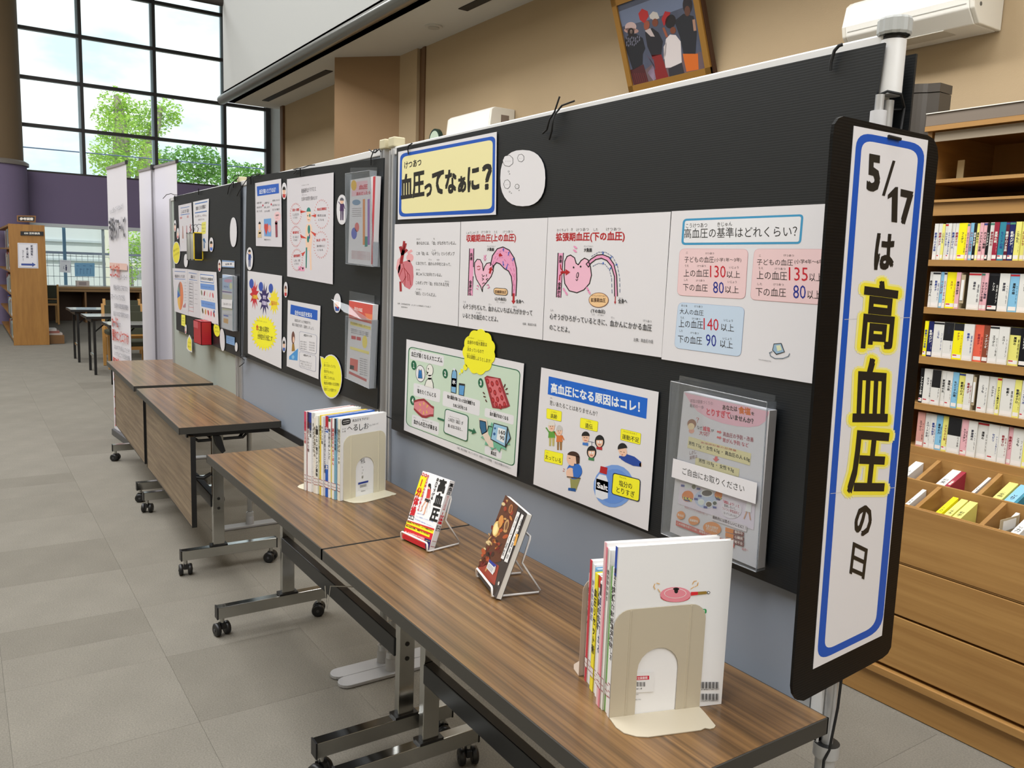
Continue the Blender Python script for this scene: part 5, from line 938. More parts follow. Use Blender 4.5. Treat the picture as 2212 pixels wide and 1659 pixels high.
tie(KE, [(1513, 885, 0), (1540, 860, .01), (1558, 790, .006), (1590, 745, .004), (1625, 640, 0)], L_ + 'at the middle of the near panel', .0024)
tie(KE, [(1556, 925, 0), (1572, 870, .008), (1580, 800, .014), (1592, 760, .006), (1640, 700, 0), (1722, 670, 0)], 'second black cord crossing the knot at the middle of the near top rail', .0024)
tie(KC, [(1014, 940, 0), (1004, 860, .001), (1012, 790, .002), (1080, 745, .002)], L_ + 'above the pale yellow title card')
tie(KC, [(342, 1140, 0), (344, 1000, .001), (370, 930, .003), (400, 860, .003), (450, 850, .004), (420, 910, .004), (380, 905, .004), (310, 855, 0)], L_ + 'at the right end of the middle board')
tie(KC, [(370, 905, .003), (430, 900, .004), (490, 845, .003), (520, 895, .001)], 'small black bow end at the right end of the middle top rail')
tie(KD, [(1280, 295, 0), (1340, 225, .002), (1275, 215, .003), (1340, 200, .004), (1450, 185, .005), (1560, 145, .003), (1659, 135, 0)], L_ + 'at the middle of the middle panel')
tie(KD, [(1400, 340, 0), (1398, 200, .002)], 'short upright black cord through the middle board at its top centre', .0026)
tie(KD, [(265, 690, 0), (330, 560, .004), (440, 400, .005), (540, 325, .006), (640, 290, .004), (690, 300, 0), (600, 330, 0)], 'black tie cord knotted over the rail just right of the far joint')
tie(KD, [(512, 485, 0), (510, 340, .001)], 'short upright black cord at the top left corner of the middle board', .003)
tie(KD, [(95, 660, 0), (125, 520, .003), (190, 440, .004), (240, 400, .005), (190, 380, .004), (230, 330, .004), (300, 315, .003), (280, 370, .004), (230, 420, .004)], 'black tie cord knotted over the rail just left of the far joint')
tie(KD, [(200, 545, 0), (196, 440, .001)], 'short upright black cord at the top right corner of the far board', .003)
KB1 = crop(220, 300, 9.217)
tie(KB1, [(1218, 1188, 0), (1290, 1110, .003), (1380, 1090, .004), (1450, 1115, .004), (1520, 1120, .002)], 'black cord curling out at the top left end of the far panel')
tie(KB1, [(1455, 1240, 0), (1452, 1130, .001)], 'short upright black cord at the top left corner of the far board', .003)
tie(crop(0, 350, 3.318), [(1424, 236, 0), (1424, 190, .001)], 'short upright black cord at the top centre of the far board', .003)
tie(crop(1280, 0, 2.373), [(1218, 362, 0), (1222, 318, .001), (1240, 260, .002), (1262, 235, .002), (1282, 228, 0)], L_ + 'near the white pole', .0028)
tie(KA, [(975, 1405, 0), (1000, 1440, .004), (1050, 1460, .004), (950, 1450, .004), (1020, 1500, .005), (1015, 1550, .003), (948, 1602, 0)], 'black cord tied at the lower joint of the far and middle boards')
tie(crop(740, 780, 8.295), [(660, 968, 0), (782, 970, .02), (785, 990, .02), (905, 1045, 0)], 'black cord wrapped across the grey posts below the near board')
# white wire hanging in the gap under the tables
tubeo('white_cable', [(-.53, .215, .372), (-.528, .222, .29), (-.520, .230, .372), (-.51, .30, .36), (-.46, .42, .34)], .002, M((220, 220, 220), .4), 'thin white cable looped over the black crossbeam of the second table', 'cable')
tubeo('white_cable', [(-.33, .30, .30), (-.36, .40, .28), (-.50, .47, .27), (-.9, .48, .20)], .002, M((220, 220, 220), .4), 'thin white cable drooping behind the near crossbeam', 'cable')
# ================================================================ bookends, books, book stands on the tables
ZT = .7005
def bookend(X, label, mat, w=.165, h=.185, d=.07, flip=1, embed=None):
    """upright plate with an arched window, base plate with rounded corners; X: origin at the foot of the upright, x = outward, y = along the plate"""
    t = .0014; root = empty('bookend', X @ Vector((0, w / 2, 0)), label, 'bookend', 'metal bookends on the tables')
    # upright with arch
    r = .028; out = [(0, 0)]; ar = .038; az = h * .62; cyy = w / 2
    pts = [(0, 0), (0, h - r)] + [(r - r * math.cos(k * PI / 12), h - r + r * math.sin(k * PI / 12)) for k in range(1, 7)] + [(w - r + r * math.sin(k * PI / 12), h - r + r * math.cos(k * PI / 12)) for k in range(0, 6)] + [(w, h - r), (w, 0), (cyy + ar, 0), (cyy + ar, az - ar)] + [(cyy + ar * math.cos(k * PI / 10), az - ar + ar * math.sin(k * PI / 10)) for k in range(1, 10)] + [(cyy - ar, az - ar), (cyy - ar, 0)]
    MB(X).prism([(0, y, z) for y, z in pts], (t * flip, 0, 0), mat).build('upright', root)
    rb = MB(X)
    for yy in (w * .17, w * .83): rb.tube([(t * flip * .5, yy, .004), (t * flip * .5, yy, h - .002)], .0022, mat, 6)
    rb.build('rib', root)
    bp = [(0, 0), (d * .45, -.0), (d * .72, .006), (d * .92, .022), (d, .04), (d, w * .8), (d - .004, w * .86), (d, w * .9), (d * .98, w * .95), (d * .9, w * .985), (d * .3, w), (0, w)]
    MB(X).prism([(x * flip, y, 0) for x, y in bp], (0, 0, t), mat).build('base_plate', root)
    tg = MB(X).prism([(-x * flip, y, 0) for x, y in ((0, cyy - ar), (0, cyy + ar), (.06, cyy + ar), (.06, cyy - ar))], (0, 0, .0008), mat); tg.build('tongue', root)
    return root
cream = M((186, 176, 156), .38); cream2 = M((210, 203, 180), .38)
paper = M((232, 230, 224), .7)
def book(X, x, th, dep, h, cover, label, group, title=None, tc=K, bands=(), tsz=.8, cover_art=None, y0=0., top=None, spine=None):
    """upright book: spine faces local -y; x..x+th across"""
    root = MB(X).box((x + .0006, y0 + .001, .0008), (x + th - .0006, y0 + dep - .002, h - .002), paper).build('book', label=label, cat='book', group=group)
    c = M(cover, .35); sp = M(spine or cover, .35)
    k = MB(X).box((x, y0, 0), (x + .0006, y0 + dep, h), c).box((x + th - .0006, y0, 0), (x + th, y0 + dep, h), c).box((x, y0 - .0004, 0), (x + th, y0 + .001, h), sp)
    k.build('cover', root)
    a = Art(lambda u, v: X @ Vector((x + u * th, y0 - .0005, (1 - v) * h)), X.to_3x3() @ Vector((0, -1, 0)))
    for v0, v1, bc in bands: a.rect(.0, v0, 1, v1, bc)
    a.up()
    # call number label
    a.rect(.04, .80, .96, .885, (230, 226, 226)).up(); a.rect(.04, .80, .96, .806, (150, 30, 50)).rect(.04, .845, .96, .850, (150, 30, 50)).rect(.04, .879, .96, .885, (150, 30, 50))
    if title:
        n = len(title); hh = min(.66 / n, th * 1.2 / h * tsz)
        a.vt(title, (.5, .12), (.5, .12 + hh * n), .82 * tsz, tc, .02)
    a.build(root)
    if cover_art: cover_art(root)
    return root
G1 = 'thin recipe books between the bookends on the second table'
E1 = at(*crop(640, 860, 6.914)(740, 1520), 'z', .702)          # foot of the near bookend of the first cluster
X1 = rotz((E1.x - .002, E1.y - .008, ZT), 17)
bookend(X1, 'cream bookend with a barcode sticker in its arch, holding the cluster of recipe books', cream2, .174, .205, .065)
# spines run from the bookend away (local -x)
S1 = [  # thickness px (of 640..), cover, title, title colour, bands, height
 (.0085, (232, 228, 210), '血圧を下げる100', (70, 60, 50), (), .262, 'cream spine with a black dot'),
 (.0075, (236, 236, 238), '減塩しおレシピ', (60, 60, 70), (), .262, 'white spine under the front magazine'),
 (.008, (120, 170, 196), '高血圧の食事', (30, 40, 70), ((.0, .18, (40, 44, 60)),), .26, 'pale blue spine with a dark top'),
 (.009, (236, 236, 236), '高血圧の人のごはん', (200, 40, 60), (), .26, 'white spine with red lettering'),
 (.007, (240, 220, 60), '減塩の新常識', (30, 24, 20), ((.0, .24, (190, 36, 44)),), .258, 'yellow spine with a red top'),
 (.0085, (236, 236, 236), '塩分控えめレシピ', (60, 60, 60), ((.0, .04, (50, 110, 70)),), .256, 'white spine with small grey lettering'),
 (.012, (30, 92, 190), '太らない生活読本', (230, 230, 235), ((.0, .16, (180, 30, 50)), (.2, .6, (226, 228, 236))), .262, 'bright blue spine with a red corner'),
 (.0095, (222, 222, 232), 'コツカル電子レンジ調理', (40, 36, 50), (), .26, 'pale lilac spine with black lettering'),
 (.008, (238, 238, 234), 'やさしい塩', (90, 90, 90), (), .258, 'white spine with grey lettering'),
 (.0065, (226, 196, 60), '野菜レシピ', (90, 60, 20), (), .26, 'mustard yellow spine'),
 (.0075, (214, 226, 204), '栄養たっぷり蒸しレシピ', (70, 80, 60), (), .257, 'pale green spine'),
 (.0095, (238, 238, 234), '失敗しない電子レンジ揚物', (20, 20, 22), ((.17, .24, (30, 20, 20)),), .256, 'white spine with bold black lettering'),
 (.0085, (232, 226, 214), '毎日のお漬けもの', (110, 100, 80), (), .25, 'off white spine with faint lettering'),
 (.0095, (240, 240, 238), 'かんたんレシピ', (60, 56, 50), ((.0, .07, (200, 200, 200)),), .262, 'white spine with a grey top'),
 (.0085, (240, 240, 242), '減塩料理', (60, 60, 60), ((.0, .22, (40, 60, 150)),), .262, 'white spine with a long blue top'),
 (.0085, (240, 240, 242), '高血圧ごちそう術', (90, 30, 30), ((.0, .2, (24, 30, 80)),), .262, 'white spine with a navy top'),
 (.006, (176, 60, 52), '', K, (), .262, 'thin brick red spine'),
 (.0085, (236, 234, 234), '血圧の生活術', (190, 40, 60), ((.0, .24, (206, 60, 96)),), .262, 'white spine with a crimson top, beside the far bookend')]
x = -.0008
def mag_art(root):
    sgn = -1
    KF = crop(640, 860, 6.914); On = X1 @ Vector((-.0006, 0, 0)); Nn = X1.to_3x3() @ Vector((1, 0, 0))
    a = Art(lambda u, v: onpl(*KF(u, v), On, Nn), Nn)
    a.rr([(680, 316), (812, 300), (812, 384), (680, 412)], 36, (24, 24, 26)).up().tx('東京慈恵会', 698, 358, 796, 338, 18, (220, 220, 220), .02).tx('栄養部監修', 698, 388, 796, 366, 14, (220, 220, 220))
    a.tx('高血圧を下げる！', 838, 358, 1086, 318, 40, (70, 70, 72)).tx('ラク', 684, 482, 738, 470, 26, K).tx('うま', 684, 520, 738, 505, 26, K)
    for t, x0, x1, y0, y1, h in (('へ', 762, 838, 482, 470, 50), ('る', 850, 920, 490, 478, 90), ('し', 940, 1000, 488, 470, 100), ('お', 1010, 1082, 462, 450, 86)): a.tx(t, x0, y0, x1, y1, h, K, .0)
    a.tx('きょうのレシピ', 1094, 420, 1226, 388, 24, K); a.build(root)
    KF2 = KF; b = Art(lambda u, v: onpl(*KF(u, v), On, Nn), Nn); 
    b.poly([(925, 1264), (1076, 1228), (1074, 1256), (924, 1294)], (40, 60, 140)).poly([(930, 1296), (1074, 1262), (1072, 1350), (932, 1382)], (224, 224, 226)).up()
    for i in range(16): b.rect(952 + i * 6, 1300 - i * 1.4, 952 + i * 6 + (2.5 if i % 3 else 4), 1340 - i * 1.4, K)
    b.tx('塩分', 950, 940, 1022, 930, 40, (90, 90, 90)).tx('５', 960, 980, 1030, 965, 36, (90, 90, 90)).tx('帝国製版', 966, 1400, 1030, 1388, 14, K)
    for i in range(4): b.ell(985 + (i % 2) * 12, 1030 + i * 44, 5, 7, (120, 120, 110), n=8)
    b.ell(988, 1180, 12, 20, (150, 150, 140), n=10); b.build(root, 'library_label')
for i, (th, cv, ti, tcol, bands, h, lb) in enumerate(S1):
    th *= 1.2; x -= th
    book(X1, x, th - .0003, .19 if i != 4 else .185, h, cv if i else (232, 232, 234), f'{lb} in the clustered recipe books' if len(lb.split()) < 10 else lb, G1, ti, tcol, bands, 1.05, mag_art if i == 0 else None, y0=-.012 + (.004 if i % 3 == 1 else 0), spine=cv)
Xb = rotz(X1 @ Vector((x - .0018, -.012, 0)), 17)
bookend(Xb, 'cream bookend at the far end of the cluster of recipe books, only its base showing', cream2, .165, .19, .06, -1)
# second cluster
G2 = 'books between the bookends near the table end'
E2 = at(*crop(1180, 1120, 3.318)(450, 1425), 'z', .702)
X2 = rotz((E2.x, E2.y, ZT), -18)
bookend(X2, 'large beige bookend with an arched window nearest the camera', cream, .168, .19, .068)
S2 = [(.0075, (232, 232, 234), '高血圧食べて下げる最高の治し方', (30, 24, 30), ((.0, .17, (24, 70, 170)),), .298, 'tallest white mook with a pan drawing on its back'),
 (.0095, (236, 236, 234), '栄養と料理2月号', (30, 26, 26), (), .257, 'white magazine with bold black spine lettering'),
 (.004, (120, 186, 90), '', K, (), .257, 'thin magazine with a green spine'),
 (.0065, (238, 238, 236), '塩分早わかり', (60, 50, 50), (), .284, 'white magazine beside the green one'),
 (.0045, (214, 110, 130), '', K, (), .286, 'thin magazine with a rose spine'),
 (.0045, (236, 176, 186), '', K, (), .292, 'thin magazine with a pale pink spine'),
 (.0045, (226, 196, 200), '', K, (), .292, 'thin magazine with a pinkish white spine'),
 (.010, (236, 234, 236), '高血圧を防ぐ本', (150, 40, 50), (), .212, 'shorter white book with a grey title'),
 (.012, (238, 238, 240), '血圧は下がる', (40, 60, 110), ((.02, .12, (40, 40, 50)),), .212, 'white book with dark blue lettering'),
 (.010, (226, 226, 230), '心臓の食事', (60, 60, 60), ((.0, .1, (210, 60, 60)),), .218, 'white book with a red corner'),
 (.012, (244, 228, 40), '血圧リセット術', (30, 26, 20), (), .218, 'vivid yellow book'),
 (.009, (110, 170, 214), '減塩のコツ', (235, 235, 240), (), .222, 'sky blue book'),
 (.009, (238, 238, 240), 'かんたん降圧', (120, 110, 160), (), .226, 'white book with lilac lettering'),
 (.0085, (196, 36, 60), '', K, (), .23, 'crimson book'),
 (.010, (236, 232, 232), '毎日ごはん', (40, 36, 36), (), .2, 'short white book beside the far beige bookend')]
x = -.0008
def mook_art(root):
    KF = crop(1180, 1120, 3.318); On = X2 @ Vector((-.0005, 0, 0)); Nn = X2.to_3x3() @ Vector((1, 0, 0))
    a = Art(lambda u, v: onpl(*KF(u, v), On, Nn), Nn)
    a.ell(926, 560, 108, 40, (200, 40, 60)).up().ell(926, 545, 110, 54, (230, 140, 155)).up().ell(924, 536, 80, 36, (244, 226, 228)).up().ell(924, 536, 76, 32, (230, 140, 155)).up().ell(930, 518, 14, 18, K).ell(930, 504, 22, 10, K).poly([(1036, 526), (1086, 524), (1086, 546), (1036, 552)], (214, 40, 50)).poly([(1086, 524), (1148, 520), (1150, 540), (1086, 546)], (150, 120, 50)).ell(1162, 530, 12, 10, K, n=12).up().ell(1162, 530, 8, 6, (232, 232, 234), n=12)
    for p_ in ([(816, 528), (800, 505)], [(780, 505), (770, 488), (778, 468)], [(790, 462), (812, 468)], [(1036, 504), (1056, 490)], [(1048, 470), (1058, 450), (1076, 446)], [(1088, 458), (1084, 478), (1064, 488)]): a.line(p_, 5, (222, 170, 90))
    a.rr([(1080, 650), (1148, 646), (1148, 680), (1080, 684)], 14, (40, 150, 80)).up().tx('術', 1116, 676, 1136, 674, 22, (235, 240, 235), .02).tx('方', 1104, 834, 1120, 832, 26, K, .03)
    for y0, h in ((1220, 50), (1302, 48)):
        xx = 1108
        for i in range(26): w_ = (2, 4, 3, 2, 5)[i * 7 % 5]; a.rect(xx, y0 - h, xx + w_ * .8, y0 - 4, K); xx += 5
    a.tx('9784837667261', 1108, 1230, 1236, 1226, 11, K).tx('1929477008502', 1108, 1312, 1232, 1308, 11, K)
    a.rr([(560, 1104), (770, 1096), (768, 1240), (560, 1252)], 8, (226, 226, 228)).up().poly([(560, 1132), (736, 1124), (736, 1152), (560, 1162)], (196, 30, 60)).up().tx('市立図書館', 632, 1154, 724, 1148, 20, (240, 220, 225), .02)
    for i in range(14): a.rect(600 + i * 8, 1170, 600 + i * 8 + (3 if i % 3 else 5), 1202, K)
    a.tx('06441-8', 610, 1228, 684, 1222, 12, K).tx('定価(10%)', 620, 1304, 676, 1300, 12, K).tx('発行所', 622, 1266, 660, 1263, 8, K)
    a.build(root)
for i, (th, cv, ti, tcol, bands, h, lb) in enumerate(S2):
    th *= 1.18; x -= th
    yo = (-.0, .002, .002, -.002, -.004, -.004, -.004, .006, .004, .006, .004, .008, .008, .006, .01)[i]
    book(X2, x, th - .0003, .212 if i < 7 else .15, h, cv if ti else (236, 234, 234), lb + (' in the near cluster' if 'beside' not in lb else ''), G2, ti, tcol, bands, 1.05, mook_art if i == 0 else None, y0=yo, spine=cv)
Xb = rotz(X2 @ Vector((x - .002, 0, 0)), -18)
bookend(Xb, 'pinkish beige bookend behind the near cluster of books', M((190, 172, 156), .38), .168, .19, .06, -1)
# wire book stands
wire = M((240, 238, 236), .4)
def hom(src, dst):
    """homography taking the four crop points src to the unit quad dst"""
    A = []; B = []
    for (x, y), (u, v) in zip(src, dst): A.append([x, y, 1, 0, 0, 0, -u * x, -u * y]); B.append(u); A.append([0, 0, 0, x, y, 1, -v * x, -v * y]); B.append(v)
    n = 8; Mx = [r[:] + [b] for r, b in zip(A, B)]
    for i in range(n):
        p = max(range(i, n), key=lambda r: abs(Mx[r][i])); Mx[i], Mx[p] = Mx[p], Mx[i]
        for r in range(n):
            if r != i:
                f = Mx[r][i] / Mx[i][i]; Mx[r] = [c - f * d for c, d in zip(Mx[r], Mx[i])]
    h = [Mx[i][n] / Mx[i][i] for i in range(n)]
    def g(x, y):
        w_ = h[6] * x + h[7] * y + 1; return (h[0] * x + h[1] * y + h[2]) / w_, (h[3] * x + h[4] * y + h[5]) / w_
    return g
KS1 = crop(860, 980, 5.028)
def stand(X, w_, label, dep=.105):
    """bent wire easel: front lip, floor loop, back rest"""
    root = empty('book_stand', X @ Vector((w_ / 2, .05, 0)), label, 'book stand', 'white wire book stands')
    r = .0027; z = r
    MB(X).tube([(0, .006, z), (0, -.002, z + .002), (0, -.002, .022), (.004, -.002, .025), (w_ - .004, -.002, .025), (w_, -.002, .022), (w_, -.002, z + .002), (w_, .006, z), (w_, dep - .004, z), (w_ - .001, dep, z + .004), (w_ - .006, dep - .045, .075), (w_ - .006, dep - .028, .130), (w_ - .010, dep - .026, .135), (.010, dep - .026, .135), (.006, dep - .028, .130), (.006, dep - .045, .075), (.001, dep, z + .004), (0, dep - .004, z), (0, .006, z)], r, wire, 8, False).build('wire_frame', root)
    MB(X).tube([(.002, .012, z + .002), (w_ - .002, .012, z + .002)], r * .8, wire, 6).build('cross_wire', root)
    return root
def leaning(X, w_, h, th, tilt, cover, label, gp_):
    """book leaning back in the stand; returns root and cover frame"""
    c_, s_ = math.cos(math.radians(tilt)), math.sin(math.radians(tilt))
    F = X @ Matrix.Translation((0, .002, .005)) @ Matrix.Rotation(-math.radians(tilt), 4, 'X')
    root = MB(F).box((.0008, .0008, 0.0008), (w_ - .001, th - .0008, h - .001), paper).build('book', label=label, cat='book', group=gp_)
    k = MB(F).box((0, 0, 0), (w_, .0008, h), M(cover, .3)).box((0, th - .0008, 0), (w_, th, h), M(cover, .3)); k.build('cover', root)
    return root, F
pa = at(*KS1(30, 935), 'z', .702); pb = at(*KS1(310, 1068), 'z', .702)
ang1 = math.degrees(math.atan2(pb.y - pa.y, pb.x - pa.x)); XA = rotz((pa.x, pa.y + .003, ZT), ang1); wA = (pb - pa).length
stand(XA, wA, 'white wire stand holding the red and white exercise book')
q = [(262, 70), (640, 205), (372, 1058), (20, 888)]
hA = .190; wB = wA * 1.04
r1, F1 = leaning(XA @ Matrix.Translation((-.003, 0, 0)), wB, hA, .017, 20, (236, 234, 236), 'white and red exercise book leaning on a wire stand at the table joint', 'display books on wire stands')
H1 = hom(q, [(0, 1), (1, 1), (1, 0), (0, 0)])
a = Art(lambda u, v: F1 @ Vector((H1(u, v)[0] * wB, -.0002, H1(u, v)[1] * hA)), F1.to_3x3() @ Vector((0, -1, 0)))
a.poly([(82, 676), (440, 800), (372, 1058), (20, 888)], (204, 30, 42)).poly([(240, 130), (330, 155), (250, 405), (168, 370)], (250, 226, 20)).up()
a.poly([(80, 684), (434, 822), (426, 862), (68, 718)], (248, 226, 30)).poly([(66, 728), (382, 868), (376, 902), (58, 764)], (248, 226, 30)).poly([(316, 905), (400, 935), (372, 1058), (330, 1040)], (24, 24, 90)).ell(268, 118, 18, 24, (190, 40, 50), 15).ell(306, 133, 18, 24, (190, 40, 50), 15).poly([(96, 610), (172, 640), (160, 684), (86, 652)], K).up()
a.vt('高血圧', (552, 180), (420, 712), 100, K, .05, (104, 34)).vt('1分体操', (272, 160), (138, 625), 56, (196, 26, 40), .05, (62, 20)).vt('自力で下げる！', (476, 165), (376, 488), 32, K, .03, (34, 11)).vt('血圧対策の名医が教える', (345, 120), (216, 575), 26, (206, 60, 70), .02, (27, 9)).tx('大全', 92, 650, 166, 676, 34, (230, 226, 226), .05)
a.tx('薬を飲んでも下がらない', 84, 706, 258, 772, 22, K, .04).tx('上と下の差が大きい', 268, 776, 420, 838, 22, K, .04).tx('朝の血圧が高い', 70, 754, 205, 808, 22, K, .04).tx('減塩でも下がらない', 214, 812, 374, 882, 22, K, .04).tx('だったら血圧はすぐ下がる！', 60, 836, 312, 936, 34, (236, 225, 220), .03).tx('最', 260, 126, 277, 132, 24, (236, 225, 220), .04).tx('新', 298, 141, 315, 147, 24, (236, 225, 220), .04)
for i, t in enumerate(('２種かかとあげ', 'ホール・足指体操／ふくらはぎパンパン体操', '太もも筋肉体操・胸開き体操／１日１分スクワット')): a.tx(t, 204 - i * 12, 606 + i * 34, (300, 420, 430)[i], (632, 722, 790)[i], 15, (70, 130, 200))
a.tx('特典つき', 328, 940, 384, 958, 14, (230, 226, 120))
# exercising figure
a.lv = 2; a.line([(350, 440), (342, 520), (330, 600)], 4, (200, 200, 200)).line([(380, 450), (372, 540)], 4, (200, 200, 200)).poly([(336, 300), (380, 310), (372, 420), (322, 420)], (206, 60, 62)).poly([(306, 420), (374, 440), (352, 480), (300, 450)], (26, 24, 28)); sk2 = (222, 170, 140)
a.line([(318, 450), (270, 520), (262, 570)], 15, sk2).line([(345, 470), (318, 540), (298, 612)], 16, sk2).line([(262, 572), (240, 574)], 9, sk2).line([(296, 612), (284, 622)], 9, sk2).line([(378, 320), (372, 400), (350, 440)], 10, sk2).line([(340, 310), (326, 380), (318, 420)], 9, sk2).up().ell(356, 272, 17, 25, sk2).up().ell(362, 258, 20, 24, K).poly([(368, 262), (384, 280), (380, 312), (368, 300)], K); a.build(r1)
b = Art(lambda u, v: F1 @ Vector((wB + .0002, u * .017, (1 - v) * hA)), F1.to_3x3() @ Vector((1, 0, 0)))
MB(F1).box((wB - .0006, 0, 0), (wB, .017, hA), M((234, 232, 234), .35)).build('spine', r1)
b.vt('高血圧', (.5, .03), (.5, .20), .8, K, .04).vt('自力で下げる血圧対策', (.5, .21), (.5, .42), .5, (200, 60, 70)).vt('1分体操', (.5, .44), (.5, .62), .8, (196, 26, 40), .04).up().rect(.1, .64, .9, .72, K).up().vt('大全', (.5, .64), (.5, .72), .8, (230, 228, 228), .03); b.rect(.1, .86, .9, .94, (220, 220, 222)).up().rect(.1, .86, .9, .866, (160, 30, 50)).rect(.1, .934, .9, .94, (160, 30, 50)); b.build(r1, 'spine_print')
pa = at(*KS1(848, 1345), 'z', .702); pb = at(*KS1(1014, 1562), 'z', .702)
ang2 = math.degrees(math.atan2(pb.y - pa.y, pb.x - pa.x)); XB2 = rotz((pa.x, pa.y + .003, ZT), ang2); wA = (pb - pa).length
stand(XB2, wA, 'white wire stand holding the dark food photo book', .115)
h2, wB2 = .205, wA * 1.24
r2, F2 = leaning(XB2 @ Matrix.Translation((-.012, 0, 0)), wB2, h2, .014, 19, (60, 54, 52), 'dark food photo book leaning on a wire stand, its white page edge toward the camera', 'display books on wire stands')
H2 = hom([(1196, 412), (1420, 615), (1068, 1562), (882, 1300)], [(0, 1), (1, 1), (1, 0), (0, 0)])
a = Art(lambda u, v: F2 @ Vector((H2(u, v)[0] * wB2, -.0002, H2(u, v)[1] * h2)), F2.to_3x3() @ Vector((0, -1, 0)))
a.poly([(1196, 412), (1330, 530), (1130, 1160), (895, 1230)], (92, 52, 32)).poly([(895, 1230), (960, 1120), (1110, 1210), (1060, 1420), (960, 1340)], (150, 60, 44)).up()
rr_ = random.Random(5)
for i in range(70):
    t = rr_.random(); s_ = rr_.random(); cx = 1190 - 300 * t + s_ * 130; cy = 450 + 720 * t + s_ * 110
    a.lv = 2 + i % 4; a.ell(cx, cy, rr_.uniform(6, 22), rr_.uniform(12, 36), rr_.choice(((150, 60, 36), (190, 120, 60), (90, 40, 26), (196, 150, 90), (110, 30, 24), (60, 36, 26), (214, 190, 140), (170, 80, 40))), rr_.uniform(-30, 60), 10)
a.lv = 6; a.ell(1090, 800, 32, 88, (228, 196, 120), 14, 18).ell(1140, 720, 26, 76, (206, 140, 70), 14, 18).ell(1200, 760, 24, 70, (190, 150, 100), 14, 18).ell(1250, 570, 20, 54, (180, 120, 70), 14, 18).up().ell(1086, 806, 20, 66, (240, 222, 160), 14, 16).ell(1200, 766, 14, 50, (120, 80, 50), 14, 16).ell(1250, 572, 12, 40, (130, 70, 40), 14, 16)
a.up().poly([(1322, 596), (1350, 612), (1160, 1142), (1132, 1126)], (226, 224, 222)).poly([(1366, 622), (1388, 640), (1200, 1176), (1166, 1160)], (226, 224, 222)).poly([(1015, 1140), (1088, 1206), (1074, 1238), (1008, 1166)], (40, 60, 150)).poly([(1008, 1168), (1074, 1240), (1046, 1310), (984, 1232)], (222, 222, 224)).up().vt('おいしく減塩', (1330, 640), (1150, 1100), 20, K, .0, (20, 14)).vt('基本の健康寿命', (1372, 680), (1190, 1140), 20, K, .0, (20, 14))
for i in range(8): a.line([(1012 + i * 6, 1188 + i * 7), (992 + i * 6, 1232 + i * 7)], 2.2, K)
a.poly([(1300, 850), (1326, 860), (1290, 985), (1268, 985)], (220, 160, 70)).ell(1105, 1400, 8, 22, (214, 206, 196), 14).ell(1066, 1250, 8, 40, (214, 206, 196), 14); a.build(r2)
# ================================================================ disc cabinet at the right
YC_ = 2.13; beech = wood((160, 119, 66), (152, 111, 60), (168, 127, 72), (3, 3, 40), .45, amt=.18); beech_x = wood((162, 121, 68), (154, 113, 62), (170, 129, 74), (1.5, 40, 40), .45, amt=.18)
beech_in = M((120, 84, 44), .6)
cab = empty('disc_cabinet', (1.3, 2.1, 0), 'large beech cabinet with stepped disc bins below and disc shelves above', 'cabinet')
CX0, CX1, YF, YB2 = .30, 2.6, 1.835, 2.58
def SZ(x, y): return at(x, y, 'y', YC_).z
# carcase and drawer fronts
zl = at(1964, 1094, 'y', YF).z; zf = [at(1700 + 520 / 2.076, 860 + 738 / 2.076, 'y', YF).z, at(1700 + 497 / 2.076, 860 + 970 / 2.076, 'y', YF).z, at(1700 + 430 / 2.076, 860 + 1187 / 2.076, 'y', YF).z]
MB().box((CX0, YF + .02, 0), (CX1, YB2, .50), beech).build('carcase', cab)
MB().box((CX0 - .0, YF - .0, 0), (CX1, YF + .02, zf[2] - .045), beech_x).build('plinth', cab)
MB().box((CX0, YF - .016, zf[2] - .04), (CX1, YF + .02, zf[2] - .012), beech_x).build('plinth_ledge', cab, .003)
for k, (z0, z1) in enumerate(((zf[2], zf[1] - .008), (zf[1], zf[0] - .008), (zf[0], zl))):
    MB().box((CX0, YF - .003 + .0 * k, z0), (CX1, YF + .02, z1), beech_x).build('drawer_front' if k < 2 else 'bin_front', cab, .002)
# stepped bins
dz = .058; cellY = [YF, 1.985, YC_]; cw = .21; tk = .014
xdiv0 = at(1950 + 215 / 6.38, 940 + 1000 / 6.38, 'y', YF + .01).x
for r_ in range(2):
    y0, y1 = cellY[r_], cellY[r_ + 1]; za = zl + dz * r_; zb = zl + dz * (r_ + 1)
    MB().box((CX0, y1 - tk / 2, zl - .20), (CX1, y1 + tk / 2, zb), beech_x).build('bin_rail', cab)
    if r_ == 0: MB().box((CX0, y0, zl - .2), (CX1, y0 + tk, za + .001), beech_x).build('bin_rail', cab)
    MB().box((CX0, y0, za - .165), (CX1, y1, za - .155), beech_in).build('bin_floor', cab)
    xo = xdiv0 - .014 if r_ == 0 else at(1950 + 165 / 6.38, 940 + 550 / 6.38, 'y', cellY[1]).x
    for k in range(-3, 9):
        xx = xo + cw * k
        if xx < CX0 + .01 or xx > CX1: continue
        MB().prism([(xx, y0 + tk, za - .155), (xx, y1, za - .155), (xx, y1, zb - .001), (xx, y0 + tk * .5, za - .001)], (tk, 0, 0), beech_in if 0 else beech).build('bin_divider', cab)
MB().box((CX0 - .016, YF, 0), (CX0, YB2, zl), beech).build('side_panel', cab)
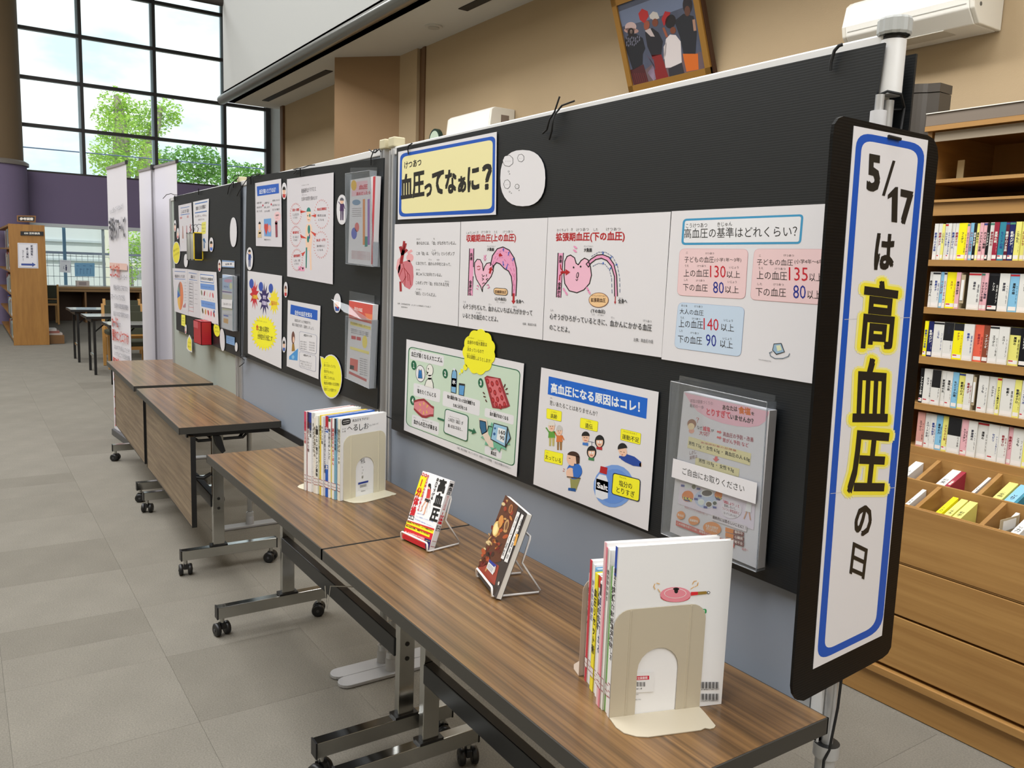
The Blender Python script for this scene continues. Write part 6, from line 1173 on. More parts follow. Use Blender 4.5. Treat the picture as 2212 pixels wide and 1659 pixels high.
# upper shelves
zs = [SZ(1974, 968), SZ(1982, 890), SZ(1993, 786), SZ(2003, 677), SZ(2012, 571), SZ(2022, 458), SZ(2025, 425), SZ(2030, 387)]
shelf_top = []
zz = {}
for nm, ya, yb in (('a', 957, 975), ('b', 867, 884), ('c', 769, 783), ('d', 664, 677), ('e', 561, 575)): pass
shz = []
for px, top_, bot_ in ((1971, 968, 985), (1983, 870, 884), (1992, 769, 785), (2001, 663.5, 677), (2013, 561, 574.5)):
    shz.append((SZ(px, top_), SZ(px, bot_)))
shz[0] = (zl + 2 * dz + .028, zl + 2 * dz)
for t_, b_ in shz: MB().box((CX0, YC_ - .004, b_), (CX1, YB2 - .02, t_), beech_x).build('shelf', cab)
up1, up2, up3 = SZ(2022, 466), SZ(2024, 434), SZ(2028, 388)
MB().box((CX0, YC_ - .002, up1), (CX1, YC_ + .014, up2 - .004), beech_x).box((CX0, YC_ - .012, up2 - .006), (CX1, YC_ + .02, up2 + .003), beech_x).build('valance', cab)
MB().box((CX0, YC_, up2 - .01), (CX1, YB2 - .02, up2), beech).build('shelf', cab)
MB().box((CX0, YC_ - .004, up3 - .012), (CX1, YB2 - .02, up3), beech_x).build('shelf', cab)
topz = SZ(2024, 245)
MB().box((CX0 - .016, YC_ - .004, zl + 2 * dz), (CX0, YB2, topz - .06), beech).build('side_panel', cab)
MB().box((CX0, YB2 - .02, .5), (CX1, YB2, topz - .05), M((172, 128, 70), .6)).build('back_panel', cab)
MB().box((CX0 - .02, YC_ - .02, topz - .062), (CX1, YB2, topz - .045), beech_x).build('top_panel', cab)
MB().box((CX0 - .02, YC_ - .018, topz - .044), (CX1, YB2, topz - .003), M((116, 104, 92), .6)).box((CX0 - .02, YC_ - .022, topz - .003), (CX1, YB2, topz), M((226, 222, 212), .5)).build('cornice', cab)
MB().box((CX0 + .01, YC_ - .004, topz - .098), (CX1, YC_ + .006, topz - .066), M((150, 136, 116), .5)).build('sign_rail', cab)
rk = at(2073, 380, 'y', YC_ + .1); MB().box((rk.x - .012, YC_ + .10, up3), (rk.x + .012, YC_ + .104, up3 + .075), M((190, 176, 140), .3)).build('small_stand', label='small clear plastic stand on the empty upper cabinet shelf', cat='stand')
# disc cases
PAL = dict(w=(218, 216, 210), y=(238, 226, 30), y2=(226, 220, 120), pk=(222, 170, 176), pk2=(206, 150, 140), lb=(130, 184, 214), bk=(24, 24, 26), rd=(150, 40, 60), te=(50, 130, 150), ma=(90, 30, 50), nv=(30, 36, 90), be=(196, 184, 150), orr=(226, 100, 76), ph=(130, 70, 50), wb=(216, 214, 208))
NM = dict(w='white', y='vivid yellow', y2='pale yellow', pk='pink', pk2='dull pink', lb='light blue', bk='black', rd='dark red', te='teal blue', ma='maroon', nv='navy', be='beige', orr='orange red', ph='brown photo', wb='white with black top')
TT = ['歌劇サロメ全曲', '歌劇メデア', 'こうもり', 'エレクトラ', 'ナクソス島のアリアドネ', '歌劇トロイ人', '歌劇オテロ', 'フィデリオ', 'エフゲニーオネーギン', 'スペードの女王', '魔弾の射手', '運命の力', 'ファウスト全曲', 'ホフマン物語', 'トリスタン', '夢遊病の女', '連隊の娘', 'セビリアの理髪師']
ORD = ['first', 'second', 'third', 'fourth', 'fifth', 'sixth', 'seventh', 'eighth', 'ninth', 'tenth', 'eleventh', 'twelfth', 'thirteenth', 'fourteenth', 'fifteenth', 'sixteenth', 'seventeenth', 'eighteenth', 'nineteenth', 'twentieth', 'twenty-first', 'twenty-second', 'twenty-third', 'twenty-fourth', 'twenty-fifth', 'twenty-sixth', 'twenty-seventh', 'twenty-eighth']
rc = random.Random(3)
def case(X, th, h, d, key, label, gp_, tid):
    c = PAL[key]; m = M(c, .25)
    root = MB(X).box((0, 0, 0), (th - .0006, d, h), m).build('disc_case', label=label, cat='disc case', group=gp_)
    a = Art(lambda u, v: X @ Vector((u * (th - .0006), -.0001, (1 - v) * h)), X.to_3x3() @ Vector((0, -1, 0)))
    dark = sum(c) < 300
    if key == 'wb': a.rect(0, .0, 1, .5, K)
    elif rc.random() < .35: a.rect(0, .02, 1, .07, rc.choice(((40, 60, 130), (190, 40, 50), (30, 30, 34), (70, 130, 110))))
    elif rc.random() < .08 and not dark: a.rect(0, .0, 1, .2, (24, 24, 30))
    a.rect(.08, .86, .92, .96, (226, 222, 218))
    a.up(); t = TT[tid % len(TT)]; n = min(len(t), max(3, int(.62 * h / (th * .62)))); t = t[:n]; hh = min(.62 / n, .075)
    tcol = (230, 228, 220) if dark else rc.choice((K, K, (40, 40, 60), (150, 40, 50), (30, 60, 140)))
    a.vt(t, (.5, .24 if key != 'wb' else .1), (.5, (.24 if key != 'wb' else .1) + hh * n), min(.8, hh * h / th * 1.0), tcol, .02)
    if th > .016: a.vt(TT[(tid + 5) % len(TT)][:8], (.84, .3), (.84, .8), .16, tcol)
    if rc.random() < .3: a.rect(.1, .87, .5, .90, (190, 30, 50))
    a.build(root)
def divider(X, th, h, label):
    root = MB(X).box((0, -.004, 0), (.002, .10, h * 1.05), M((176, 160, 130), .5)).box((0, -.005, 0), (th * .85, .09, .002), M((176, 160, 130), .5)).build('shelf_divider', label=label, cat='divider')
    MB(X).box((.002, -.005, .02), (th * .6, -.0035, h), M((176, 160, 130), .5)).box((th * .12, -.0065, .03), (th * .5, -.0055, h * .85), M((226, 224, 220), .5)).build('index_label', root)
ROWS = [
 (4, 'top disc shelf', 385, 1 / 3.317, [(30, 'w'), (30, 'w'), (20, 'y2'), (25, 'w'), (25, 'w'), (25, 'w'), (25, 'w'), (65, 'y'), (18, 'pk'), (25, 'lb'), (20, 'bk'), (20, 'y2'), (27, 'pk'), (25, 'pk'), (20, 'bk'), (32, 'w'), (35, 'rd'), (45, 'te'), (25, 'ma'), (38, 'nv'), (38, 'y2'), (28, 'y2'), (30, 'be')]),
 (3, 'second disc shelf', 350, 1 / 3.317, [(25, 'w'), (60, 'w'), (25, 'lb'), (22, 'w'), (75, 'y'), (32, 'pk'), (55, '|'), (90, 'w'), (28, 'pk'), (25, 'pk'), (75, 'bk'), (70, 'w'), (62, 'lb'), (80, 'w')]),
 (2, 'third disc shelf', 320, 1 / 3.317, [(30, 'y'), (40, 'nv'), (80, 'w'), (75, 'wb'), (75, 'y'), (75, 'w'), (65, 'orr'), (45, 'ph'), (65, 'w'), (70, 'w'), (75, 'y2'), (60, 'bk')]),
 (1, 'fourth disc shelf', 285, 1 / 3.317, [(30, 'bk'), (70, 'w'), (70, 'wb'), (35, 'w'), (50, 'w'), (45, 'lb'), (50, 'y2'), (55, 'w'), (40, '|'), (70, 'w'), (60, 'w'), (30, 'y2'), (90, 'w'), (45, 'y2'), (40, 'w')]),
 (0, 'lowest disc shelf', 265, 1 / 3.317, [(60, 'pk2'), (45, 'w'), (45, 'w'), (50, 'lb'), (45, 'y2'), (100, 'wb'), (50, 'pk'), (65, 'w'), (80, 'w'), (75, 'w'), (60, 'w'), (30, 'pk'), (75, 'w'), (60, 'y2'), (70, 'lb')])]
tid = 0
for idx, (si, nm, xs, sc, items) in enumerate(ROWS):
    z = shz[si][0] + .0005
    X0 = at(1900 + xs * sc, 500 + idx * 100, 'y', YC_).x; unit = (at(2212, 600, 'y', YC_).x - at(1900 + 385 * sc, 600, 'y', YC_).x) / (1035 - 385)
    xx = X0; k = 0
    for wd, key in items:
        th = wd * unit
        dy = rc.uniform(0, .006)
        if key == '|': divider(Matrix.Translation((xx, YC_ + .012, z)), th, .118, f'beige index divider plate among the cases on the {nm}')
        else:
            h = .126 if wd > 20 else .124
            case(Matrix.Translation((xx, YC_ + .006 + dy, z)), th, h, .14, key, f'{"wide " if wd > 58 else "slim " if wd < 28 else ""}{NM[key]} disc case, {ORD[k]} from the left on the {nm}', f'disc cases on the {nm}', tid); k += 1; tid += 1
        xx += th + .0003
# cases leaning in the bins
BIN = [('front', 0, 0, .1, [(.75, .014, 'w')]), ('front', 0, 1, 0, [(.22, .018, 'y'), (.36, .022, 'y2'), (.50, .026, 'y2')]), ('front', 0, 2, 0, [(.16, .012, 'w'), (.34, .024, 'w'), (.66, .016, 'w'), (.76, .024, 'w')]), ('front', 0, 3, 0, [(.1, .02, 'pk'), (.4, .02, 'w')]),
       ('back', 1, 0, 0, [(.22, .03, 'w'), (.38, .016, 'rd'), (.84, .010, 'w')]), ('back', 1, 1, 0, [(.12, .028, 'y2'), (.30, .03, 'lb'), (.46, .008, 'te'), (.70, .016, 'w')]), ('back', 1, 2, 0, [(.14, .026, 'w'), (.34, .03, 'be'), (.6, .02, 'w')]), ('back', 1, -1, 0, [(.6, .03, 'w')])]
for nm, r_, ci, _, lst in BIN:
    xo = xdiv0 - .014 if r_ == 0 else at(1950 + 165 / 6.38, 940 + 550 / 6.38, 'y', cellY[1]).x
    base = xo + cw * (ci - (1 if r_ == 0 else 0)) + tk if r_ == 0 else xo + cw * ci + tk
    y0, y1 = cellY[r_] + tk, cellY[r_ + 1] - tk / 2; za = zl + dz * r_
    for k, (u, th, key) in enumerate(lst):
        if base + u * (cw - tk) < CX0 + .005: continue
        X = Matrix.Translation((base + u * (cw - tk), y0 + .003, za - .155))
        hgt = .140; sl = .048
        c = PAL[key]; X = X @ Matrix.Rotation(math.radians(0), 4, 'X')
        root = MB(X).prism([(0, 0, .0005), (0, .122, .0005), (0, .122, hgt + sl), (0, 0, hgt)], (th, 0, 0), M(c, .25)).build('disc_case', label=f'{NM[key]} disc case, {ORD[k]} from the left in the {["first", "second", "third", "fourth", "leftmost"][ci]} {nm} bin', cat='disc case', group='disc cases in the stepped bins')
        a = Art(lambda p, q_: X @ Vector((p * th, (1 - q_) * .124, hgt + .0002 + (1 - q_) * sl)), (0, -sl, .124))
        a.vt(TT[(tid + k) % len(TT)][:7], (.5, .08), (.5, .75), .6, K if sum(c) > 300 else (230, 228, 220), .02); a.build(root)
        tid += 1
dv = at(1950 + 1400 / 6.38, 940 + 1150 / 6.38, 'y', 1.87)
MB().box((dv.x - .004, YF + .02, zl - .15), (dv.x - .002, 1.97, zl + .028), M((176, 160, 130), .5)).box((dv.x - .0015, YF + .035, zl - .01), (dv.x - .0008, 1.95, zl + .022), M((226, 224, 220), .5)).build('shelf_divider', label='beige index divider standing in the front bin among white cases', cat='divider')
# ================================================================ on the back wall
# painting leaning forward
P_ = [at(1327, -6, 'y', YW - .20), at(1513, -14, 'y', YW - .20), at(1537, 160, 'y', YW - .035), at(1359, 203, 'y', YW - .035)]
bl, br = P_[3], P_[2]; top_d = ((P_[0] - bl) + (P_[1] - br)) / 2
Pw = (br - bl).length; zc = (bl.z + br.z) / 2; ux = Vector((1, 0, 0)); vv = Vector((0, top_d.y, top_d.z)).normalized(); Ph = top_d.length * 1.12
PX = Matrix((( ux.x, 0, vv.x, bl.x), (ux.y, 0, vv.y, bl.y), (ux.z, 0, vv.z, zc), (0, 0, 0, 1))); nn = ux.cross(vv)  # toward the room
PX = Matrix(((1, -nn.x, vv.x, bl.x), (0, -nn.y, vv.y, bl.y), (0, -nn.z, vv.z, zc), (0, 0, 0, 1)))
gold = M((166, 122, 56), .4, .35); darkw = M((66, 40, 24), .5)
pic = empty('framed_painting', (bl.x + Pw / 2, bl.y, zc), 'gold framed painting of people in dark robes and hats, tilted forward on the back wall', 'painting')
t = MB(PX)
for q0, q1 in (((0, 0, 0), (Pw, .03, .04)), ((0, 0, Ph - .04), (Pw, .03, Ph)), ((0, 0, 0), (.04, .03, Ph)), ((Pw - .04, 0, 0), (Pw, .03, Ph))): t.box(q0, q1, gold)
t.box((-.012, .012, -.012), (Pw + .012, .036, Ph + .012), darkw); t.build('frame', pic)
cv = MB(PX).box((.04, .010, .04), (Pw - .04, .013, Ph - .04), M((78, 84, 104), .5, noise=.35, nscale=(9, 9, 5))).build('canvas', pic)
KP = crop(1280, 0, 2.373)
HP = hom([(150, 0), (540, -60), (588, 384), (212, 472)], [(0, .985), (1, .99), (1, 0), (0, 0)])
a = Art(lambda u, v: PX @ Vector((.04 + HP(u, v)[0] * (Pw - .08), .0098, .04 + HP(u, v)[1] * (Ph - .08))), nn if nn.y < 0 else -nn, .0002); a.rough = .55
a.poly([(150, 30), (330, 0), (540, -20), (540, 60), (360, 100), (170, 120)], (110, 122, 150)).poly([(205, 440), (330, 350), (480, 320), (575, 300), (588, 384), (400, 430), (214, 472)], (104, 86, 92)).poly([(300, 400), (345, 340), (360, 420), (330, 446)], (170, 150, 176)).up()
a.poly([(180, 190), (210, 170), (250, 172), (285, 200), (296, 260), (280, 290), (275, 350), (215, 380), (196, 300), (182, 250)], (30, 32, 40)).poly([(200, 380), (280, 350), (302, 450), (218, 470)], (74, 32, 36))
a.poly([(300, 170), (340, 150), (372, 180), (392, 230), (380, 300), (330, 310), (308, 250)], (34, 34, 42)).poly([(328, 300), (380, 300), (412, 430), (345, 445)], (130, 34, 36))
a.poly([(455, 130), (500, 100), (545, 120), (556, 200), (545, 310), (490, 305), (478, 220)], (36, 38, 46)).poly([(486, 305), (556, 310), (556, 390), (500, 400)], (206, 104, 34)).up()
a.poly([(408, 220), (430, 198), (458, 204), (480, 240), (480, 350), (430, 375), (398, 375), (394, 300)], (216, 208, 210)).poly([(412, 380), (480, 350), (490, 410), (415, 425)], (50, 48, 56)).poly([(395, 260), (412, 230), (405, 300), (392, 330)], (216, 208, 210))
a.ell(220, 128, 34, 28, (196, 170, 168), 10).ell(222, 150, 44, 16, (176, 140, 132), 12).poly([(330, 80), (350, 62), (372, 72), (382, 104), (352, 110), (332, 96)], (196, 190, 186)).poly([(270, 60), (292, 36), (322, 56), (326, 84), (300, 120), (276, 96)], (176, 42, 44)).poly([(392, 110), (412, 72), (438, 82), (430, 110), (402, 150)], (170, 36, 44)).ell(436, 130, 26, 36, (34, 30, 34), 10).ell(520, 60, 22, 44, (40, 36, 42)).up()
a.ell(220, 158, 20, 24, (36, 26, 28)).ell(222, 156, 8, 12, (190, 170, 160)).ell(312, 132, 16, 26, (150, 80, 60), 10).ell(358, 124, 16, 22, (120, 66, 48)).ell(446, 178, 14, 18, (120, 66, 46)).ell(518, 90, 13, 26, (96, 62, 50)).poly([(300, 160), (330, 150), (352, 200), (330, 196)], (190, 176, 176)).line([(545, 140), (548, 190)], 12, (170, 130, 110)).line([(400, 160), (414, 206)], 12, (150, 84, 62))
for i in range(22): a.ell(190 + (i % 8) * 11, 190 + (i // 8) * 18 + (i % 3) * 4, 3, 8, (120, 120, 140), 10, 6)
for i in range(8): a.line([(200 + i * 12, 400), (212 + i * 12, 462)], 3, (110, 44, 46))
for i in range(7): a.line([(300 + i * 6, 300 + i * 4), (330 + i * 2, 345 + i * 6)], 4, (90, 84, 104))
a.build(cv)
# air conditioners
def aircon(xl, xr, zb, zt, label, vent=False):
    root = empty('air_conditioner', ((xl + xr) / 2, YW, zb), label, 'air conditioner', 'white wall air conditioners')
    y = YW - .005; prof = [(0, 0), (-.165, .0), (-.215, .05), (-.225, .09), (-.205, zt - zb - .02), (-.18, zt - zb), (0, zt - zb)]
    wm = M((226, 224, 218), .35)
    MB().prism([(xl + .02, y + p[0], zb + p[1]) for p in prof], (xr - xl - .04, 0, 0), wm).build('body', root, .004)
    for x in (xl, xr - .02): MB().prism([(x, y + p[0] * .985, zb + p[1]) for p in prof], (.02, 0, 0), M((214, 210, 200), .4)).build('end_cover', root, .004)
    MB().prism([(xl + .05, y - .168, zb - .0015), (xr - .14, y - .168, zb - .0015), (xr - .14, y - .075, zb - .0015), (xl + .05, y - .075, zb - .0015)], (0, 0, .003), M((190, 186, 176), .5)).build('louver', root)
    MB().box((xl + .03, y - .2205, zb + .066), (xr - .03, y - .2195, zb + .069), M((150, 148, 142), .5)).build('seam', root)
    if vent: MB().box((xr - .001, y - .12, zt - .11), (xr + .001, y - .05, zt - .05), M((120, 106, 96), .6)).build('side_vent', root)
    else: MB().cyl((xr - .002, y - .17, zb + .07), (xr + .001, y - .17, zb + .07), .008, M((90, 88, 84), .5), 12).build('bolt', root)
yf = YW - .2
p1 = at(2158, 66, 'y', YW - .02); p0 = at(1823, 95, 'y', yf)
aircon(p0.x, p1.x, at(2155, 66, 'y', YW - .02).z, at(1823, 45, 'y', yf).z + .07, 'white wall air conditioner upper right above the disc cabinet')
p1 = at(1060, 270, 'y', yf); p0 = at(968, 290, 'y', yf); zt2 = at(1058, 234, 'y', yf).z
aircon(p0.x, p1.x + .02, zt2 - .27, zt2 + .01, 'white wall air conditioner with a brown side vent, above the pale yellow title card', True)
# clock rim just above the near panel
c_ = at(939, 304, 'y', YW - .03)
ck = MB().tube([(c_.x, YW - .002, c_.z), (c_.x, YW - .035, c_.z)], .10, M((34, 60, 52), .4), 28).build('wall_clock', label='round wall clock with a dark green rim peeping over the near panel', cat='clock')
MB().tube([(c_.x, YW - .035, c_.z), (c_.x, YW - .037, c_.z)], .082, M((206, 226, 206), .4), 28).build('clock_face', ck)
# dark grey curved cover behind the sign
d0, d1 = at(1957, 230, 'y', 2.35), at(2021, 230, 'y', 2.35); zt_ = at(1990, 183, 'y', 2.35).z
prof = []
W_ = d1.x - d0.x + .03
for i in range(13): t_ = i / 12; prof.append((d0.x - .03 + W_ * t_, 2.35 - .030 * math.sin(PI * min(1, t_ * 1.35)) + .018 * max(0, t_ - .72) * 4 * (1 - 0)))
gm = M((66, 61, 56), .4, .1)
MB().prism([(x, y, 0) for x, y in prof] + [(prof[-1][0], 2.45, 0), (prof[0][0], 2.45, 0)], (0, 0, zt_ - .035), gm).build('security_gate', label='dark grey curved metal upright standing behind the hanging sign', cat='metal upright')
o = bpy.data.objects['security_gate']; o.name = 'metal_upright'
MB().prism([(x, y - .003, zt_ - .032) for x, y in prof] + [(prof[-1][0], 2.453, zt_ - .032), (prof[0][0], 2.453, zt_ - .032)], (0, 0, .032), gm).build('cap', o)
# ================================================================ far background
# roll-up banners
bnm = M((222, 219, 226), .6)
def banner(pL, pR, z1, label, back=False):
    c = (pL + pR) / 2; root = empty('roll_up_banner', (c.x, c.y, 0), label, 'banner', 'white roll-up banners'); d = (pR - pL).normalized(); n = Vector((d.y, -d.x, 0))
    P = lambda u, z, o: pL + (pR - pL) * u + Vector((0, 0, z - pL.z)) + n * o
    N = 16; V = []; F = []
    for j in range(9):
        z = .05 + (z1 - .06) * j / 8
        for i in range(N + 1):
            u = i / N; V.append(P(u, z, .006 * math.sin(u * 7 + 1) * (1 - j / 9)))
    for j in range(8):
        for i in range(N): a_ = j * (N + 1) + i; F.append((a_, a_ + 1, a_ + N + 2, a_ + N + 1))
    b = MB(); b.add(V, F, bnm, True); b.add([v - n * .0012 for v in V], [f_[::-1] for f_ in F], bnm, True); b.build('banner_sheet', root)
    MB().prism([P(0, z1 - .012, .006), P(1, z1 - .012, .006), P(1, z1 - .012, -.006), P(0, z1 - .012, -.006)], (0, 0, .018), M((176, 170, 172), .4, .5)).build('top_bar', root)
    MB().prism([P(1, z1 - .016, .009), P(1.012, z1 - .016, .009), P(1.012, z1 - .016, -.009), P(1, z1 - .016, -.009)], (0, 0, .028), blk).build('end_cap', root)
    MB().prism([P(.02, 0, .03), P(1, 0, .03), P(1, 0, -.03), P(.02, 0, -.03)], (0, 0, .05), M((90, 90, 92), .4, .5)).build('base_case', root, .005)
    o = .014 if back else -.014
    MB().cyl(P(.42, .08, o), P(.42, z1 + .0, o), .007, M((150, 148, 152), .35, .7), 10).build('pole', root)
    if back: MB().prism([P(.40, z1 - .02, .02), P(.44, z1 - .02, .02), P(.44, z1 - .02, -.004), P(.40, z1 - .02, -.004)], (0, 0, .036), blk).build('pole_clip', root)
    return root, P, n
r_, P, n = banner(at(230.5, 363, 'z', 2.1), at(272.7, 350, 'z', 2.1), 2.1, 'white roll-up banner with big red and black lettering, left of the plain banner')
a = Art(lambda u, v: P(u, (1 - v) * 2.1, .0085), n, .0008)
RB = (206, 84, 70)
a.tx('もっと使ってみませんか？', .15, .17, .85, .155, .02, (150, 150, 156)); a.tx('市役所もスマートに？', .08, .265, .93, .26, .085, (60, 60, 70), .02); a.rect(.06, .345, .96, .368, (226, 190, 180))
LN = [(.40, 'コンビニ交付', 1, .05), (.405, 'マイナンバーカード', 0, .02), (.445, '便利な手続きご存知ですか', 0, .02), (.48, 'スマートフォンでもできる', 0, .02), (.51, '住民票や印鑑登録証明書を', 0, .018), (.54, 'お近くのお店で取得できます', 0, .018), (.585, 'カードに', 1, .04), (.58, '申請から交付まで', 0, .018), (.635, '便利なコンビニスマホ', 1, .045), (.665, 'はじめてでも安心してどうぞ', 0, .018), (.69, 'いつでもどこでも生活を支援', 0, .018), (.745, '電子申請のコンビニマソ', 1, .05), (.79, 'ソピ', 1, .04), (.80, '手続きは下記の窓口から', 0, .018), (.83, '受付時間は平日のみ延長', 0, .018), (.875, '十三箇所マソ', 1, .045), (.925, 'の窓口でこれ', 1, .04), (.965, 'してね', 1, .035)]
for v, t, red, h in LN:
    w_ = min(.88, len(t) * (.085 if red else .06)); a.tx(t, .07 if (red or v % .02 > .01) else .95 - w_, v, .07 + w_ if (red or v % .02 > .01) else .95, v - .003, h, RB if red else (110, 108, 118), .02 if red else .0)
a.build(r_)
banner(at(300, 369, 'z', 2.12), at(381.5, 348, 'z', 2.12), 2.12, 'plain white roll-up banner seen from behind with a grey pole down its middle', True)
# tall double sided book shelf at the far left
SX = -12.72; KG = crop(0, 440, 4.147)
sh_m = wood((156, 110, 52), (148, 103, 48), (164, 118, 58), (3, 18, 2), .5, amt=.2); sh_in = M((104, 66, 34), .6)
ls = empty('library_shelf', (-14.7, .165, 0), 'tall wooden book shelf at the far left with a paper notice on its end', 'bookshelf')
MB().box((SX - .035, -.08, 0), (SX, .40, 1.84), sh_m).build('end_panel', ls)
MB().box((-16.8, -.07, 1.81), (SX - .035, .39, 1.84), sh_m).build('top_panel', ls)
MB().box((-16.8, .14, .08), (SX - .035, .18, 1.81), sh_in).build('back_panel', ls)
for z in (.05, .40, .76, 1.11, 1.46): MB().box((-16.8, -.075, z), (SX - .035, .39, z + .025), sh_m).build('shelf', ls)
for x in (-15.75, -14.7, -13.7): MB().box((x, .02, .05), (x + .025, .39, 1.81), sh_m).build('upright', ls)
rb_ = random.Random(21); k = 0
BC = ((150, 160, 150), (60, 70, 80), (196, 196, 188), (130, 60, 40), (40, 70, 140), (200, 205, 200), (90, 110, 100), (160, 150, 120), (110, 60, 60), (170, 190, 196))
BN = ('grey green', 'slate', 'pale grey', 'brown', 'blue', 'white', 'moss', 'tan', 'wine', 'pale blue')
rows = ('bottom', 'second', 'middle', 'fourth', 'top')
for r, z in enumerate((.075, .425, .785, 1.135, 1.485)):
    x = SX - .045; c = 0
    while x > -15.2 and c < 22:
        th = rb_.uniform(.03, .07) ; h = rb_.uniform(.2, .29); ci = rb_.randrange(10)
        if rb_.random() < .12: x -= th; continue
        b = MB().box((x - th, -.072, z), (x - .001, .10, z + h), M(BC[ci], .6)).build('book', label=f'{BN[ci]} book, {ORD[c]} from end panel on the {rows[r]} row, far left shelf', cat='book', group='books on the far left shelf')
        if c < 6: MB().box((x - th + .004, -.0725, z + .02), (x - .005, -.0721, z + .055), M((226, 222, 220), .6)).build('spine_label', b)
        x -= th + .001; c += 1
# low things at the shelf's other side
for i, (y0, y1, z0, z1, c, nm) in enumerate(((.40, .52, .20, .235, (196, 190, 186), 'topmost pale book in the low pile beside the far left shelf'), (.40, .56, .165, .2, (150, 90, 80), 'reddish book in the middle of the low pile beside the far left shelf'), (.40, .60, .135, .165, (190, 176, 166), 'lowest book of the low pile beside the far left shelf'))):
    MB().box((-13.15, y0, z0), (-12.9, y1, z1), M(c, .5)).build('book', label=nm, cat='book', group='low pile of books')
MB().box((-13.2, .40, .0), (-12.86, .62, .135), M((120, 84, 46), .6)).build('low_box', label='low wooden box under a small pile of books beside the far left shelf', cat='box')
# signs on the shelf end
SE = (1, 0, 0); fE = lambda off: (lambda x, y: at(*KG(x, y), 'x', SX + off))
def endsign(q, mat, nm, label, th=.012):
    f = fE(th); p = [f(*c) for c in q]; return MB().prism(p, (-th, 0, 0), mat).build(nm, label=label, cat='sign')
s = endsign([(157, 350), (335, 355), (344, 580), (162, 575)], M((222, 220, 226), .5), 'paper_notice', 'white paper notice with a blue arrow on the end of the far left shelf', .003)
a = Art(fE(.0035), SE, .0006); a.line([(165, 358), (328, 362), (336, 572), (170, 567), (165, 358)], 2, (120, 120, 150)); a.vt('新聞閲覧・', (284, 368), (286, 490), 22, (70, 70, 90), .02).vt('郷土資料', (243, 392), (247, 490), 22, (70, 70, 90), .02).vt('コーナー', (204, 412), (208, 512), 20, (70, 70, 90), .02)
a.poly([(190, 535), (288, 537), (287, 526), (320, 546), (289, 566), (289, 555), (191, 553)], (60, 80, 150)); a.build(s)
s = endsign([(183, 247), (390, 250), (391, 287), (184, 283)], M((26, 24, 26), .5), 'name_plate', 'black name plate high on the end of the far left shelf'); a = Art(fE(.0125), SE, .0006); a.tx('030 百科事典', 216, 274, 358, 277, 20, (226, 222, 214), .03); a.build(s)
f = lambda x, y: at(*KG(x, y), 'x', SX - .1)
p = [f(152, 105), f(322, 108), f(318, 168), f(154, 160)]
s = MB().prism(p, (-.05, 0, 0), M((140, 96, 50), .5)).build('shelf_sign', label='small wooden sign block standing on top of the far left shelf', cat='sign')
MB().prism([f(162, 114), f(310, 117), f(308, 158), f(163, 153)], (.003, 0, 0), M((26, 24, 26), .5)).build('sign_plate', s); a = Art(lambda x, y: at(*KG(x, y), 'x', SX - .0965), SE, .0006); a.tx('参考図書', 176, 148, 298, 150, 26, (226, 222, 214), .05); a.build(s)
# black folding tables
def ftable(x0, x1, y0, y1, label):
    root = empty('folding_desk', ((x0 + x1) / 2, (y0 + y1) / 2, 0), label, 'table', 'slim black legged folding tables by the banners')
    MB().box((x0, y0, .675), (x1, y1, .70), M((150, 146, 140), .22, coat=.5)).build('tabletop', root)
    MB().box((x0 - .002, y0 - .002, .672), (x1 + .002, y0 + .002, .701), blk).box((x1 - .002, y0, .672), (x1 + .002, y1, .701), blk).build('edge_band', root)
    MB().box((x0 + .04, y0 + .05, .63), (x1 - .04, y0 + .07, .672), blk).box((x0 + .04, y1 - .07, .63), (x1 - .04, y1 - .05, .672), blk).box((x0 + .05, y0 + .05, .65), (x0 + .07, y1 - .05, .672), blk).build('under_frame', root)
    for y in (y0 + .07, y1 - .10):
        for x in (x0 + .04, x1 - .07): MB().box((x, y, 0), (x + .028, y + .028, .65), blk).build('leg', root)
        MB().box((x0 + .05, y + .008, .20), (x1 - .05, y + .02, .235), chrome).build('leg_brace', root)
        MB().tube([(x1 - .10, y + .012, .50), (x1 - .2, y + .2 * (1 if y < 1 else -1), .65)], .008, blk, 6).build('brace', root)
ftable(-10.78, -10.2, .46, 2.1, 'farthest black legged folding table, its top shining from the window')
ftable(-9.45, -8.87, .49, 2.1, 'middle black legged folding table behind the lettered banner')
ftable(-8.1, -7.55, .55, 2.1, 'nearest black legged folding table, mostly hidden by the banners')
# chairs
oak = M((196, 148, 84), .45); olive = M((58, 60, 44), .8)
def chair(x, y, deg, label, w_=.5):
    X = rotz((x, y, 0), deg); root = empty('reading_chair', (x, y, 0), label, 'chair', 'wooden reading chairs with dark green pads')
    for yy in (-w_ / 2, w_ / 2 - .035):
        MB(X).prism([(.0, yy, 0), (.035, yy, 0), (.02, yy, .45), (-.03, yy, .80), (-.06, yy, .80), (-.02, yy, .45)], (0, .035, 0), oak).build('rear_leg', root)
        MB(X).box((.42, yy, 0), (.455, yy + .035, .43), oak).build('front_leg', root)
    MB(X).box((.0, -w_ / 2 + .035, .38), (.44, w_ / 2 - .035, .42), oak).build('seat_frame', root)
    MB(X).box((.0, -w_ / 2 + .02, .42), (.46, w_ / 2 - .02, .47), olive).build('seat', root, .01)
    MB(X).prism([(-.005, -w_ / 2 + .035, .52), (.02, -w_ / 2 + .035, .52), (-.02, -w_ / 2 + .035, .78), (-.05, -w_ / 2 + .035, .78)], (0, w_ - .07, 0), olive).build('backrest', root)
    MB(X).prism([(-.0, -w_ / 2 + .03, .50), (.02, -w_ / 2 + .03, .50), (.018, -w_ / 2 + .03, .53), (-.002, -w_ / 2 + .03, .53)], (0, w_ - .06, 0), oak).build('back_rail', root)
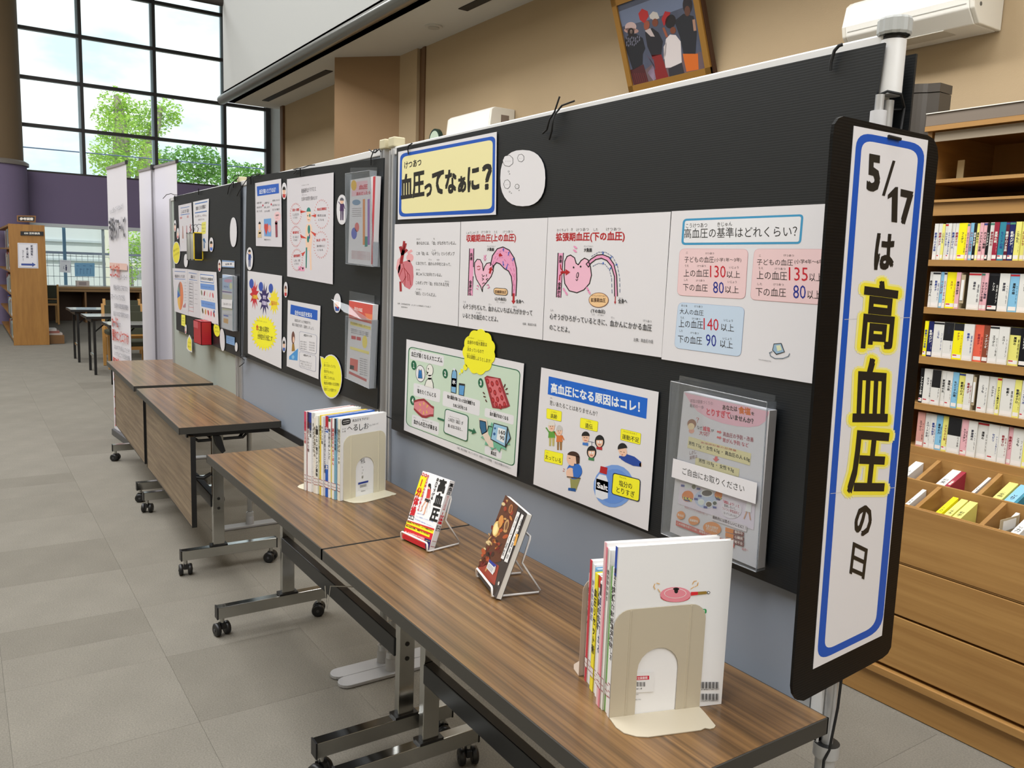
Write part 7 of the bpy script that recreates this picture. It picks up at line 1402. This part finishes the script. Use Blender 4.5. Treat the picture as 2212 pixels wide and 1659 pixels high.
chair(-11.15, 1.22, 0, 'wooden chair with dark green back behind the farthest folding table')
chair(-9.85, 1.03, 0, 'wooden chair with dark green back behind the middle folding table')
chair(-8.5, 1.0, 0, 'wooden chair with dark green back beside the nearest folding table')
chair(-16.85, .68, 180, 'dark backed wooden chair drawn up to the window counter', .48)
# counter under the low window
MB().box((-18.0, .3, .70), (-17.3, 5.4, .745), M((150, 118, 74), .35)).build('window_counter', label='long wooden counter running under the low far window', cat='counter')
cn = bpy.data.objects['window_counter']
MB().box((-17.36, .3, .64), (-17.32, 5.4, .70), M((140, 106, 62), .5)).build('apron', cn)
for y in (.35, 1.44, 2.5, 3.6, 4.7): MB().box((-17.9, y, 0), (-17.34, y + .035, .66), M((130, 94, 54), .5)).build('support_panel', cn)
MB().box((-17.95, .3, .0), (-17.93, 5.4, .66), M((70, 48, 30), .7)).build('back_panel', cn)
KW = crop(0, 440, 4.147)
cb = at(*KW(740, 735), 'x', -17.6)
bx_ = MB().box((-17.7, cb.y - .12, .746), (-17.5, cb.y + .12, .86), M((196, 186, 180), .6)).build('counter_box', label='small grey white box on the window counter', cat='box'); 
MB().box((-17.499, cb.y - .08, .77), (-17.497, cb.y + .06, .84), M((150, 140, 140), .6)).build('box_label', bx_)
f = lambda x, y: at(*KW(x, y), 'x', XW + .02)
s = MB().prism([f(535, 502), f(634, 508), f(632, 620), f(538, 612)], (-.004, 0, 0), M((226, 232, 238), .5)).build('window_notice', label='white notice with a small litter figure taped to the low window', cat='notice')
a = Art(lambda x, y: at(*KW(x, y), 'x', XW + .021), SE, .001); a.ell(592, 555, 5, 8, (50, 50, 90)).poly([(586, 564), (600, 564), (598, 600), (588, 600)], (50, 50, 90)).line([(572, 560), (568, 580), (580, 586)], 3, (90, 90, 120)).tx('ごみはお持ち帰りください', 548, 520, 622, 524, 8, (120, 120, 150)); a.build(s)
s = MB().prism([f(668, 530), f(848, 532), f(848, 652), f(672, 650)], (-.02, 0, 0), M((120, 176, 214), .5)).build('window_board', label='light blue information board behind the low window', cat='notice board')
a = Art(lambda x, y: at(*KW(x, y), 'x', XW + .0205), SE, .001)
for i in range(5): a.tx('利用案内図', 684 + i * 30, 560 + (i % 2) * 30, 706 + i * 30, 562 + (i % 2) * 30, 9, (70, 110, 160)); a.line([(690 + i * 30, 580), (690 + i * 30, 630)], 3, (80, 120, 170))
a.build(s)
# ================================================================ outside
MB().box((-90, -40, -.4), (-18.4, 60, -.2), M((150, 150, 140), .9)).build('ground', kind='structure')
pale = M((214, 220, 222), .7); pal2 = M((190, 200, 206), .7)
bd = empty('outside_shed', (-25, 2, -.2), 'pale building with beams seen through the low window', 'building')
MB().box((-26.3, -4, -.2), (-26, 4.1, 3.0), pale).build('wall', bd)
for z in (1.2, 1.75, 2.3): MB().box((-25.99, -1, z), (-25.95, 4.1, z + .06), pal2).build('siding_strip', bd)
for y in (3.0, 3.5, 4.06): MB().box((-25.9, y, -.2), (-25.75, y + .12, 3.0), M((226, 222, 206), .6)).build('post', bd)
for z in (1.1, 1.9): MB().box((-25.9, 3.0, z), (-25.8, 4.2, z + .08), M((226, 222, 206), .6)).build('rail', bd)
fn = empty('wire_fence', (-21, 2.4, -.2), 'pale wire mesh fence with blue grey posts outside the low window', 'fence')
fm = M((206, 214, 220), .5)
for y in (1.42, 2.75, 4.1, 5.4): MB().box((-21.03, y, -.2), (-20.97, y + .07, 2.6), M((120, 160, 190), .5)).build('post', fn)
t = MB()
for i in range(44): t.box((-21.006, .2 + i * .125, -.1), (-21, .2 + i * .125 + .010, 1.42), fm)
for z in (.1, .35, .6, .85, 1.1, 1.35): t.box((-21.006, .2, z), (-21, 5.7, z + .014), fm)
t.build('mesh_wire', fn, kind='stuff')
MB().box((-21.02, .2, 1.40), (-20.99, 5.7, 1.46), M((170, 180, 200), .5)).build('top_rail', fn)
# trees
def leafmat(c1, c2):
    m = bpy.data.materials.new('leaf'); m.use_nodes = True; n = m.node_tree; b = n.nodes['Principled BSDF']; L = n.links.new
    t = n.nodes.new('ShaderNodeTexCoord'); z = n.nodes.new('ShaderNodeTexNoise'); z.inputs['Scale'].default_value = 2.5
    mx = n.nodes.new('ShaderNodeMix'); mx.data_type = 'RGBA'; mx.inputs[6].default_value = lin(c1); mx.inputs[7].default_value = lin(c2)
    L(t.outputs['Object'], z.inputs['Vector']); L(z.outputs[0], mx.inputs[0]); L(mx.outputs[2], b.inputs['Base Color']); b.inputs['Roughness'].default_value = .5
    tr = n.nodes.new('ShaderNodeBsdfTranslucent'); L(mx.outputs[2], tr.inputs[0]); ms = n.nodes.new('ShaderNodeMixShader'); ms.inputs[0].default_value = .35
    L(b.outputs[0], ms.inputs[1]); L(tr.outputs[0], ms.inputs[2]); L(ms.outputs[0], n.nodes['Material Output'].inputs[0]); return m
lf1 = leafmat((120, 176, 50), (196, 226, 96)); lf2 = leafmat((70, 130, 60), (140, 186, 84)); bark = M((150, 140, 130), .8)
rt2 = random.Random(9)
def foliage(parent, blobs, n, sz, mat):
    V = []; F = []
    for (c, r) in blobs:
        k = int(n * r[0] * r[2])
        for _ in range(k):
            while 1:
                p = Vector((rt2.uniform(-1, 1), rt2.uniform(-1, 1), rt2.uniform(-1, 1)))
                if .25 < p.length < 1: break
            q = Vector(c) + Vector((p.x * r[0], p.y * r[1], p.z * r[2])); d = Vector((rt2.gauss(0, 1), rt2.gauss(0, 1), rt2.gauss(0, .5))).normalized(); e = d.cross(Vector((rt2.gauss(0, 1), rt2.gauss(0, 1), rt2.gauss(0, 1)))).normalized(); s_ = sz * rt2.uniform(.6, 1.3); b = len(V)
            V += [q - d * s_, q + e * s_ * .4, q + d * s_, q - e * s_ * .4]; F.append((b, b + 1, b + 2, b + 3))
    m = MB(); m.add(V, F, mat); m.build('foliage', parent, kind='stuff')
TX = -38
def tp(x, y, dx=0): return at(x, y, 'x', TX + dx)
t1 = empty('pruned_tree', (TX, 5.4, -.2), 'tall pruned bright green tree with thick grey trunks beyond the high window', 'tree')
MB().tube([Vector((TX, tp(262, 560).y, -.25)), tp(262, 400), tp(262, 300), tp(256, 230), tp(250, 205)], [.42, .40, .33, .2, .08], bark, 12).build('trunk', t1)
MB().tube([tp(300, 420), tp(316, 330), tp(338, 270), tp(348, 230)], [.3, .26, .2, .08], bark, 10).build('trunk', t1)
def bl(x, y, rx, ry, dx=0):
    c = tp(x, y, dx); s = (TX + dx - CAM.x) * -1 / (FPX * .93); return (c, (rx * s * .8, rx * s, ry * s))
foliage(t1, [bl(250, 225, 30, 30), bl(226, 250, 24, 18), bl(280, 245, 34, 28), bl(262, 275, 40, 26, 1), bl(300, 262, 26, 24), bl(232, 285, 18, 16), bl(365, 235, 24, 22), bl(376, 258, 18, 14), bl(345, 262, 22, 26), bl(322, 232, 14, 14), bl(322, 285, 24, 20), bl(232, 330, 34, 28, 1), bl(250, 360, 44, 30, 1), bl(215, 345, 22, 14), bl(300, 340, 40, 34, 1), bl(320, 310, 20, 22), bl(285, 310, 24, 20), bl(225, 300, 16, 10)], 1100, .085, lf1)
t2 = empty('round_tree', (TX - 8, 9.5, -.2), 'broad rounded green tree mass right of the tall pruned tree', 'tree')
MB().tube([Vector((TX - 8, tp(430, 560, -8).y, -.25)), tp(430, 400, -8)], [.4, .3], bark, 10).build('trunk', t2)
foliage(t2, [bl(400, 355, 60, 34, -8), bl(440, 348, 46, 30, -8), bl(380, 385, 60, 30, -8), bl(470, 370, 50, 30, -8), bl(360, 350, 24, 20, -8)], 520, .13, lf2)
t3 = empty('hillside_tree', (TX - 14, 13, -.2), 'lower hazy green tree at the right edge of the high window', 'tree')
MB().tube([Vector((TX - 14, tp(540, 560, -14).y, -.25)), tp(540, 400, -14)], [.4, .3], bark, 10).build('trunk', t3)
foliage(t3, [bl(520, 375, 44, 22, -14), bl(560, 378, 40, 22, -14), bl(500, 398, 50, 22, -14), bl(560, 400, 40, 20, -14)], 420, .15, lf2)
t4 = empty('garden_tree', (-24, 3.4, -.2), 'sunlit green shrub seen through the low window beside the banners', 'tree')
MB().tube([(-24.2, 3.5, -.2), (-24.2, 3.45, 1.2)], [.05, .03], bark, 8).build('trunk', t4)
foliage(t4, [((-24.2, 3.2, 1.5), (.35, .35, .45)), ((-24.2, 3.55, 1.75), (.35, .4, .4)), ((-24.2, 3.3, .9), (.4, .35, .4)), ((-24.2, 3.9, 1.4), (.4, .4, .6))], 2600, .05, lf1)
w0, w1 = at(45, 317, 'x', -30), at(578, 366, 'x', -30); w0 = w0 + (w0 - w1) * .8; w1 = w1 + (w1 - w0) * .5
MB().tube([w0, w1], .022, M((70, 90, 120), .5), 6).build('overhead_wire', label='overhead wire crossing the lower panes of the high window', cat='wire')
bpy.data.objects.remove(_to); bpy.data.curves.remove(_tx)
